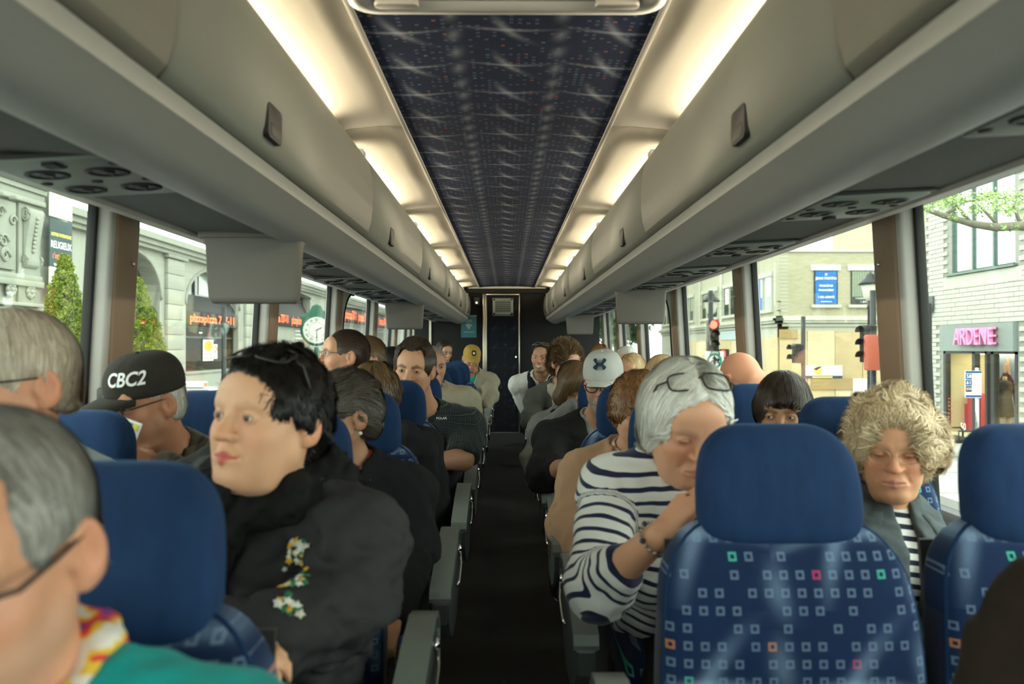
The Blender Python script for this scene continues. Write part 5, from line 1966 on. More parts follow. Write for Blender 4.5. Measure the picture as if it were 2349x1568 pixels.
class Pose:
    def __init__(s, HC, yaw=0, pitch=0, roll=0, hs=1.0, hip=(0, 0, .50), tyaw=0, sw=.185, girth=1.0, arm=1.0, bust=0.0, belly=0.0, neck=.054, nb=None, arms=None, nlen=.172):
        s.HC = V3(HC); s.Rm = rotm(yaw, pitch, roll); s.hs = hs
        s.Hp = V3(hip)
        half = rotm(yaw * .35, pitch * .45, roll * .5)
        s.NB = V3(nb) if nb is not None else s.HC + half @ V3(0, .045, -nlen) * hs
        s.up = nrm(s.NB - s.Hp)
        lat = V3(math.cos(R(tyaw)), math.sin(R(tyaw)), 0)
        s.lat = nrm(lat - s.up * float(lat @ s.up))
        s.fwd = np.cross(s.lat, s.up)
        s.L = float(np.linalg.norm(s.NB - s.Hp))
        s.sw, s.girth, s.arm, s.bust, s.belly, s.neck = sw, girth, arm, bust, belly, neck
        s.C1 = s.Hp + s.up * s.L * .60
        s.sh = {k: s.NB + s.lat * k * sw - s.up * .055 - s.fwd * .012 for k in (-1, 1)}
        for k in (-1, 1): s.sh[k][0] = min(1.06, max(-1.06, s.sh[k][0]))
        s.el, s.wr, s.hand = {}, {}, {}
        for k in (-1, 1):
            a = (arms or {}).get(k, {})
            s.el[k] = V3(a['e']) if 'e' in a else s.sh[k] + s.lat * k * .055 + s.fwd * .07 - s.up * .27
            s.wr[k] = V3(a['w']) if 'w' in a else s.el[k] + s.fwd * .22 - s.lat * k * .10 - V3(0, 0, .02)
            s.el[k][0] = min(1.06, max(-1.06, s.el[k][0])); s.wr[k][0] = min(1.06, max(-1.06, s.wr[k][0]))
            d = s.wr[k] - s.el[k]
            s.hand[k] = hand_caps(s.wr[k], a.get('hd', d), a.get('hn', (0, 0, -1)), a.get('th', 1), a.get('curl', .6), a.get('s', 1.0)) if a.get('hand', True) else []

    def tl(s, p, c):
        q = p - c
        return np.stack([q @ s.lat, q @ s.fwd, q @ s.up], 1)

    def torso(s, p):
        g = s.girth
        q = s.tl(p, s.Hp)
        f = q * V3(.76, 1, 1)
        d = cap(f, (0, -.01, -.02), (0, .0, s.L * .58), .125 * g, .120 * g)
        d = smin(d, cap(f, (0, .0, s.L * .55), (0, -.01, s.L - .10), .122 * g, .088 * g), .06)
        d = smin(d, cap(f, (0, -.012, s.L - .075), (0, -.005, s.L - .03), .066, .050), .06)
        if s.belly: d = smin(d, ell(q, (0, .05 + .03 * s.belly, s.L * .28), (.165 * g, .10 + .05 * s.belly, .17)), .06)
        if s.bust:
            m = np.stack([np.abs(q[:, 0]), q[:, 1], q[:, 2]], 1)
            d = smin(d, ell(m, (.085, .085, s.L * .56), (.085, .06 + .04 * s.bust, .080)), .05)
        return d

    def shoulders(s, p):
        d = cap(p, s.sh[-1], s.sh[1], .062 * s.arm)
        for k in (-1, 1):
            d = smin(d, cap(p, s.NB + s.up * .030 - s.fwd * .01, s.sh[k], .046, .050 * s.arm), .05)
        return d

    def armf(s, p, k, short=None):
        a = s.arm
        if short is not None:
            e = s.sh[k] + (s.el[k] - s.sh[k]) * short
            return cap(p, s.sh[k], e, .056 * a, (.056 - .012 * short) * a)
        d = cap(p, s.sh[k], s.el[k], .056 * a, .044 * a)
        return smin(d, cap(p, s.el[k], s.wr[k], .045 * a, .029), .03)

    def neckf(s, p):
        top = s.HC + s.Rm @ (V3(0, .018, -.045) * s.hs)
        return cap(p, s.NB - s.up * .02 - s.fwd * .002, top, s.neck * 1.12, s.neck)


PEOPLE = []


class Person:
    def __init__(s, label, head, pose, skin=(.62, .40, .29), lip=(.50, .20, .17), brow=(.08, .05, .035), beard=None, bstr=0.0, blush=.35, res=.004, bres=.010, seat=None, eyes_iris=None):
        s.label, s.head, s.pose, s.res, s.bres = label, head, pose, res, bres
        s.root = tag(empty('person', (float(pose.Hp[0]), float(pose.Hp[1]), float(pose.Hp[2]) - .12)), label, 'person', 'passengers')
        s.off = V3(s.root.location)
        s.col = (skin, lip, brow, beard, bstr, blush)
        s.Mh = Matrix.Translation(Vector(pose.HC - s.off)) @ Matrix(pose.Rm.tolist()).to_4x4() @ Matrix.Scale(pose.hs, 4)
        s.made = False
        PEOPLE.append(s)

    def hl(s, p):            # world -> head frame
        return ((p - s.pose.HC) @ s.pose.Rm) / s.pose.hs

    def skinf(s, p):
        ps = s.pose
        d = only_near(p, ps.HC, .17 * ps.hs, lambda q: s.head(s.hl(q)) * ps.hs)
        d = smin(d, ps.neckf(p), .028)
        d = smin(d, ps.torso(p) + .006, .05)
        d = smin(d, ps.shoulders(p) + .006, .04)
        for k in (-1, 1):
            c = (ps.sh[k] + ps.el[k] + ps.wr[k]) / 3
            r_ = max(float(np.linalg.norm(c - q)) for q in (ps.sh[k], ps.el[k], ps.wr[k])) + .06
            d = smin(d, only_near(p, c, r_, lambda q: ps.armf(q, k)), .03)
            if ps.hand[k]:
                pts = np.stack([q for c in ps.hand[k] for q in c[:2]])
                hc = pts.mean(0)
                hr = float(np.linalg.norm(pts - hc, axis=1).max()) + .015
                def hf(q):
                    h = None
                    for a, b, ra, rb in ps.hand[k]:
                        c = cap(q, a, b, ra, rb)
                        h = c if h is None else smin(h, c, .006)
                    return h
                d = smin(d, only_near(p, hc, hr, hf), .012)
        return d

    def body(s, hands=None):
        ps = s.pose
        zc = float(ps.NB[2]) - .005
        hr = .165 * ps.hs
        lo = np.minimum(ps.HC - hr, ps.NB - .09); hi = np.maximum(ps.HC + hr, ps.NB + .09)
        lo[2] = zc; hi[2] = ps.HC[2] + hr
        parts = [isosurface(s.skinf, lo, hi, s.res)]
        allp = np.stack([ps.Hp] + [ps.sh[k] for k in (-1, 1)] + [ps.el[k] for k in (-1, 1)] + [ps.wr[k] for k in (-1, 1)] + [q for k in (-1, 1) for c in ps.hand[k] for q in c[:2]])
        lo2 = allp.min(0) - .17; hi2 = allp.max(0) + .17
        lo2[2] = max(lo2[2], ps.Hp[2] - .2)
        hi2[2] = zc + s.bres * 1.6
        if hi2[2] > lo2[2]:
            parts.append(isosurface(s.skinf, lo2, hi2, s.bres * 1.3, 0))
        # arms or hands raised above the neck plane
        tp = allp[:, 2].max() + .04
        if tp > zc + s.bres:
            far = [k for k in (-1, 1) if max(ps.wr[k][2], ps.el[k][2], max([c[1][2] for c in ps.hand[k]] + [-9])) > zc - .03]
            for k in far:
                a_ = np.stack([ps.el[k], ps.wr[k]] + [q for c in ps.hand[k] for q in c[:2]])
                l3 = a_.min(0) - .06; h3 = a_.max(0) + .05
                l3[2] = zc
                def fk(p, k=k):
                    d = ps.armf(p, k)
                    for a, b, ra, rb in ps.hand[k]:
                        d = smin(d, cap(p, a, b, ra, rb), .008)
                    return d
                if h3[2] > zc + .01: parts.append(isosurface(fk, l3, h3, min(s.bres, .006)))
        vs, fs, o = [], [], 0
        for v, f in parts:
            vs.append(v); fs.append(f + o); o += len(v)
        v = np.concatenate(vs); f = np.concatenate(fs)
        skin, lip, brow, beard, bstr, blush = s.col
        c = s.head.colour(s.hl(v), skin, lip, brow, beard, bstr, blush)
        far = (np.linalg.norm(v - ps.HC, axis=1) > .17 * ps.hs)
        c[far] = V3(skin) * V3(1.0, .90, .78)
        me = np_mesh('body', v - s.off, f, m_skin)
        at = me.attributes.new('tint', 'FLOAT_COLOR', 'POINT')
        at.data.foreach_set('color', np.concatenate([c, np.ones((len(c), 1), F32)], 1).astype(F32).ravel())
        s.ob = link('body', me, s.root)
        if s.head.eyes != 'closed':
            for k in (-1, 1):
                e = MB()
                for (a, b, mi, r_) in ((0, 30, 1, .0122), (30, 170, 0, .0120)):
                    e.cur = mi
                    th = [a + (b - a) * i / 6 for i in range(7)]
                    e.loft([[(max(1e-4, r_ * math.sin(R(t))) * math.cos(2 * math.pi * j / 16), -r_ * math.cos(R(t)), max(1e-4, r_ * math.sin(R(t))) * math.sin(2 * math.pi * j / 16)) for j in range(16)] for t in th], True, True)
                o = link('eye', e.mesh('eye', [m_eyew, m_iris]), s.root)
                o.matrix_local = s.Mh @ Matrix.Translation((k * .0325, -.0790, .0008)) @ Matrix.Rotation(R(s.gaze[0]) if hasattr(s, 'gaze') else 0, 4, 'Z')
        return s.ob

    # ---- clothes ---------------------------------------------------------------------------
    def garment(s, name, mat, t=.014, sleeve='long', neck_r=.072, neck_dip=.0, vee=None, folds=.006, ffreq=32, bottom=-.05, openf=None, seed=1, collar=None, side=(-1, 1), hood=0.0, res=None, vest=False):
        ps = s.pose
        q0 = ps.NB + ps.up * neck_dip
        def parts(p):
            dt = smin(ps.torso(p), ps.shoulders(p) if not vest else cap(p, ps.sh[-1] * .68 + ps.sh[1] * .32 + ps.up * .03, ps.sh[1] * .68 + ps.sh[-1] * .32 + ps.up * .03, .052), .04)
            da = None
            for k in side:
                if sleeve is None: continue
                if sleeve == 'long':
                    e = ps.wr[k]
                    a = smin(cap(p, ps.sh[k], ps.el[k], .060 * ps.arm, .050 * ps.arm), cap(p, ps.el[k], e, .050 * ps.arm, .036), .03)
                elif isinstance(sleeve, dict):
                    f_ = sleeve.get(k, 1.0)
                    if f_ > 1.0:
                        e = ps.el[k] + (ps.wr[k] - ps.el[k]) * (f_ - 1)
                        a = smin(cap(p, ps.sh[k], ps.el[k], .060 * ps.arm, .050 * ps.arm), cap(p, ps.el[k], e, .050 * ps.arm, .043), .03)
                    else:
                        e = ps.sh[k] + (ps.el[k] - ps.sh[k]) * f_
                        a = cap(p, ps.sh[k], e, .060 * ps.arm, .060 * ps.arm)
                else:
                    e = ps.sh[k] + (ps.el[k] - ps.sh[k]) * sleeve
                    a = cap(p, ps.sh[k], e, .060 * ps.arm, .062 * ps.arm)
                if not (sleeve == 'long'):
                    # cut the cuff square
                    if isinstance(sleeve, dict) and sleeve.get(k, 1) > 1: ax_ = nrm(ps.wr[k] - ps.el[k])
                    else: ax_ = nrm(ps.el[k] - ps.sh[k])
                    a = smax(a, (p - e) @ ax_ - t, .006)
                else:
                    a = smax(a, (p - e) @ nrm(ps.wr[k] - ps.el[k]) - t - .005, .006)
                da = a if da is None else np.minimum(da, a)
            return dt, da
        def f(p):
            dt, da = parts(p)
            d = dt if da is None else smin(dt, da, .024)
            fa = folds
            if sleeve is not None:
                for k in side:
                    for jt, rr in ((ps.el[k], .10), (ps.sh[k] - ps.up * .10, .10)):
                        q = p - jt
                        fa = fa + folds * 1.1 * np.exp(-np.einsum('ij,ij->i', q, q) / (rr * rr))
            d = d - t + fa * .8 * wob(p, ffreq, seed) + fa * .62 * wob(p, ffreq * 2.4, seed + 5) + fa * .22 * wob(p, ffreq * 4.6, seed + 9)
            if hood:
                d = smin(d, ell(ps.tl(p, ps.NB), (0, -.075, -.01), (.13, .055 + hood, .06)), .03)
            if collar:
                cr, ch = collar
                a = ps.NB - ps.fwd * .006
                top = a + ps.up * ch + ps.fwd * ch * .25
                ring = cap(p, a, top, cr, cr * .98)
                d = smin(d, ring, .012)
            n_ = cap(p, q0, q0 + ps.up * .30 + ps.fwd * .05, neck_r)
            d = smax(d, -n_, .008)
            if vee:
                w_, dep = vee
                q = ps.tl(p, ps.NB)
                tt = np.clip(-q[:, 2] / dep, 0, 1)
                vv = np.maximum(np.maximum(np.abs(q[:, 0]) - w_ * (1 - tt), .0 - q[:, 1] + .02), -(q[:, 2] + dep))
                d = smax(d, -vv, .006)
            if openf:
                q = ps.tl(p, ps.NB)
                vv = np.maximum(np.abs(q[:, 0] - openf[1] if len(openf) > 1 else np.abs(q[:, 0])) - openf[0] + np.minimum(q[:, 2], 0) * (openf[2] if len(openf) > 2 else 0), .01 - q[:, 1])
                d = smax(d, -vv, .006)
            q = (p - ps.Hp) @ ps.up
            d = smax(d, bottom - q, .02)
            return d
        pts = [ps.Hp, ps.sh[-1], ps.sh[1], ps.NB + ps.up * .06]
        if sleeve is not None:
            for k in side: pts += [ps.el[k]] + ([ps.wr[k]] if sleeve == 'long' or isinstance(sleeve, dict) else [])
        a = np.stack(pts)
        lo = a.min(0) - .19 - t; hi = a.max(0) + .17 + t
        hi[2] = a[:, 2].max() + .09 + t
        lo[2] = max(lo[2], ps.Hp[2] - .12)
        v, fc = isosurface(f, lo, hi, res or s.bres, 0)
        dt, da = parts(v)
        q = s.pose.tl(v, ps.Hp)
        cl = q[:, [0, 2, 1]].copy()
        if da is not None:
            for k in side:
                ar = cap(v, ps.sh[k], ps.el[k], .06)
                ar2 = cap(v, ps.el[k], ps.wr[k], .045)
                m_ = smoothstep(.000, .009, dt - np.minimum(ar, ar2)) * smoothstep(.50, .60, ((v - ps.NB) @ ps.lat) * k / ps.sw)
                a1 = nrm(ps.el[k] - ps.sh[k]); a2 = nrm(ps.wr[k] - ps.el[k])
                l1 = float(np.linalg.norm(ps.el[k] - ps.sh[k]))
                w = smoothstep(-.014, .014, ar - ar2)
                along = ((v - ps.sh[k]) @ a1) * (1 - w) + (l1 + (v - ps.el[k]) @ a2) * w
                vs0 = float((ps.sh[k] - ps.Hp) @ ps.up)
                cr = (v - ps.sh[k]) @ nrm(np.cross(a1, ps.fwd) + 1e-6)
                cl[:, 0] = cl[:, 0] * (1 - m_) + cr * m_
                cl[:, 1] = cl[:, 1] * (1 - m_) + (vs0 - along) * m_
        me = np_mesh(name, v - s.off, fc, mat)
        at = me.attributes.new('cl', 'FLOAT_VECTOR', 'POINT')
        at.data.foreach_set('vector', cl.astype(F32).ravel())
        return link(name, me, s.root)

    def legs(s, mat, knee_dy=-.42, drop=.42, spread=.10, r=.078, name='trousers', short=False):
        ps = s.pose
        h = s.bres * 1.3
        s.made = True
        def f(p):
            d = None
            for k in (-1, 1):
                hp = ps.Hp + V3(k * .075, -.02, -.035)
                kn = ps.Hp + V3(k * spread, knee_dy, -.03)
                an = kn + V3(0, -.02, -drop)
                c = cap(p, hp, kn, r * 1.15, r * .86)
                c = smin(c, cap(p, kn, an, r * .85, r * .72), .03)
                d = c if d is None else smin(d, c, .02)
            d = smin(d, ell(p - ps.Hp, (0, 0, -.02), (.175, .13, .10)), .05)
            return d + .004 * wob(p, 34, 3)
        lo = ps.Hp + V3(-.27, knee_dy - .14, -.03 - drop - .1); hi = ps.Hp + V3(.27, .17, .12)
        v, fc = isosurface(f, lo, hi, h, 0)
        o = link(name, np_mesh(name, v - s.off, fc, mat), s.root)
        return o

    # ---- hair ---------------------------------------------------------------------------------
    def hair(s, mat, top=.012, side=.008, back=.010, line=.062, low=-.05, ear=True, flow='down', strands=3000, length=.06, width=.0016, curl=0.0, cfreq=60, lift=.003, face_w=.064, bob=None, seed=3, part=0.0, recede=0.0, lump=.0, lfreq=40, res=None, temple=.0, fringe=None):
        rng = np.random.RandomState(seed)
        hd = s.head
        def f(p):
            m = np.stack([np.abs(p[:, 0]), p[:, 1], p[:, 2]], 1)
            d = ell(m, (0, .016 + (back - side) * .3, .030), (.0755 + side, .0945 + back, .0865 + top))
            if bob:
                bz, bw, bd = bob      # bottom height, extra width, extra depth
                d = smin(d, cap(m * V3(.86, 1, 1), (.022 + bw * .5, .022, .01), (.024 + bw * .6, .022 + bd * .3, bz + .035), .052 + bw * .5, .045 + bw * .6), .03)
            else:
                d = smin(d, ell(m, (0, .040, -.030), (.066 + side, .066 + back, .060)), .03)
            # keep off the face
            fz = line - .105
            fc = ell(m, (0, -.098, fz), (face_w, .078, .108))
            if fringe:
                fc = np.maximum(fc, m[:, 2] - fringe - .012 * wob(p, 90, 4))
            d = smax(d, -fc, .012)
            if recede: d = smax(d, -ell(m, (.042, -.085, line + .01), (.026, .05, .03)), .012)
            if ear:
                d = smax(d, -cap(m, (.092, -.012 - temple, -.004), (.090, .004, -.060), .026, .040), .010)
                d = smax(d, -ell(m, (.07, -.075, -.055), (.05, .06, .055)), .012)
            d = np.maximum(d, low - p[:, 2] - .008 * wob(p, 70, 2))
            if part:
                d = smax(d, -cap(p, (part, -.075, .105), (part, .03, .135), .010), .014)
            if lump: d = d + lump * wob(p, lfreq, seed)
            return d
        lo = V3(-.17, -.17, min(low, bob[0] if bob else 0) - .05); hi = V3(.17, .19, .19)
        v, fc = isosurface(f, lo, hi, (res or s.res) * 1.35, 0)
        if len(v) == 0: return None
        hr = .35 + .3 * wob(v, 160, 5)
        vs, fs, rs = [v], [fc], [np.clip(hr, 0, 1)]
        if strands:
            ok = np.nonzero(hd(v) > -.002)[0]
            ii = rng.choice(ok, strands)
            p = v[ii] + rng.normal(size=(strands, 3)).astype(F32) * .002
            ph = rng.rand(strands).astype(F32) * 6.28
            steps = 7
            ln = (length * (.6 + .7 * rng.rand(strands))).astype(F32)
            pts = []
            wh = V3(0, .035, .12)
            hgt = (lift * rng.rand(strands) ** 1.5).astype(F32)
            for k in range(steps):
                if k % 2 == 0 or flow == 'up': g = grad(f, p)
                if k == 0:
                    p = p - g * f(p)[:, None]
                pts.append(p + g * (hgt * (k / steps) + .0006)[:, None])
                if flow == 'down': t = nrm3(p - wh) * .8 + V3(0, 0, -.55)
                elif flow == 'back': t = np.tile(V3(0, 1, .15), (strands, 1)) + np.stack([p[:, 0] * 2, p[:, 1] * 0, -np.maximum(p[:, 1], 0) * 9], 1)
                elif flow == 'side':
                    sg = np.sign(p[:, 0] - part)
                    t = np.stack([sg * .9, -.25 + p[:, 1] * 3, -.35 - np.abs(p[:, 0]) * 9], 1)
                elif flow == 'up': t = g * 1.1 + V3(0, .25, .55)
                else: t = nrm3(p - wh) * .5 + V3(0, 0, -.3)
                if curl:
                    t = t + curl * np.stack([wob(p, cfreq, 21), wob(p, cfreq, 22), wob(p, cfreq, 23)], 1) * 1.8
                    t = t + curl * .8 * np.cross(g, t) * np.sin(ph + k * 1.4)[:, None]
                t = t - g * (t * g).sum(1, keepdims=True) * (0 if flow == 'up' else 1)
                t = nrm3(t)
                p = p + t * (ln / steps)[:, None]
                if flow != 'up':
                    p = p - g * f(p)[:, None]
            A = np.stack(pts, 1)                         # strands x steps x 3
            T = np.gradient(A, axis=1)
            N = nrm3(A.reshape(-1, 3) - V3(0, .01, .02)).reshape(A.shape)
            S_ = np.cross(T, N); S_ /= (np.linalg.norm(S_, axis=2, keepdims=True) + 1e-9)
            w = width * (1 - .75 * (np.arange(steps) / (steps - 1)) ** 2)[None, :, None] * (.6 + .8 * rng.rand(strands, 1, 1))
            L = A - S_ * w; Rr = A + S_ * w
            sv = np.stack([L, Rr], 2).reshape(-1, 3)     # per strand: step-major pairs
            b = (np.arange(strands) * steps * 2)[:, None] + (np.arange(steps - 1) * 2)[None, :]
            q = np.stack([b, b + 1, b + 3, b + 2], -1).reshape(-1, 4)
            vs.append(sv.astype(F32)); fs.append(q + len(v))
            rs.append(np.repeat(rng.rand(strands), steps * 2))
        V_ = np.concatenate(vs); Fc = np.concatenate(fs)
        Mh = np.array(s.Mh, F32)
        V_ = V_ @ Mh[:3, :3].T + Mh[:3, 3]
        me = np_mesh('hair', V_, Fc, mat)
        at = me.attributes.new('hr', 'FLOAT', 'POINT')
        at.data.foreach_set('value', np.concatenate(rs).astype(F32))
        return link('hair', me, s.root)

    def on_head(s, mb, name, mats, bevel=0.0, parent=None):
        o = mb.build(name, mats, parent or s.root, bevel)
        if parent is None: o.matrix_local = s.Mh
        return o

    def glasses(s, mat, shape='round', z=.0, on_top=False, lens=True, w=.0245, h=.019, thick=.0016, drop=0.0):
        g = MB()
        Mx = Matrix.Identity(4)
        if on_top: Mx = Matrix.Translation((0, .010, .012)) @ Matrix.Rotation(R(-62), 4, 'X') @ Matrix.Scale(1.08, 4)
        yf = -.113
        lenses = []
        for k in (-1, 1):
            pts = []
            for q in range(24):
                a = 2 * math.pi * q / 24
                c, s_ = math.cos(a), math.sin(a)
                e = 2.0 if shape == 'round' else 3.4
                x = w * math.copysign(abs(c) ** (2 / e), c); zz = h * math.copysign(abs(s_) ** (2 / e), s_)
                pts.append((k * .0335 + x, yf + .004 + (abs(k * .0335 + x) * .9) ** 2 * 3.0, z + zz - drop))
            g.tube(pts + [pts[0]], thick, 6, Mx)
            lenses.append(pts)
            g.tube([(k * (.0335 + w), yf + .014, z + .006 - drop), (k * .077, -.085, z + .008 - drop * .5), (k * .0805, -.03, z + .010), (k * .0815, .012, z + .012), (k * .080, .030, z - .008)], [thick * 1.1, thick * 1.2, thick, thick, thick * .8], 6, Mx)
        g.tube([(-.0335 + w, yf + .005, z + .004 - drop), (0, yf - .001, z + .007 - drop), (.0335 - w, yf + .005, z + .004 - drop)], thick, 6, Mx)
        o = s.on_head(g, 'glasses', mat)
        if lens:
            for pts in lenses:
                lm = MB().add([Mx @ Vector(p) for p in pts], [tuple(range(24))], False)
                link('lens', lm.mesh('lens', m_lens), o)
        return o

    def cap_hat(s, mat, bill_mat=None, tilt=0, rx=.0880, ry=.1100, rz=.086, zb=.046, bill=.075, bw=.066, button=True, low_back=.0, curve=.016, under=None):
        """six-panel baseball cap: crown, visor, button, seams"""
        Mx = Matrix.Rotation(R(tilt), 4, 'X')
        g = MB()
        cy, cz = .008, zb
        def pt(lon, lat, o=0.0):
            hc = max(0.0, math.cos(lat)) ** .62
            x = (rx + o) * hc * math.sin(lon)
            y = cy - (ry + o) * hc * math.cos(lon)
            return (x, y, cz + (rz + o) * math.sin(lat) if lat > 0 else cz + (rz + o) * lat * .9)
        rings = []
        for j in range(13):
            lat = -.26 + (math.pi / 2 + .24) * j / 12
            lat = min(lat, math.pi / 2 - .02)
            ring = []
            for i in range(48):
                lon = 2 * math.pi * i / 48
                ring.append(pt(lon, lat, -.0012 if i % 8 == 4 and lat < 1.45 else 0))
            rings.append(ring)
        g.loft(rings, True, True, Mx)
        crown = s.on_head(g, 'cap', mat)
        v = MB()
        top, bot = [], []
        nU, nV = 17, 7
        for j in range(nV):
            t = j / (nV - 1)
            for i in range(nU):
                u = -1 + 2 * i / (nU - 1)
                lon = u * .86
                bx, by, bz = pt(lon, -.16, .001)
                ext = bill * math.sqrt(max(0, 1 - abs(u) ** 2.6))
                x = bx * (1 - .10 * t) 
                y = by - ext * t
                zz = bz - curve * (u * u) * (.4 + .9 * t) - .10 * ext * t - .05 * ext * t * t
                top.append((x, y, zz))
                bot.append((x, y, zz - .004))
        fs = [(j * nU + i, j * nU + i + 1, (j + 1) * nU + i + 1, (j + 1) * nU + i) for j in range(nV - 1) for i in range(nU - 1)]
        v.add(top, fs, True, Mx)
        v.cur = 1 if under else 0
        v.add(bot, [tuple(reversed(f)) for f in fs], True, Mx)
        rim = [(nV - 1) * nU + i for i in range(nU)]
        v.add([top[i] for i in rim] + [bot[i] for i in rim], [(i, i + 1, nU + i + 1, nU + i) for i in range(nU - 1)], True, Mx)
        vo = v.build('visor', [bill_mat or mat] + ([under] if under else []), crown)
        if button:
            MB().lathe([(.007, -.002), (.007, .001), (.004, .004), (.0005, .005)], pt(0, math.pi / 2 - .02), 'z', 12, True, Mx).build('button', mat, crown)
        s.cappt = lambda lon, lat, o=.0012: Mx @ Vector(pt(lon, lat, o))
        s.caprad = (rx, ry, rz)
        return crown

    def on_cap(s, me, crown, lon0, lat0, size, name='cap_badge', proud=.0015):
        """wrap a flat mesh (xz plane, metres) round the crown"""
        bm = bmesh.new(); bm.from_mesh(me)
        bmesh.ops.triangulate(bm, faces=bm.faces)
        for _ in range(2):
            bmesh.ops.subdivide_edges(bm, edges=[e for e in bm.edges if e.calc_length() > .006], cuts=1)
        for v in bm.verts:
            lat = lat0 + v.co.z * size / s.caprad[2]
            lon = lon0 + v.co.x * size / (s.caprad[1] * math.cos(max(0, lat)) ** .62)
            v.co = s.cappt(lon, lat, proud - v.co.y * size)
        bmesh.ops.recalc_face_normals(bm, faces=bm.faces)
        bm.to_mesh(me); bm.free()
        return link(name, me, crown)


def nrm3(a):
    return a / (np.linalg.norm(a, axis=1, keepdims=True) + 1e-9)
# ------------------------------------------------------------------ the passengers
def pw(px, py, d):
    return V3(P(px, py, d))


def rel(px, a):
    """turn an angle seen from the camera into a heading in the coach"""
    return a + math.degrees(math.atan((VPX - px) / FPX))


def pose(px, py, d, turn, pitch=0, roll=0, hip=None, hz=.47, **kw):
    return Pose(pw(px, py, d), rel(px, turn), pitch, roll, hip=(hip[0], hip[1], hz), **kw)


PALE, ROSY, TAN, OLIVE = (.70, .43, .29), (.70, .38, .26), (.52, .30, .19), (.50, .31, .20)
h_grey = hair_mat('hair_grey', (.13, .12, .105), (.42, .40, .36))
h_white = hair_mat('hair_white', (.48, .47, .41), (.90, .88, .80))
h_sandgrey = hair_mat('hair_sandy_grey', (.36, .29, .20), (.70, .62, .50))
h_black = hair_mat('hair_black', (.004, .0035, .0035), (.018, .015, .014), .5)
h_darkbrown = hair_mat('hair_dark_brown', (.012, .008, .006), (.075, .050, .034))
h_brown = hair_mat('hair_brown', (.06, .032, .014), (.24, .145, .07))
h_auburn = hair_mat('hair_auburn', (.10, .040, .015), (.34, .17, .07))
h_blond = hair_mat('hair_blond', (.30, .17, .06), (.78, .56, .30))
h_curly = hair_mat('hair_fair_curls', (.36, .23, .11), (.92, .76, .50))
h_saltpep = hair_mat('hair_salt_pepper', (.020, .017, .013), (.13, .11, .085), .55)

c_teal = cloth('teal_jacket', (.0, .34, .33), .55, .15, .1)
c_lblue = cloth('pale_blue_shirt', (.45, .58, .62), .8)
c_blackj = cloth('black_jacket', (.026, .026, .027), .75, .2, .25)
c_blacks = cloth('black_scarf', (.008, .008, .008), .95, .3, .3)
c_blackc = cloth('black_coat', (.010, .011, .013), .85, .2, .2)
c_beige = cloth('beige_jacket', (.38, .35, .25), .8, .1, .1)
c_khaki = cloth('khaki_jacket', (.34, .31, .22), .8, .12, .1)
c_tan = cloth('tan_cardigan', (.42, .25, .145), .9, .12, .3)
c_cream = cloth('cream_shirt', (.62, .56, .44), .9, .08, .2)
c_denim = cloth('denim_jacket', (.075, .092, .098), .9, .35, .2, .002, 700)
c_greyshirt = cloth('grey_shirt', (.30, .32, .30), .9, .1, .1)
c_darkj = cloth('charcoal_jacket', (.018, .018, .017), .85, .2, .15)
c_white = cloth('white_shirt', (.66, .66, .60), .85, .05, .1)
c_navyvest = cloth('dark_vest', (.010, .012, .018), .85, .2, .1)
c_greyk = cloth('grey_knit', (.21, .21, .20), .95, .15, .3, .002, 900)
c_greenj = cloth('grey_green_jacket', (.11, .115, .10), .85, .15, .1)
c_maroon = cloth('maroon_cloth', (.22, .035, .022), .9, .2, .2)
c_jeans = cloth('blue_jeans', (.05, .085, .11), .9, .3, .15, .0015, 900)
c_greyjeans = cloth('grey_jeans', (.10, .12, .12), .9, .3, .15, .0015, 900)
c_darkp = cloth('dark_trousers', (.012, .013, .015), .85, .2, .1)
c_brownp = cloth('brown_shorts', (.12, .09, .055), .9, .2, .1)
c_pink = cloth('coral_cloth', (.75, .12, .13), .8, .1, .1)
c_stripe = stripes_cloth('navy_white_stripes', (.76, .76, .72), (.012, .018, .055), .0305, .33)
c_stripe2 = stripes_cloth('black_white_stripes', (.72, .72, .68), (.012, .014, .03), .028, .45)
c_plaid = plaid_cloth('dark_check_shirt', (.030, .048, .056), (.018, .020, .020), (.17, .19, .19), .024)
c_plaidb = plaid_cloth('brown_check_shirt', (.12, .095, .065), (.028, .024, .022), (.19, .155, .11), .085)
c_checks = plaid_cloth('cream_check_scarf', (.55, .50, .38), (.50, .46, .36), (.02, .02, .02), .034)


def scarf(per, mat, r=.046, R0=.082, lump=.010, seed=2, drop=.0, name='scarf', tails=None, res=None, off=(0, 0, 0)):
    ps = per.pose
    c = ps.NB + ps.up * (.028 - drop) + ps.fwd * .008 + V3(off)
    ring = []
    for q in range(14):
        a = 2 * math.pi * q / 14
        ring.append(c + ps.lat * R0 * math.cos(a) + ps.fwd * (R0 * .95 * math.sin(a)) + ps.up * (-.022 * math.sin(a)))
    def f(p):
        d = None
        for i in range(14):
            e = cap(p, ring[i], ring[(i + 1) % 14], r * (1 + .15 * math.sin(i * 2.1)), r * (1 + .15 * math.sin((i + 1) * 2.1)))
            d = e if d is None else smin(d, e, .02)
        for a, b, r0, r1 in (tails or ()):
            d = smin(d, cap(p, a, b, r0, r1), .02)
        return d + lump * wob(p, 60, seed) + lump * .5 * wob(p, 130, seed + 1)
    pts = np.stack(ring + [q for t in (tails or ()) for q in t[:2]])
    v, fc = isosurface(f, pts.min(0) - r * 1.6, pts.max(0) + r * 1.6, res or per.bres * .8, 0)
    return link(name, np_mesh(name, v - per.off, fc, mat), per.root)


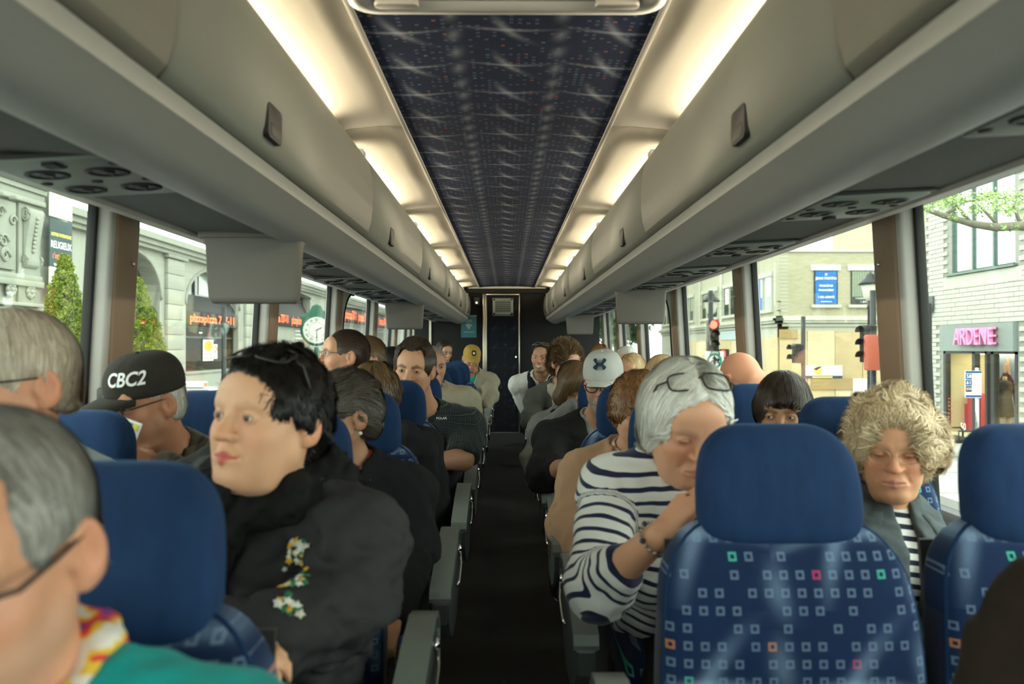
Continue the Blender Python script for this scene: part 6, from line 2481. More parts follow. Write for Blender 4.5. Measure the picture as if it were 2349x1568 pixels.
def lapels(per, mat, h=.06, w=.05, t=.006, spread=.07, name='collar', drop=.0, back=.05):
    """turned-down collar lying on the shoulders: a curved band with pointed front ends"""
    ps = per.pose
    n = 22
    inner, outer = [], []
    for i in range(n + 1):
        a = R(-62 + (304) * i / n) - R(90) + R(0)
        # runs from one front point round the back to the other
        ang = R(90 + 28) + (2 * math.pi - R(56)) * i / n
        ca, sa = math.cos(ang), math.sin(ang)
        rI = .070
        base = ps.NB + ps.up * (.036 - drop) + ps.lat * rI * ca + ps.fwd * rI * sa * .95 - ps.up * .035 * max(0, sa)
        frac = abs(2 * i / n - 1)
        o = w * (1 + .55 * frac ** 3)
        out = base + (ps.lat * ca + ps.fwd * sa * (1 if sa > 0 else .75)) * o - ps.up * (h * .75 + .02 * frac)
        inner.append(base); outer.append(out)
    rows = []
    for k in range(6):
        s_ = k / 5
        rows.append([inner[i] * (1 - s_) + outer[i] * s_ + ps.up * (.020 * math.sin(math.pi * s_)) for i in range(n + 1)])
    mb = MB()
    mb.loft([[tuple(q - per.off) for q in r_] for r_ in rows], True, False, None, False)
    o = mb.build(name, mat, per.root)
    m = o.modifiers.new('thickness', 'SOLIDIFY')
    m.thickness = t
    return o


# --- 1. man in the teal jacket, at the very front on the left --------------------------------------
ps = pose(-35, 1268, .70, -30, 10, 0, (-.49, .80), .40, nb=(-.47, .755, .80), sw=.20, girth=1.05, neck=.058)
p = Person('grey-haired man in glasses and a bright teal jacket, front left', Head(old=1.0, fat=.3, eyes='open'), ps, ROSY, (.50, .22, .18), (.25, .22, .2), (.45, .36, .30), .25, res=.0034, bres=.009)
p.body()
p.hair(h_grey, top=.010, side=.006, back=.008, line=.072, recede=1, flow='side', strands=6000, length=.05, part=-.03)
p.glasses(m_frameblk, 'rect', thick=.0022)
p.garment('jacket', c_teal, .022, 'long', .088, .000, folds=.012, ffreq=26, vee=(.07, .2), seed=4)
lapels(p, c_teal, .07, .06, .008)
m_rain = Mat('rainbow_strap', (.5, .1, .1), .7)
_x, _y, _z = m_rain.xyz(m_rain.coord())
_n = m_rain.noise(m_rain.coord(), 26, 2)
_c = m_rain.mix(_n.gt(.42), (.20, .04, .30), (.72, .06, .05))
_c = m_rain.mix(_n.gt(.50), _c, (.80, .50, .05))
_c = m_rain.mix(_n.gt(.58), _c, (.75, .70, .62))
m_rain.set('Base Color', _c)
sc_ = scarf(p, m_rain.m, .022, .082, .005, 5, -.012, 'neck_scarf', [(ps.NB + ps.fwd * .085 + ps.lat * .035, ps.NB + ps.fwd * .12 + ps.lat * .03 - ps.up * .20, .020, .022), (ps.NB + ps.fwd * .085 - ps.lat * .03, ps.NB + ps.fwd * .12 - ps.lat * .02 - ps.up * .20, .018, .02)])

# --- 2. fair-grey man by the window, second row left --------------------------------------------
ps = pose(22, 880, 1.36, -58, 2, 0, (-.93, 1.58), .42, girth=1.0, neck=.056)
p = Person('fair grey-haired man with glasses seen from behind his ear, second row left window', Head(old=1.0, fat=.2), ps, ROSY, (.5, .25, .2), (.3, .25, .2), res=.0045, bres=.012)
p.body()
p.hair(h_sandgrey, top=.014, side=.010, back=.012, line=.070, flow='side', strands=5000, length=.05, part=-.03, low=-.045)
p.glasses(m_frameblk, 'rect')
p.garment('shirt', c_lblue, .014, 'long', .066, .010, collar=(.076, .04))

# --- 3. man in the black cap with white letters ---------------------------------------------------
ps = pose(335, 918, 2.08, -58, 12, 4, (-.95, 2.36), .42, hs=.96, sw=.19, girth=1.02, neck=.058, nb=tuple(pw(392, 1052, 2.20)),
          arms={1: dict(e=pw(480, 1170, 2.14), w=pw(378, 1080, 1.98), hd=(-.85, -.25, .28), hn=(0, .7, -.6), th=1, curl=1.1), -1: dict(e=pw(230, 1230, 2.2), w=pw(300, 1180, 1.95))})
p = Person('man in a black lettered cap reading, brown check shirt, third row left', Head(old=1.0, fat=.4, brow=.5), ps, (.50, .26, .165), (.45, .2, .16), (.3, .25, .2), (.42, .3, .23), .25, res=.0042, bres=.0085)
p.body()
p.hair(h_white, top=-.004, side=.003, back=.004, line=.05, low=-.060, flow='down', strands=2500, length=.018)
m_cap3 = cloth('black_cap', (.030, .027, .022), .9, .25, .2)
crown = p.cap_hat(m_cap3, tilt=0, bill=.085)
p.on_cap(text_mesh('CBC2', 1, m_wtext, bold=.02, depth=.02, xs=.85, shear=.18), crown, .62, .40, .052, 'lettering')
p.glasses(m_frameblk, 'rect', thick=.002)
p.garment('shirt', c_plaidb, .014, 'long', .066, .004, folds=.007, collar=(.078, .03), seed=7)
lapels(p, c_plaidb)
lf = tag(empty('leaflet', P(300, 1002, 1.90), (R(-12), R(14), R(-18))), 'small printed leaflet with colour pictures held by the capped man', 'leaflet')
MB().box(-.075, .022, -.001, .001, -.055, .040).build('sheet', m_wpaper, lf)
for q, cc in enumerate(((.8, .7, .05), (.1, .25, .1), (.55, .05, .25), (.7, .25, .05))):
    MB().box(.001 - q * .017, .015 - q * .017, -.002, .0, .018, .034).build('picture', simple('print_%d' % q, cc, .5), lf)

# --- 4. dark-haired woman in black, looking up to the left -----------------------------------------
ps = pose(620, 960, 1.47, -43, -7, 3, (-.50, 1.56), .40, hs=1.03, sw=.190, girth=1.10, arm=1.08, bust=.9, neck=.062, nb=(-.438, 1.545, .868), tyaw=-32,
          arms={1: dict(e=pw(796, 1385, 1.40), w=pw(630, 1450, 1.24), hd=(-.8, -.3, -.1), curl=.8), -1: dict(e=pw(330, 1420, 1.50), w=pw(520, 1470, 1.22))})
p = Person('woman with short black curls and red lipstick in a black jacket, looking up left', Head(True, old=.8, fat=.9, nose=1.05, brow=.22, smile=.25), ps, (.74, .46, .31), (.50, .035, .045), (.10, .06, .045), blush=.5, res=.0032, bres=.0075)
p.body()
p.hair(h_black, top=.022, side=.010, back=.014, line=.070, low=-.075, flow='down', curl=.9, cfreq=75, lump=.006, lfreq=80, strands=14000, length=.040, lift=.012, width=.0012, temple=.02, face_w=.070)
p.glasses(m_frameblk, 'rect', on_top=True, w=.030, h=.022, thick=.0025)
ja = p.garment('jacket', c_blackj, .026, 'long', .085, -.020, folds=.012, ffreq=26, hood=.02, seed=12)
scarf(p, c_blacks, .052, .092, .016, 8, .010, 'scarf', [(ps.NB + ps.fwd * .15 - ps.lat * .02, ps.NB + ps.fwd * .24 - ps.up * .30 - ps.lat * .07, .060, .052), (ps.NB + ps.fwd * .14 + ps.lat * .03, ps.NB + ps.fwd * .225 - ps.up * .26 - ps.lat * .0, .048, .040)])
p.legs(c_jeans, knee_dy=-.40, r=.085)
# flower embroidery stitched on the jacket front
me = ja.data
co = np.empty(len(me.vertices) * 3, F32); me.vertices.foreach_get('co', co); co = co.reshape(-1, 3)
no = np.empty(len(me.vertices) * 3, F32); me.vertices.foreach_get('normal', no); no = no.reshape(-1, 3)
wl_ = co + p.off
qx = VPX + wl_[:, 0] / wl_[:, 1] * FPX; qy = VPY - (wl_[:, 2] - CAMZ) / wl_[:, 1] * FPX
sel = []
_r = random.Random(3)
for q in range(60):      # spots on the breast of the jacket, beside the scarf
    tx, ty = _r.uniform(648, 700), _r.uniform(1228, 1398)
    nb2 = np.nonzero((np.abs(qx - tx) < 12) & (np.abs(qy - ty) < 12))[0]
    if len(nb2): sel.append(int(nb2[np.argmin(wl_[nb2, 1])]))
cols_ = [cloth('stitch_white', (.70, .70, .62)), cloth('stitch_gold', (.62, .36, .04)), cloth('stitch_green', (.03, .16, .08)), cloth('stitch_pale', (.60, .55, .30))]
rg = random.Random(5)
for i in sel:
    fl = MB()
    n_ = Vector(no[i]); c_ = Vector(co[i]) + n_ * .002
    u_ = n_.orthogonal().normalized(); v_ = n_.cross(u_)
    mt_ = cols_[rg.choice((0, 0, 1, 2, 2, 3))]
    r_ = rg.uniform(.005, .010)
    a0 = rg.random() * 6
    ring = [c_ + (u_ * math.cos(a0 + k * math.pi / 5) + v_ * math.sin(a0 + k * math.pi / 5)) * r_ * (1 if k % 2 else .55) for k in range(10)]
    fl.add([c_ + n_ * .0025] + ring, [(0, 1 + k, 1 + (k + 1) % 10) for k in range(10)], False)
    fl.build('stitched_flower', mt_, ja)

# --- 5. grey-brown haired woman with earring -----------------------------------------------------
ps = pose(783, 950, 2.34, -60, -2, 0, (-.50, 2.40), .42, sw=.178, girth=1.0, bust=.6, neck=.050, arm=1.0,
          arms={1: dict(e=pw(948, 1270, 2.30), w=pw(900, 1400, 2.05), curl=.8)})
p = Person('woman with grey-brown hair, thin glasses and a pearl earring, third row left aisle', Head(True, old=.8, fat=.3, brow=.6), ps, (.46, .27, .17), (.45, .16, .14), (.06, .04, .03), res=.0042, bres=.0095)
p.body()
p.hair(h_saltpep, top=.020, side=.010, back=.018, line=.070, low=-.062, flow='back', strands=8000, length=.055, lump=.006, lfreq=70, lift=.012, curl=.35)
p.glasses(m_frameblk, 'rect', w=.022, h=.013, thick=.0014)
MB().lathe([(.0005, -.006), (.004, -.0045), (.006, 0), (.004, .0045), (.0005, .006)], (0, 0, 0), 'z', 10).build('pearl_earring', simple('pearl', (.75, .72, .66), .2, .05), p.root).matrix_local = p.Mh @ Matrix.Translation((.091, .012, -.048))
p.garment('jacket', c_blackc, .022, 'long', .070, .0, vee=(.05, .12), folds=.008, ffreq=26, seed=21)
M_ = Mat('dotted_scarf', (.01, .01, .01), .9)
_v = M_.node('ShaderNodeTexVoronoi', Scale=42.0, Vector=M_.coord())
M_.set('Base Color', M_.mix(E(M_.nt, _v.outputs['Distance']).lt(.17), (.008, .008, .009), (.55, .53, .48)))
scarf(p, M_.m, .028, .074, .006, 9, .02, 'scarf', [(ps.NB + ps.fwd * .09, ps.NB + ps.fwd * .14 - ps.up * .25, .036, .03)])
p.garment('blouse', c_pink, .008, None, .060, .0, folds=.003)
p.legs(c_jeans, knee_dy=-.38)

# --- 6. light-brown haired woman behind her ------------------------------------------------------
ps = pose(856, 908, 3.24, -25, 6, 0, (-.52, 3.22), .42, neck=.05, girth=.95, bust=.4)
p = Person('woman with teased golden brown hair, mostly hidden, fourth row left aisle', Head(True, old=.5), ps, (.5, .3, .2), (.45, .2, .17), (.1, .07, .04), res=.0055, bres=.013)
p.body()
p.hair(h_brown, top=.026, side=.020, back=.024, line=.068, low=-.075, ear=False, bob=(-.06, .012, .02), flow='down', strands=4500, length=.06, lump=.006, lfreq=60, lift=.010)
p.garment('jacket', c_blackc, .02, 'long', .07, .01, seed=5)

# --- 7. man in the dark check shirt leaning on the seat ------------------------------------------
ps = pose(949, 846, 3.66, -12, 4, 5, (-.46, 4.02), .42, hs=1.06, sw=.215, girth=1.15, arm=1.2, belly=.6, neck=.064, nb=tuple(pw(972, 950, 3.80)),
          arms={1: dict(e=pw(1060, 1052, 3.72), w=pw(960, 1062, 3.52), hd=(-1, -.2, .1), curl=.7), -1: dict(e=pw(872, 1070, 3.86), w=pw(915, 1085, 3.56))})
p = Person('dark-haired man in a dark check short-sleeved shirt leaning on the seat ahead', Head(old=1.3, fat=.6, eyes='narrow', nose=1.25, brow=1.0, jaw=1.06), ps, (.56, .335, .225), (.42, .22, .17), (.03, .022, .018), (.35, .22, .16), .25, res=.0042, bres=.0095)
p.body()
p.hair(h_darkbrown, top=.024, side=.013, back=.014, line=.068, flow='back', strands=9000, length=.07, lift=.007, low=-.060, lump=.005, lfreq=60, face_w=.062, temple=-.02, recede=1, curl=.15)
sh7 = p.garment('shirt', c_plaid, .016, {1: .80, -1: .80}, .070, .006, folds=.007, collar=(.080, .035), vee=(.022, .07), seed=31)
lapels(p, c_plaid, .05, .045)
p.garment('undershirt', c_darkp, .006, None, .06, .0, folds=.0)
p.legs(c_greyjeans, knee_dy=-.40, r=.085)
co = np.empty(len(sh7.data.vertices) * 3, F32); sh7.data.vertices.foreach_get('co', co); co = co.reshape(-1, 3) + p.off
qx = VPX + co[:, 0] / co[:, 1] * FPX; qy = VPY - (co[:, 2] - CAMZ) / co[:, 1] * FPX
nb2 = np.nonzero((np.abs(qx - 1018) < 9) & (np.abs(qy - 962) < 9))[0]
if len(nb2):
    c_ = co[nb2[np.argmin(co[nb2, 1])]]
    text('pocket_label', 'POLAR', .016, m_wtext, sh7, Vector(c_ - p.off) + Vector((0, -.012, 0)), (R(-18), 0, R(8)), bold=.0004)

# --- 8. man with glasses in profile by the window --------------------------------------------------
ps = pose(789, 816, 3.72, -76, -6, 0, (-.92, 4.02), .42, neck=.056)
p = Person('dark-haired man in wire glasses looking out of the left window in profile', Head(old=.5, nose=1.1), ps, (.58, .33, .22), (.45, .2, .16), (.04, .03, .02), (.3, .2, .15), .2, res=.0045, bres=.013)
p.body()
p.hair(h_darkbrown, top=.010, side=.006, back=.010, line=.064, flow='back', strands=5000, length=.045, low=-.05)
p.glasses(m_framesil, 'rect', w=.022, h=.014)
p.garment('shirt', c_darkj, .014, 'long', .066, .01, collar=(.076, .035))

# --- 9-13. farther back on the left ---------------------------------------------------------------
ps = pose(838, 822, 4.72, -62, 0, 0, (-.93, 4.86), .42, neck=.05)
p = Person('woman with streaked short brown hair behind the man in profile', Head(True), ps, (.58, .36, .25), res=.006, bres=.015)
p.body()
p.hair(h_brown, top=.020, side=.012, back=.022, line=.068, low=-.06, flow='back', strands=3500, length=.05, lift=.008)
p.garment('jacket', c_darkj, .018, 'long', .07, .01)

ps = pose(894, 838, 5.45, -60, 14, 0, (-.86, 5.68), .42, neck=.05)
p = Person('black-haired woman bowed beside the plaid-shirted man, sixth row left', Head(True, ears=False), ps, (.62, .40, .28), res=.007, bres=.016)
p.body()
p.hair(h_black, top=.012, side=.010, back=.014, line=.070, ear=False, bob=(-.12, .008, .015), low=-.15, flow='side', part=.005, strands=3000, length=.09)
p.garment('jacket', c_darkj, .018, 'long', .07, .01)

ps = pose(992, 838, 4.86, 15, 6, 0, (-.47, 4.86), .42, sw=.20, girth=1.1, arm=1.15, neck=.058, arms={1: dict(e=pw(1082, 985, 4.82), w=pw(1050, 1050, 4.6))})
p = Person('grey-haired person in a beige jacket behind the plaid-shirted man', Head(old=.8), ps, (.50, .29, .20), res=.006, bres=.012)
p.body()
p.hair(h_grey, top=.004, side=.006, back=.008, line=.085, recede=1, strands=2500, length=.03)
p.garment('jacket', c_beige, .022, 'long', .072, .0, folds=.010, ffreq=26, collar=(.085, .045), seed=44)
p.legs(c_darkp, knee_dy=-.38)

ps = pose(1082, 822, 7.95, 8, 16, 3, (-.42, 8.14), .42, sw=.20, girth=1.1, arm=1.1, neck=.058, arms={1: dict(e=pw(1126, 905, 7.9), w=pw(1112, 935, 7.6)), -1: dict(e=pw(1050, 930, 7.9), w=pw(1085, 945, 7.6))})
p = Person('man in a mustard yellow cap and khaki jacket near the rear door', Head(old=.8), ps, (.42, .24, .16), res=.007, bres=.014)
p.body()
p.hair(h_grey, top=-.004, side=.003, back=.005, strands=1500, length=.02)
m_ycap = cloth('mustard_cap', (.42, .27, .055), .9, .15, .2)
crown = p.cap_hat(m_ycap, tilt=4, bill=.07)
em = MB().lathe([(.017, 0), (.017, -.02), (.024, -.02), (.024, 0)], (0, 0, 0), 'y', 20, True, None, False)
p.on_cap(em.mesh('emblem', c_blackc), crown, 0, .52, 1.0, 'cap_emblem', .002)
em = MB().lathe([(.0005, -.02), (.012, -.02), (.012, 0), (.0005, 0)], (0, 0, 0), 'y', 16)
p.on_cap(em.mesh('emblem', c_cream), crown, 0, .52, 1.0, 'cap_emblem', .002)
p.garment('shirt', c_teal, .008, None, .062, .0, folds=0)
p.garment('jacket', c_khaki, .022, 'long', .072, .0, vee=(.05, .16), folds=.010, ffreq=24, collar=(.085, .04), seed=46)
p.legs(c_brownp, knee_dy=-.34, drop=.10, r=.095, name='shorts')
for k in (-1, 1):
    kn = ps.Hp + V3(k * .10, -.36, -.03)
    MB().tube([tuple(kn + V3(0, 0, -.02) - p.off), tuple(kn + V3(0, -.02, -.22) - p.off), tuple(kn + V3(0, -.02, -.40) - p.off)], [.062, .058, .042], 12).build('bare_leg', cloth('leg_skin', (.42, .22, .15)) if k < 0 else bpy.data.materials['leg_skin'], p.root)

ps = pose(1019, 806, 9.05, 30, 14, 0, (-.72, 9.02), .42, neck=.05)
p = Person('dark-haired woman with sunglasses on her head by the rear wall', Head(True), ps, (.55, .34, .24), res=.008, bres=.018)
p.body()
p.hair(h_darkbrown, top=.010, side=.010, back=.016, line=.070, ear=False, bob=(-.09, .008, .02), low=-.12, flow='side', part=.0, strands=2000, length=.08)
p.glasses(m_frameblk, 'rect', on_top=True)
p.garment('jacket', c_darkj, .018, 'long', .07, .01)

# --- 14. woman in the navy and white striped top --------------------------------------------------
ps = pose(1574, 966, 1.80, 20, 22, 0, (.47, 2.06), .40, hs=1.05, sw=.188, girth=1.08, arm=1.05, bust=.8, neck=.058, nb=(.44, 1.93, .862),
          arms={-1: dict(e=pw(1368, 1350, 1.80), w=pw(1512, 1228, 1.63), hd=(.55, -.02, .62), hn=(.75, .30, -.4), th=1, curl=.9), 1: dict(e=(.66, 1.86, .60), w=(.56, 1.66, .72), hd=(-.3, -.1, .6), hn=(0, .5, .3), curl=.8)})
p = Person('white-haired woman in a navy striped white top, head bowed, behind the empty seat', Head(True, eyes='closed', old=.9, fat=.8, brow=.35), ps, (.72, .42, .29), (.52, .20, .17), (.28, .22, .17), blush=.6, res=.0034, bres=.0075)
p.body()
p.hair(h_white, top=.020, side=.018, back=.022, line=.086, low=-.085, ear=False, bob=(-.075, .010, .018), flow='side', part=.012, strands=9000, length=.085, lift=.006, lump=.004, lfreq=50, face_w=.066)
p.glasses(m_frameblk, 'rect', on_top=True, w=.028, h=.020, thick=.002)
p.garment('striped_top', c_stripe, .014, {-1: 1.42, 1: 1.5}, .088, .004, folds=.007, ffreq=26, seed=51)
p.legs(c_darkp, knee_dy=-.40, r=.088)
br = MB()
wv = V3(ps.wr[-1]) - nrm(ps.wr[-1] - ps.el[-1]) * .012
ax_ = nrm(ps.wr[-1] - ps.el[-1]); u_ = nrm(np.cross(ax_, V3(0, 0, 1))); v_ = np.cross(ax_, u_)
bm_ = [simple('bracelet_silver', (.45, .42, .36), .3, .2, metal=.9), simple('bracelet_stone', (.03, .05, .06), .3, .2)]
for q in range(20):
    a = 2 * math.pi * q / 20
    c_ = wv + (u_ * math.cos(a) + v_ * math.sin(a)) * .037 - V3(p.off)
    br.cur = 1 if q % 4 == 0 else 0
    rr_ = .0062 if q % 4 == 0 else .0045
    br.lathe([(.0005, -rr_), (rr_ * .75, -rr_ * .7), (rr_, 0), (rr_ * .75, rr_ * .7), (.0005, rr_)], tuple(c_), 'z', 8)
br.build('bracelet', bm_, p.root)

# --- 15. curly fair-haired woman with closed eyes -------------------------------------------------
ps = pose(2050, 1026, 2.06, 2, 6, 0, (.97, 2.06), .40, hs=1.02, sw=.180, girth=1.02, arm=1.1, bust=.6, neck=.050)
p = Person('woman with fair curly hair, rimless glasses and closed eyes in a denim jacket', Head(True, eyes='closed', old=1.0, fat=.5, nose=1.12, brow=.3, smile=.1), ps, (.72, .40, .26), (.55, .20, .17), (.3, .22, .15), blush=.7, res=.0034, bres=.0075)
p.body()
p.hair(h_curly, top=.034, side=.034, back=.030, line=.080, low=-.085, ear=False, bob=(-.060, .026, .02), flow='curly', curl=1.0, cfreq=55, lump=.008, lfreq=62, strands=16000, length=.060, lift=.024, width=.0012, face_w=.072)
p.glasses(m_framegold, 'round', w=.024, h=.017, thick=.0008)
p.garment('striped_top', c_stripe2, .010, None, .058, .012, folds=.002, seed=3)
p.garment('denim_jacket', c_denim, .022, 'long', .066, .0, folds=.009, ffreq=30, openf=(.022, 0.0, -.02), seed=61)
lapels(p, c_denim, .07, .06, .007)
for q in range(3):
    c_ = ps.NB + ps.fwd * (.135 + .012 * q) - ps.up * (.08 + .09 * q) + ps.lat * .045 - p.off
    MB().lathe([(.0005, .004), (.006, .003), (.008, 0)], (0, 0, 0), 'y', 12, True, Matrix.Translation(c_) @ Matrix.Scale(-1, 4, (0, 1, 0))).build('button', bpy.data.materials['gold_frame'], p.root)

# --- 16. black-haired woman peeping over the seat --------------------------------------------------
ps = pose(1797, 950, 2.76, -4, 2, 0, (1.0, 2.88), .42, hs=1.04, neck=.05)
p = Person('woman with short black hair peeping over the empty front seat', Head(True, eyes='narrow', old=.2, brow=.7, nose=.95), ps, (.60, .36, .22), (.5, .2, .17), (.03, .02, .015), res=.0038, bres=.012)
p.gaze = (-32,)
p.body()
p.hair(h_darkbrown, top=.030, side=.016, back=.022, line=.050, low=-.055, ear=False, bob=(-.035, .006, .012), flow='down', strands=8000, length=.075, lift=.006, face_w=.060, fringe=.034)
p.garment('jacket', c_darkj, .018, 'long', .07, .01)

# --- 17. woman in the tan cardigan -----------------------------------------------------------------
ps = pose(1464, 944, 2.78, 12, 14, 0, (.50, 2.88), .42, sw=.188, girth=1.02, arm=1.08, bust=.5, neck=.052,
          arms={-1: dict(e=pw(1304, 1205, 2.76), w=pw(1372, 1300, 2.46), curl=.8)})
p = Person('auburn-haired woman in a tan cardigan behind the striped top woman', Head(True, old=.6, fat=.3), ps, (.58, .34, .24), res=.0048, bres=.0095)
p.body()
p.hair(h_auburn, top=.024, side=.018, back=.022, line=.064, low=-.080, ear=False, bob=(-.05, .012, .02), flow='curly', curl=.7, cfreq=60, lump=.008, lfreq=65, strands=6000, length=.05, lift=.012)
p.garment('cream_shirt', c_cream, .010, None, .064, .006, folds=.002, collar=(.074, .03))
p.garment('cardigan', c_tan, .022, 'long', .080, -.004, folds=.010, ffreq=24, openf=(.055, .0, -.05), seed=71)
tl_ = MB()
e_ = ps.el[-1]
tl_.loft([[tuple(V3(e_) + V3(x * w_ * .5 - .005, .06 + y * .05 + .16 * t, -.02 - .30 * t) - p.off) for x, y in ((-1, -.4), (1, -.5), (1.1, .5), (-.9, .6))] for t, w_ in ((0, .13), (.3, .12), (.6, .085), (.85, .05), (1, .02))], True, True)
tl_.build('cardigan_tail', c_tan, p.root)

# --- 18. man in the white cap ---------------------------------------------------------------------
ps = pose(1384, 876, 3.52, -10, 11, 0, (.47, 3.70), .42, sw=.205, girth=1.12, arm=1.2, neck=.060, nb=tuple(pw(1372, 972, 3.66)),
          arms={-1: dict(e=pw(1252, 1085, 3.52), w=pw(1335, 1062, 3.26), hd=(.9, -.2, .1), curl=.7), 1: dict(e=(.72, 3.6, .62), w=(.6, 3.35, .6))})
p = Person('bearded man in a white cap and black-rimmed glasses, charcoal jacket', Head(old=.8, fat=.3, brow=.8), ps, (.52, .30, .21), (.4, .2, .16), (.06, .05, .04), (.24, .23, .21), .85, res=.0042, bres=.010)
p.body()
p.hair(h_grey, top=-.004, side=.003, back=.005, strands=2000, length=.02, low=-.05)
m_wcap = cloth('white_cap', (.50, .50, .46), .85, .06, .15, .0008, 900)
crown = p.cap_hat(m_wcap, tilt=2, rz=.095, rx=.089, ry=.112, bill=.058, under=cloth('cap_under', (.06, .065, .07), .9))
lg = MB()
m_logo = cloth('cap_logo', (.018, .045, .075), .8)
arc_o = []
for sx in (-1, 1):
    for sz in (-1, 1):
        pts = [(sx * .030, sz * .006), (sx * .040, sz * .012), (sx * .052, sz * .026), (sx * .040, sz * .036), (sx * .026, sz * .040), (sx * .024, sz * .028), (sx * .016, sz * .010), (sx * .012, sz * .004)]
        lg.extrude(pts, 'y', 0, -.02)
ring = []
for q in range(24):
    a = 2 * math.pi * q / 24
    ring.append((.030 * math.cos(a), .0075 * math.sin(a)))
lg.loft([[(x, y_, z) for x, z in ring] for y_ in (0, -.02)], False, False)
for q in range(24):
    a, b_ = ring[q], ring[(q + 1) % 24]
    lg.add([(a[0], -.02, a[1]), (b_[0], -.02, b_[1]), (b_[0] * .72, -.02, b_[1] * .45), (a[0] * .72, -.02, a[1] * .45)], [(0, 1, 2, 3)])
p.on_cap(lg.mesh('cap_logo', m_logo), crown, .06, .62, .62, 'cap_logo', .0015)
p.glasses(m_frameblk, 'round', w=.026, h=.022, thick=.0026)
p.garment('grey_shirt', c_greyshirt, .010, None, .062, .006, folds=.003, collar=(.076, .034))
p.garment('jacket', c_darkj, .024, {-1: 1.25, 1: 1.6}, .078, -.004, vee=(.06, .22), folds=.009, ffreq=24, seed=81)
p.legs(c_greyjeans, knee_dy=-.38)

# --- 19. bald man by the right window ---------------------------------------------------------------
ps = pose(1700, 872, 3.58, 52, 26, 0, (.985, 3.72), .42, neck=.060, hs=1.03, sw=.165)
p = Person('bald man with gold-armed glasses beside the right window', Head(old=.5), ps, (.66, .33, .215), (.5, .22, .17), (.3, .2, .15), (.4, .28, .22), .2, blush=.5, res=.0042, bres=.013)
p.body()
p.glasses(m_framegold, 'rect', thick=.0016)
p.garment('shirt', c_darkj, .016, 'long', .068, .01, collar=(.078, .03))

# --- 20-25. farther back on the right ------------------------------------------------------------
ps = pose(1518, 868, 4.52, -8, 30, 0, (.95, 4.55), .42, neck=.05)
p = Person('blonde with a smooth bob bowed behind the white-haired woman', Head(True, ears=False), ps, (.62, .38, .27), res=.005, bres=.014)
p.body()
p.hair(h_blond, top=.016, side=.018, back=.018, line=.060, low=-.10, ear=False, bob=(-.075, .014, .018), flow='down', strands=6000, length=.085, lift=.003, face_w=.056, fringe=.02)
p.garment('jacket', c_darkj, .018, 'long', .07, .01)

ps = pose(1449, 852, 5.25, -22, 6, 0, (.84, 5.36), .42, hs=.95, neck=.048)
p = Person('smiling blonde girl with a side fringe beside a blue headrest', Head(True, smile=.6, old=0, brow=.6), ps, (.62, .36, .25), (.5, .2, .17), (.15, .09, .04), res=.005, bres=.015)
p.body()
p.hair(h_blond, top=.014, side=.014, back=.016, line=.064, low=-.12, ear=False, bob=(-.10, .010, .014), flow='side', part=-.02, strands=4500, length=.09, lift=.004)
p.garment('jacket', c_darkj, .018, 'long', .07, .01)

ps = pose(1437, 832, 6.1, 0, 0, 0, (.93, 6.18), .42, neck=.05)
p = Person('white-haired passenger just above the smiling blonde girl', Head(True), ps, (.6, .38, .28), res=.007, bres=.018)
p.body()
p.hair(h_white, top=.014, side=.012, back=.016, line=.066, strands=2500, length=.05, lift=.008)
p.garment('jacket', c_darkj, .018, 'long', .07, .01)

ps = pose(1378, 822, 7.0, 10, 5, 0, (.86, 7.0), .42, neck=.05)
p = Person('auburn-haired passenger whose crown shows above the white cap', Head(True), ps, (.6, .38, .28), res=.007, bres=.018)
p.body()
p.hair(h_auburn, top=.016, side=.012, back=.016, line=.066, ear=False, bob=(-.08, .008, .015), low=-.1, flow='side', part=.01, strands=2500, length=.08)
p.garment('jacket', c_darkj, .018, 'long', .07, .01)

ps = pose(1298, 832, 5.22, 38, 10, 0, (.46, 5.36), .42, sw=.19, girth=1.05, neck=.052, arms={-1: dict(e=pw(1222, 960, 5.2), w=pw(1262, 985, 4.95))})
p = Person('woman with spiky brown hair and a cream check scarf beside the white cap', Head(True, old=.6), ps, (.60, .37, .27), (.5, .22, .18), (.15, .1, .06), res=.005, bres=.011)
p.body()
p.hair(h_brown, top=.030, side=.020, back=.026, line=.064, low=-.085, ear=True, flow='up', strands=6000, length=.030, lift=.004, lump=.006, lfreq=60, temple=.02)
p.garment('jacket', c_greenj, .020, 'long', .074, .0, folds=.008, vee=(.05, .2), seed=91)
scarf(p, c_checks, .036, .082, .010, 11, .01, 'scarf', [(ps.NB + ps.fwd * .10 - ps.lat * .03, ps.NB + ps.fwd * .17 - ps.up * .30 - ps.lat * .05, .055, .07)])

ps = pose(1322, 882, 4.50, 58, 30, 0, (.46, 4.55), .42, sw=.185, girth=1.05, neck=.050, arms={-1: dict(e=pw(1238, 1000, 4.40), w=pw(1318, 935, 4.28), hd=(.5, 0, .6), hn=(.6, .4, -.2), curl=.9)})
p = Person('brown-haired woman in a dark vest and grey knit sleeves leaning on her hand', Head(True, old=.3), ps, (.56, .33, .23), res=.005, bres=.0105)
p.body()
p.hair(h_brown, top=.016, side=.014, back=.020, line=.062, low=-.16, ear=False, bob=(-.13, .010, .03), flow='down', strands=5000, length=.10, lift=.005)
p.garment('knit_sleeves', c_greyk, .016, 'long', .07, .0, folds=.007, seed=95)
p.garment('vest', c_navyvest, .032, None, .072, -.002, folds=.006, seed=96, vest=True)
p.garment('white_collar', c_white, .012, None, .060, .01, folds=.0, collar=(.074, .034), bottom=.25)

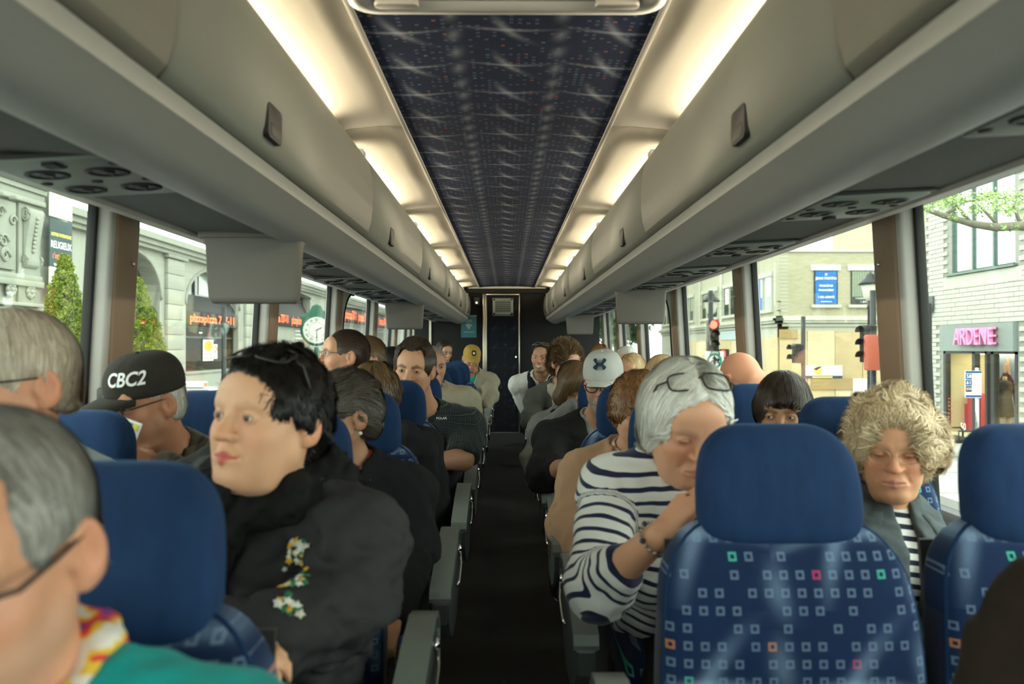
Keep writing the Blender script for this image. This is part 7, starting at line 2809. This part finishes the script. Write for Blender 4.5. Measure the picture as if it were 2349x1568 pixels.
ps = pose(1243, 820, 6.55, -14, 0, 4, (.36, 6.98), .42, sw=.195, girth=1.0, arm=1.05, neck=.056, arms={-1: dict(e=pw(1212, 945, 6.75), w=pw(1232, 1000, 6.5), curl=.5), 1: dict(e=(.66, 6.9, .62), w=(.5, 6.6, .56))})
p = Person('smiling bearded man in a white short-sleeved shirt and dark vest near the rear', Head(old=.9, smile=1.6, brow=.7), ps, (.58, .34, .23), (.5, .22, .17), (.04, .03, .02), (.14, .09, .06), .6, res=.0042, bres=.011)
p.body()
p.hair(h_darkbrown, top=.010, side=.003, back=.005, line=.070, flow='back', strands=3500, length=.03)
p.glasses(m_framesil, 'rect', on_top=True, w=.026, h=.018)
tt = MB().extrude([(-.024, -.094), (.0, -.1005), (.024, -.094), (.022, -.085), (-.022, -.085)], 'z', -.0735, -.0640)
p.on_head(tt, 'teeth', m_teeth)
p.garment('shirt', c_white, .014, {1: .85, -1: .85}, .064, .004, folds=.006, collar=(.074, .030), vee=(.015, .06), seed=101)
p.garment('vest', c_navyvest, .036, None, .070, -.01, vee=(.050, .14), folds=.005, seed=102, vest=True)
p.legs(c_darkp, knee_dy=-.36)

for q in PEOPLE:            # everyone not yet dressed below the waist
    if not q.made:
        q.bres = max(q.bres, .016)
        q.legs(c_darkp, knee_dy=-.36)
# ------------------------------------------------------------------ loose belongings
def soft_thing(name, label, cat, prims, mat, res=.012, lump=.008, f=40, seed=1, k=.05):
    """soft cloth bundle from blended capsules (world coordinates)"""
    a = np.stack([V3(q) for t in prims for q in t[:2]])
    def fn(p):
        d = None
        for x, y, r0, r1 in prims:
            c = cap(p, x, y, r0, r1)
            d = c if d is None else smin(d, c, k)
        return d + lump * wob(p, f, seed) + lump * .5 * wob(p, f * 2.2, seed + 3)
    rm = max(max(t[2], t[3]) for t in prims) + .03
    v, fc = isosurface(fn, a.min(0) - rm, a.max(0) + rm, res, 0)
    o = a.mean(0); o[2] = a[:, 2].min()
    ob = link(name, np_mesh(name, v - o, fc, mat), None, tuple(float(q) for q in o))
    return tag(ob, label, cat)


soft_thing('jacket', 'maroon jacket hung at the left window behind the black-haired woman', 'jacket',
           [(pw(552, 905, 3.30), pw(575, 870, 3.35), .06, .045), (pw(552, 905, 3.30), pw(545, 1010, 3.28), .07, .08), (pw(570, 885, 3.34), pw(600, 1000, 3.34), .04, .045)], c_maroon, lump=.012, f=55, seed=4, k=.03)
soft_thing('jacket', 'black fleece jacket draped over the fourth left aisle seat', 'jacket',
           [(pw(930, 1005, 3.16), pw(972, 1030, 3.16), .055, .05), (pw(930, 1005, 3.16), pw(915, 1180, 3.10), .06, .08), (pw(972, 1030, 3.16), pw(985, 1220, 3.10), .05, .06)], c_blackc, seed=8)
soft_thing('coat', 'dark brown coat in the bottom right corner, close to the lens', 'coat',
           [(pw(2420, 1400, .98), pw(2440, 1600, .98), .07, .11), (pw(2440, 1600, .98), pw(2480, 1800, .98), .11, .12)], cloth('brown_coat', (.022, .014, .009), .9, .2, .1), seed=9, res=.01)
soft_thing('scarf', 'coral red cloth hanging beside the third left armrest', 'cloth',
           [(pw(955, 1425, 1.98), pw(962, 1470, 1.96), .012, .010), (pw(962, 1470, 1.96), pw(956, 1500, 1.95), .010, .006)], c_pink, .004, .002, 120, 2, .01)
soft_thing('bag', 'pale canvas bag hanging over an aisle armrest on the right', 'bag',
           [(pw(1216, 1050, 4.9), pw(1225, 1110, 4.85), .055, .045), (pw(1222, 1010, 5.0), pw(1216, 1050, 4.9), .03, .055)], cloth('canvas_bag', (.36, .35, .29), .9, .15, .1), .010, .006, 50, 5)
bg_ = tag(empty('backpack', (.235, 3.05, .20)), 'black backpack with curved straps beside the right aisle armrest', 'backpack')
rings = [[(x * w_, y * .10, z) for x, y, _ in sring(.075, 1.0, 28, 0, 0, 3.2)] for z, w_ in ((.0, .6), (.02, .95), (.15, 1.05), (.28, .95), (.34, .7), (.36, .3))]
MB().loft(rings).build('pack_body', c_blackc, bg_)
for sx in (-.035, .03):
    MB().tube([(sx, -.10, .33), (sx - .01, -.15, .25), (sx - .01, -.155, .12), (sx, -.11, .02)], .014, 8).build('strap', cloth('strap_grey', (.06, .06, .065), .7) if sx < 0 else bpy.data.materials['strap_grey'], bg_)
sh_ = tag(empty('shoe', (.262, 3.75, .0)), 'grey cloth shoe at the aisle edge under the right seats', 'shoe')
MB().loft([[(x * .045 * w_, y, .045 + z_ * h_) for x, z_, _ in sring(1, 1, 20, 0, 0, 2.6)] for y, w_, h_ in ((-.14, .35, .025), (-.12, .8, .035), (-.05, 1.0, .045), (.05, .85, .05), (.11, .8, .05), (.13, .4, .035))]).build('upper', c_greyshirt, sh_)
MB().loft([[(x * .048 * w_, y, z) for y, w_ in ((-.145, .4), (-.12, .9), (-.05, 1.02), (.05, .9), (.12, .85), (.135, .4)) for x in (1,)] + [(-.048 * w_, y, z) for y, w_ in ((.135, .4), (.12, .85), (.05, .9), (-.05, 1.02), (-.12, .9), (-.145, .4))] for z in (.0, .022)], False).build('sole', m_white, sh_)
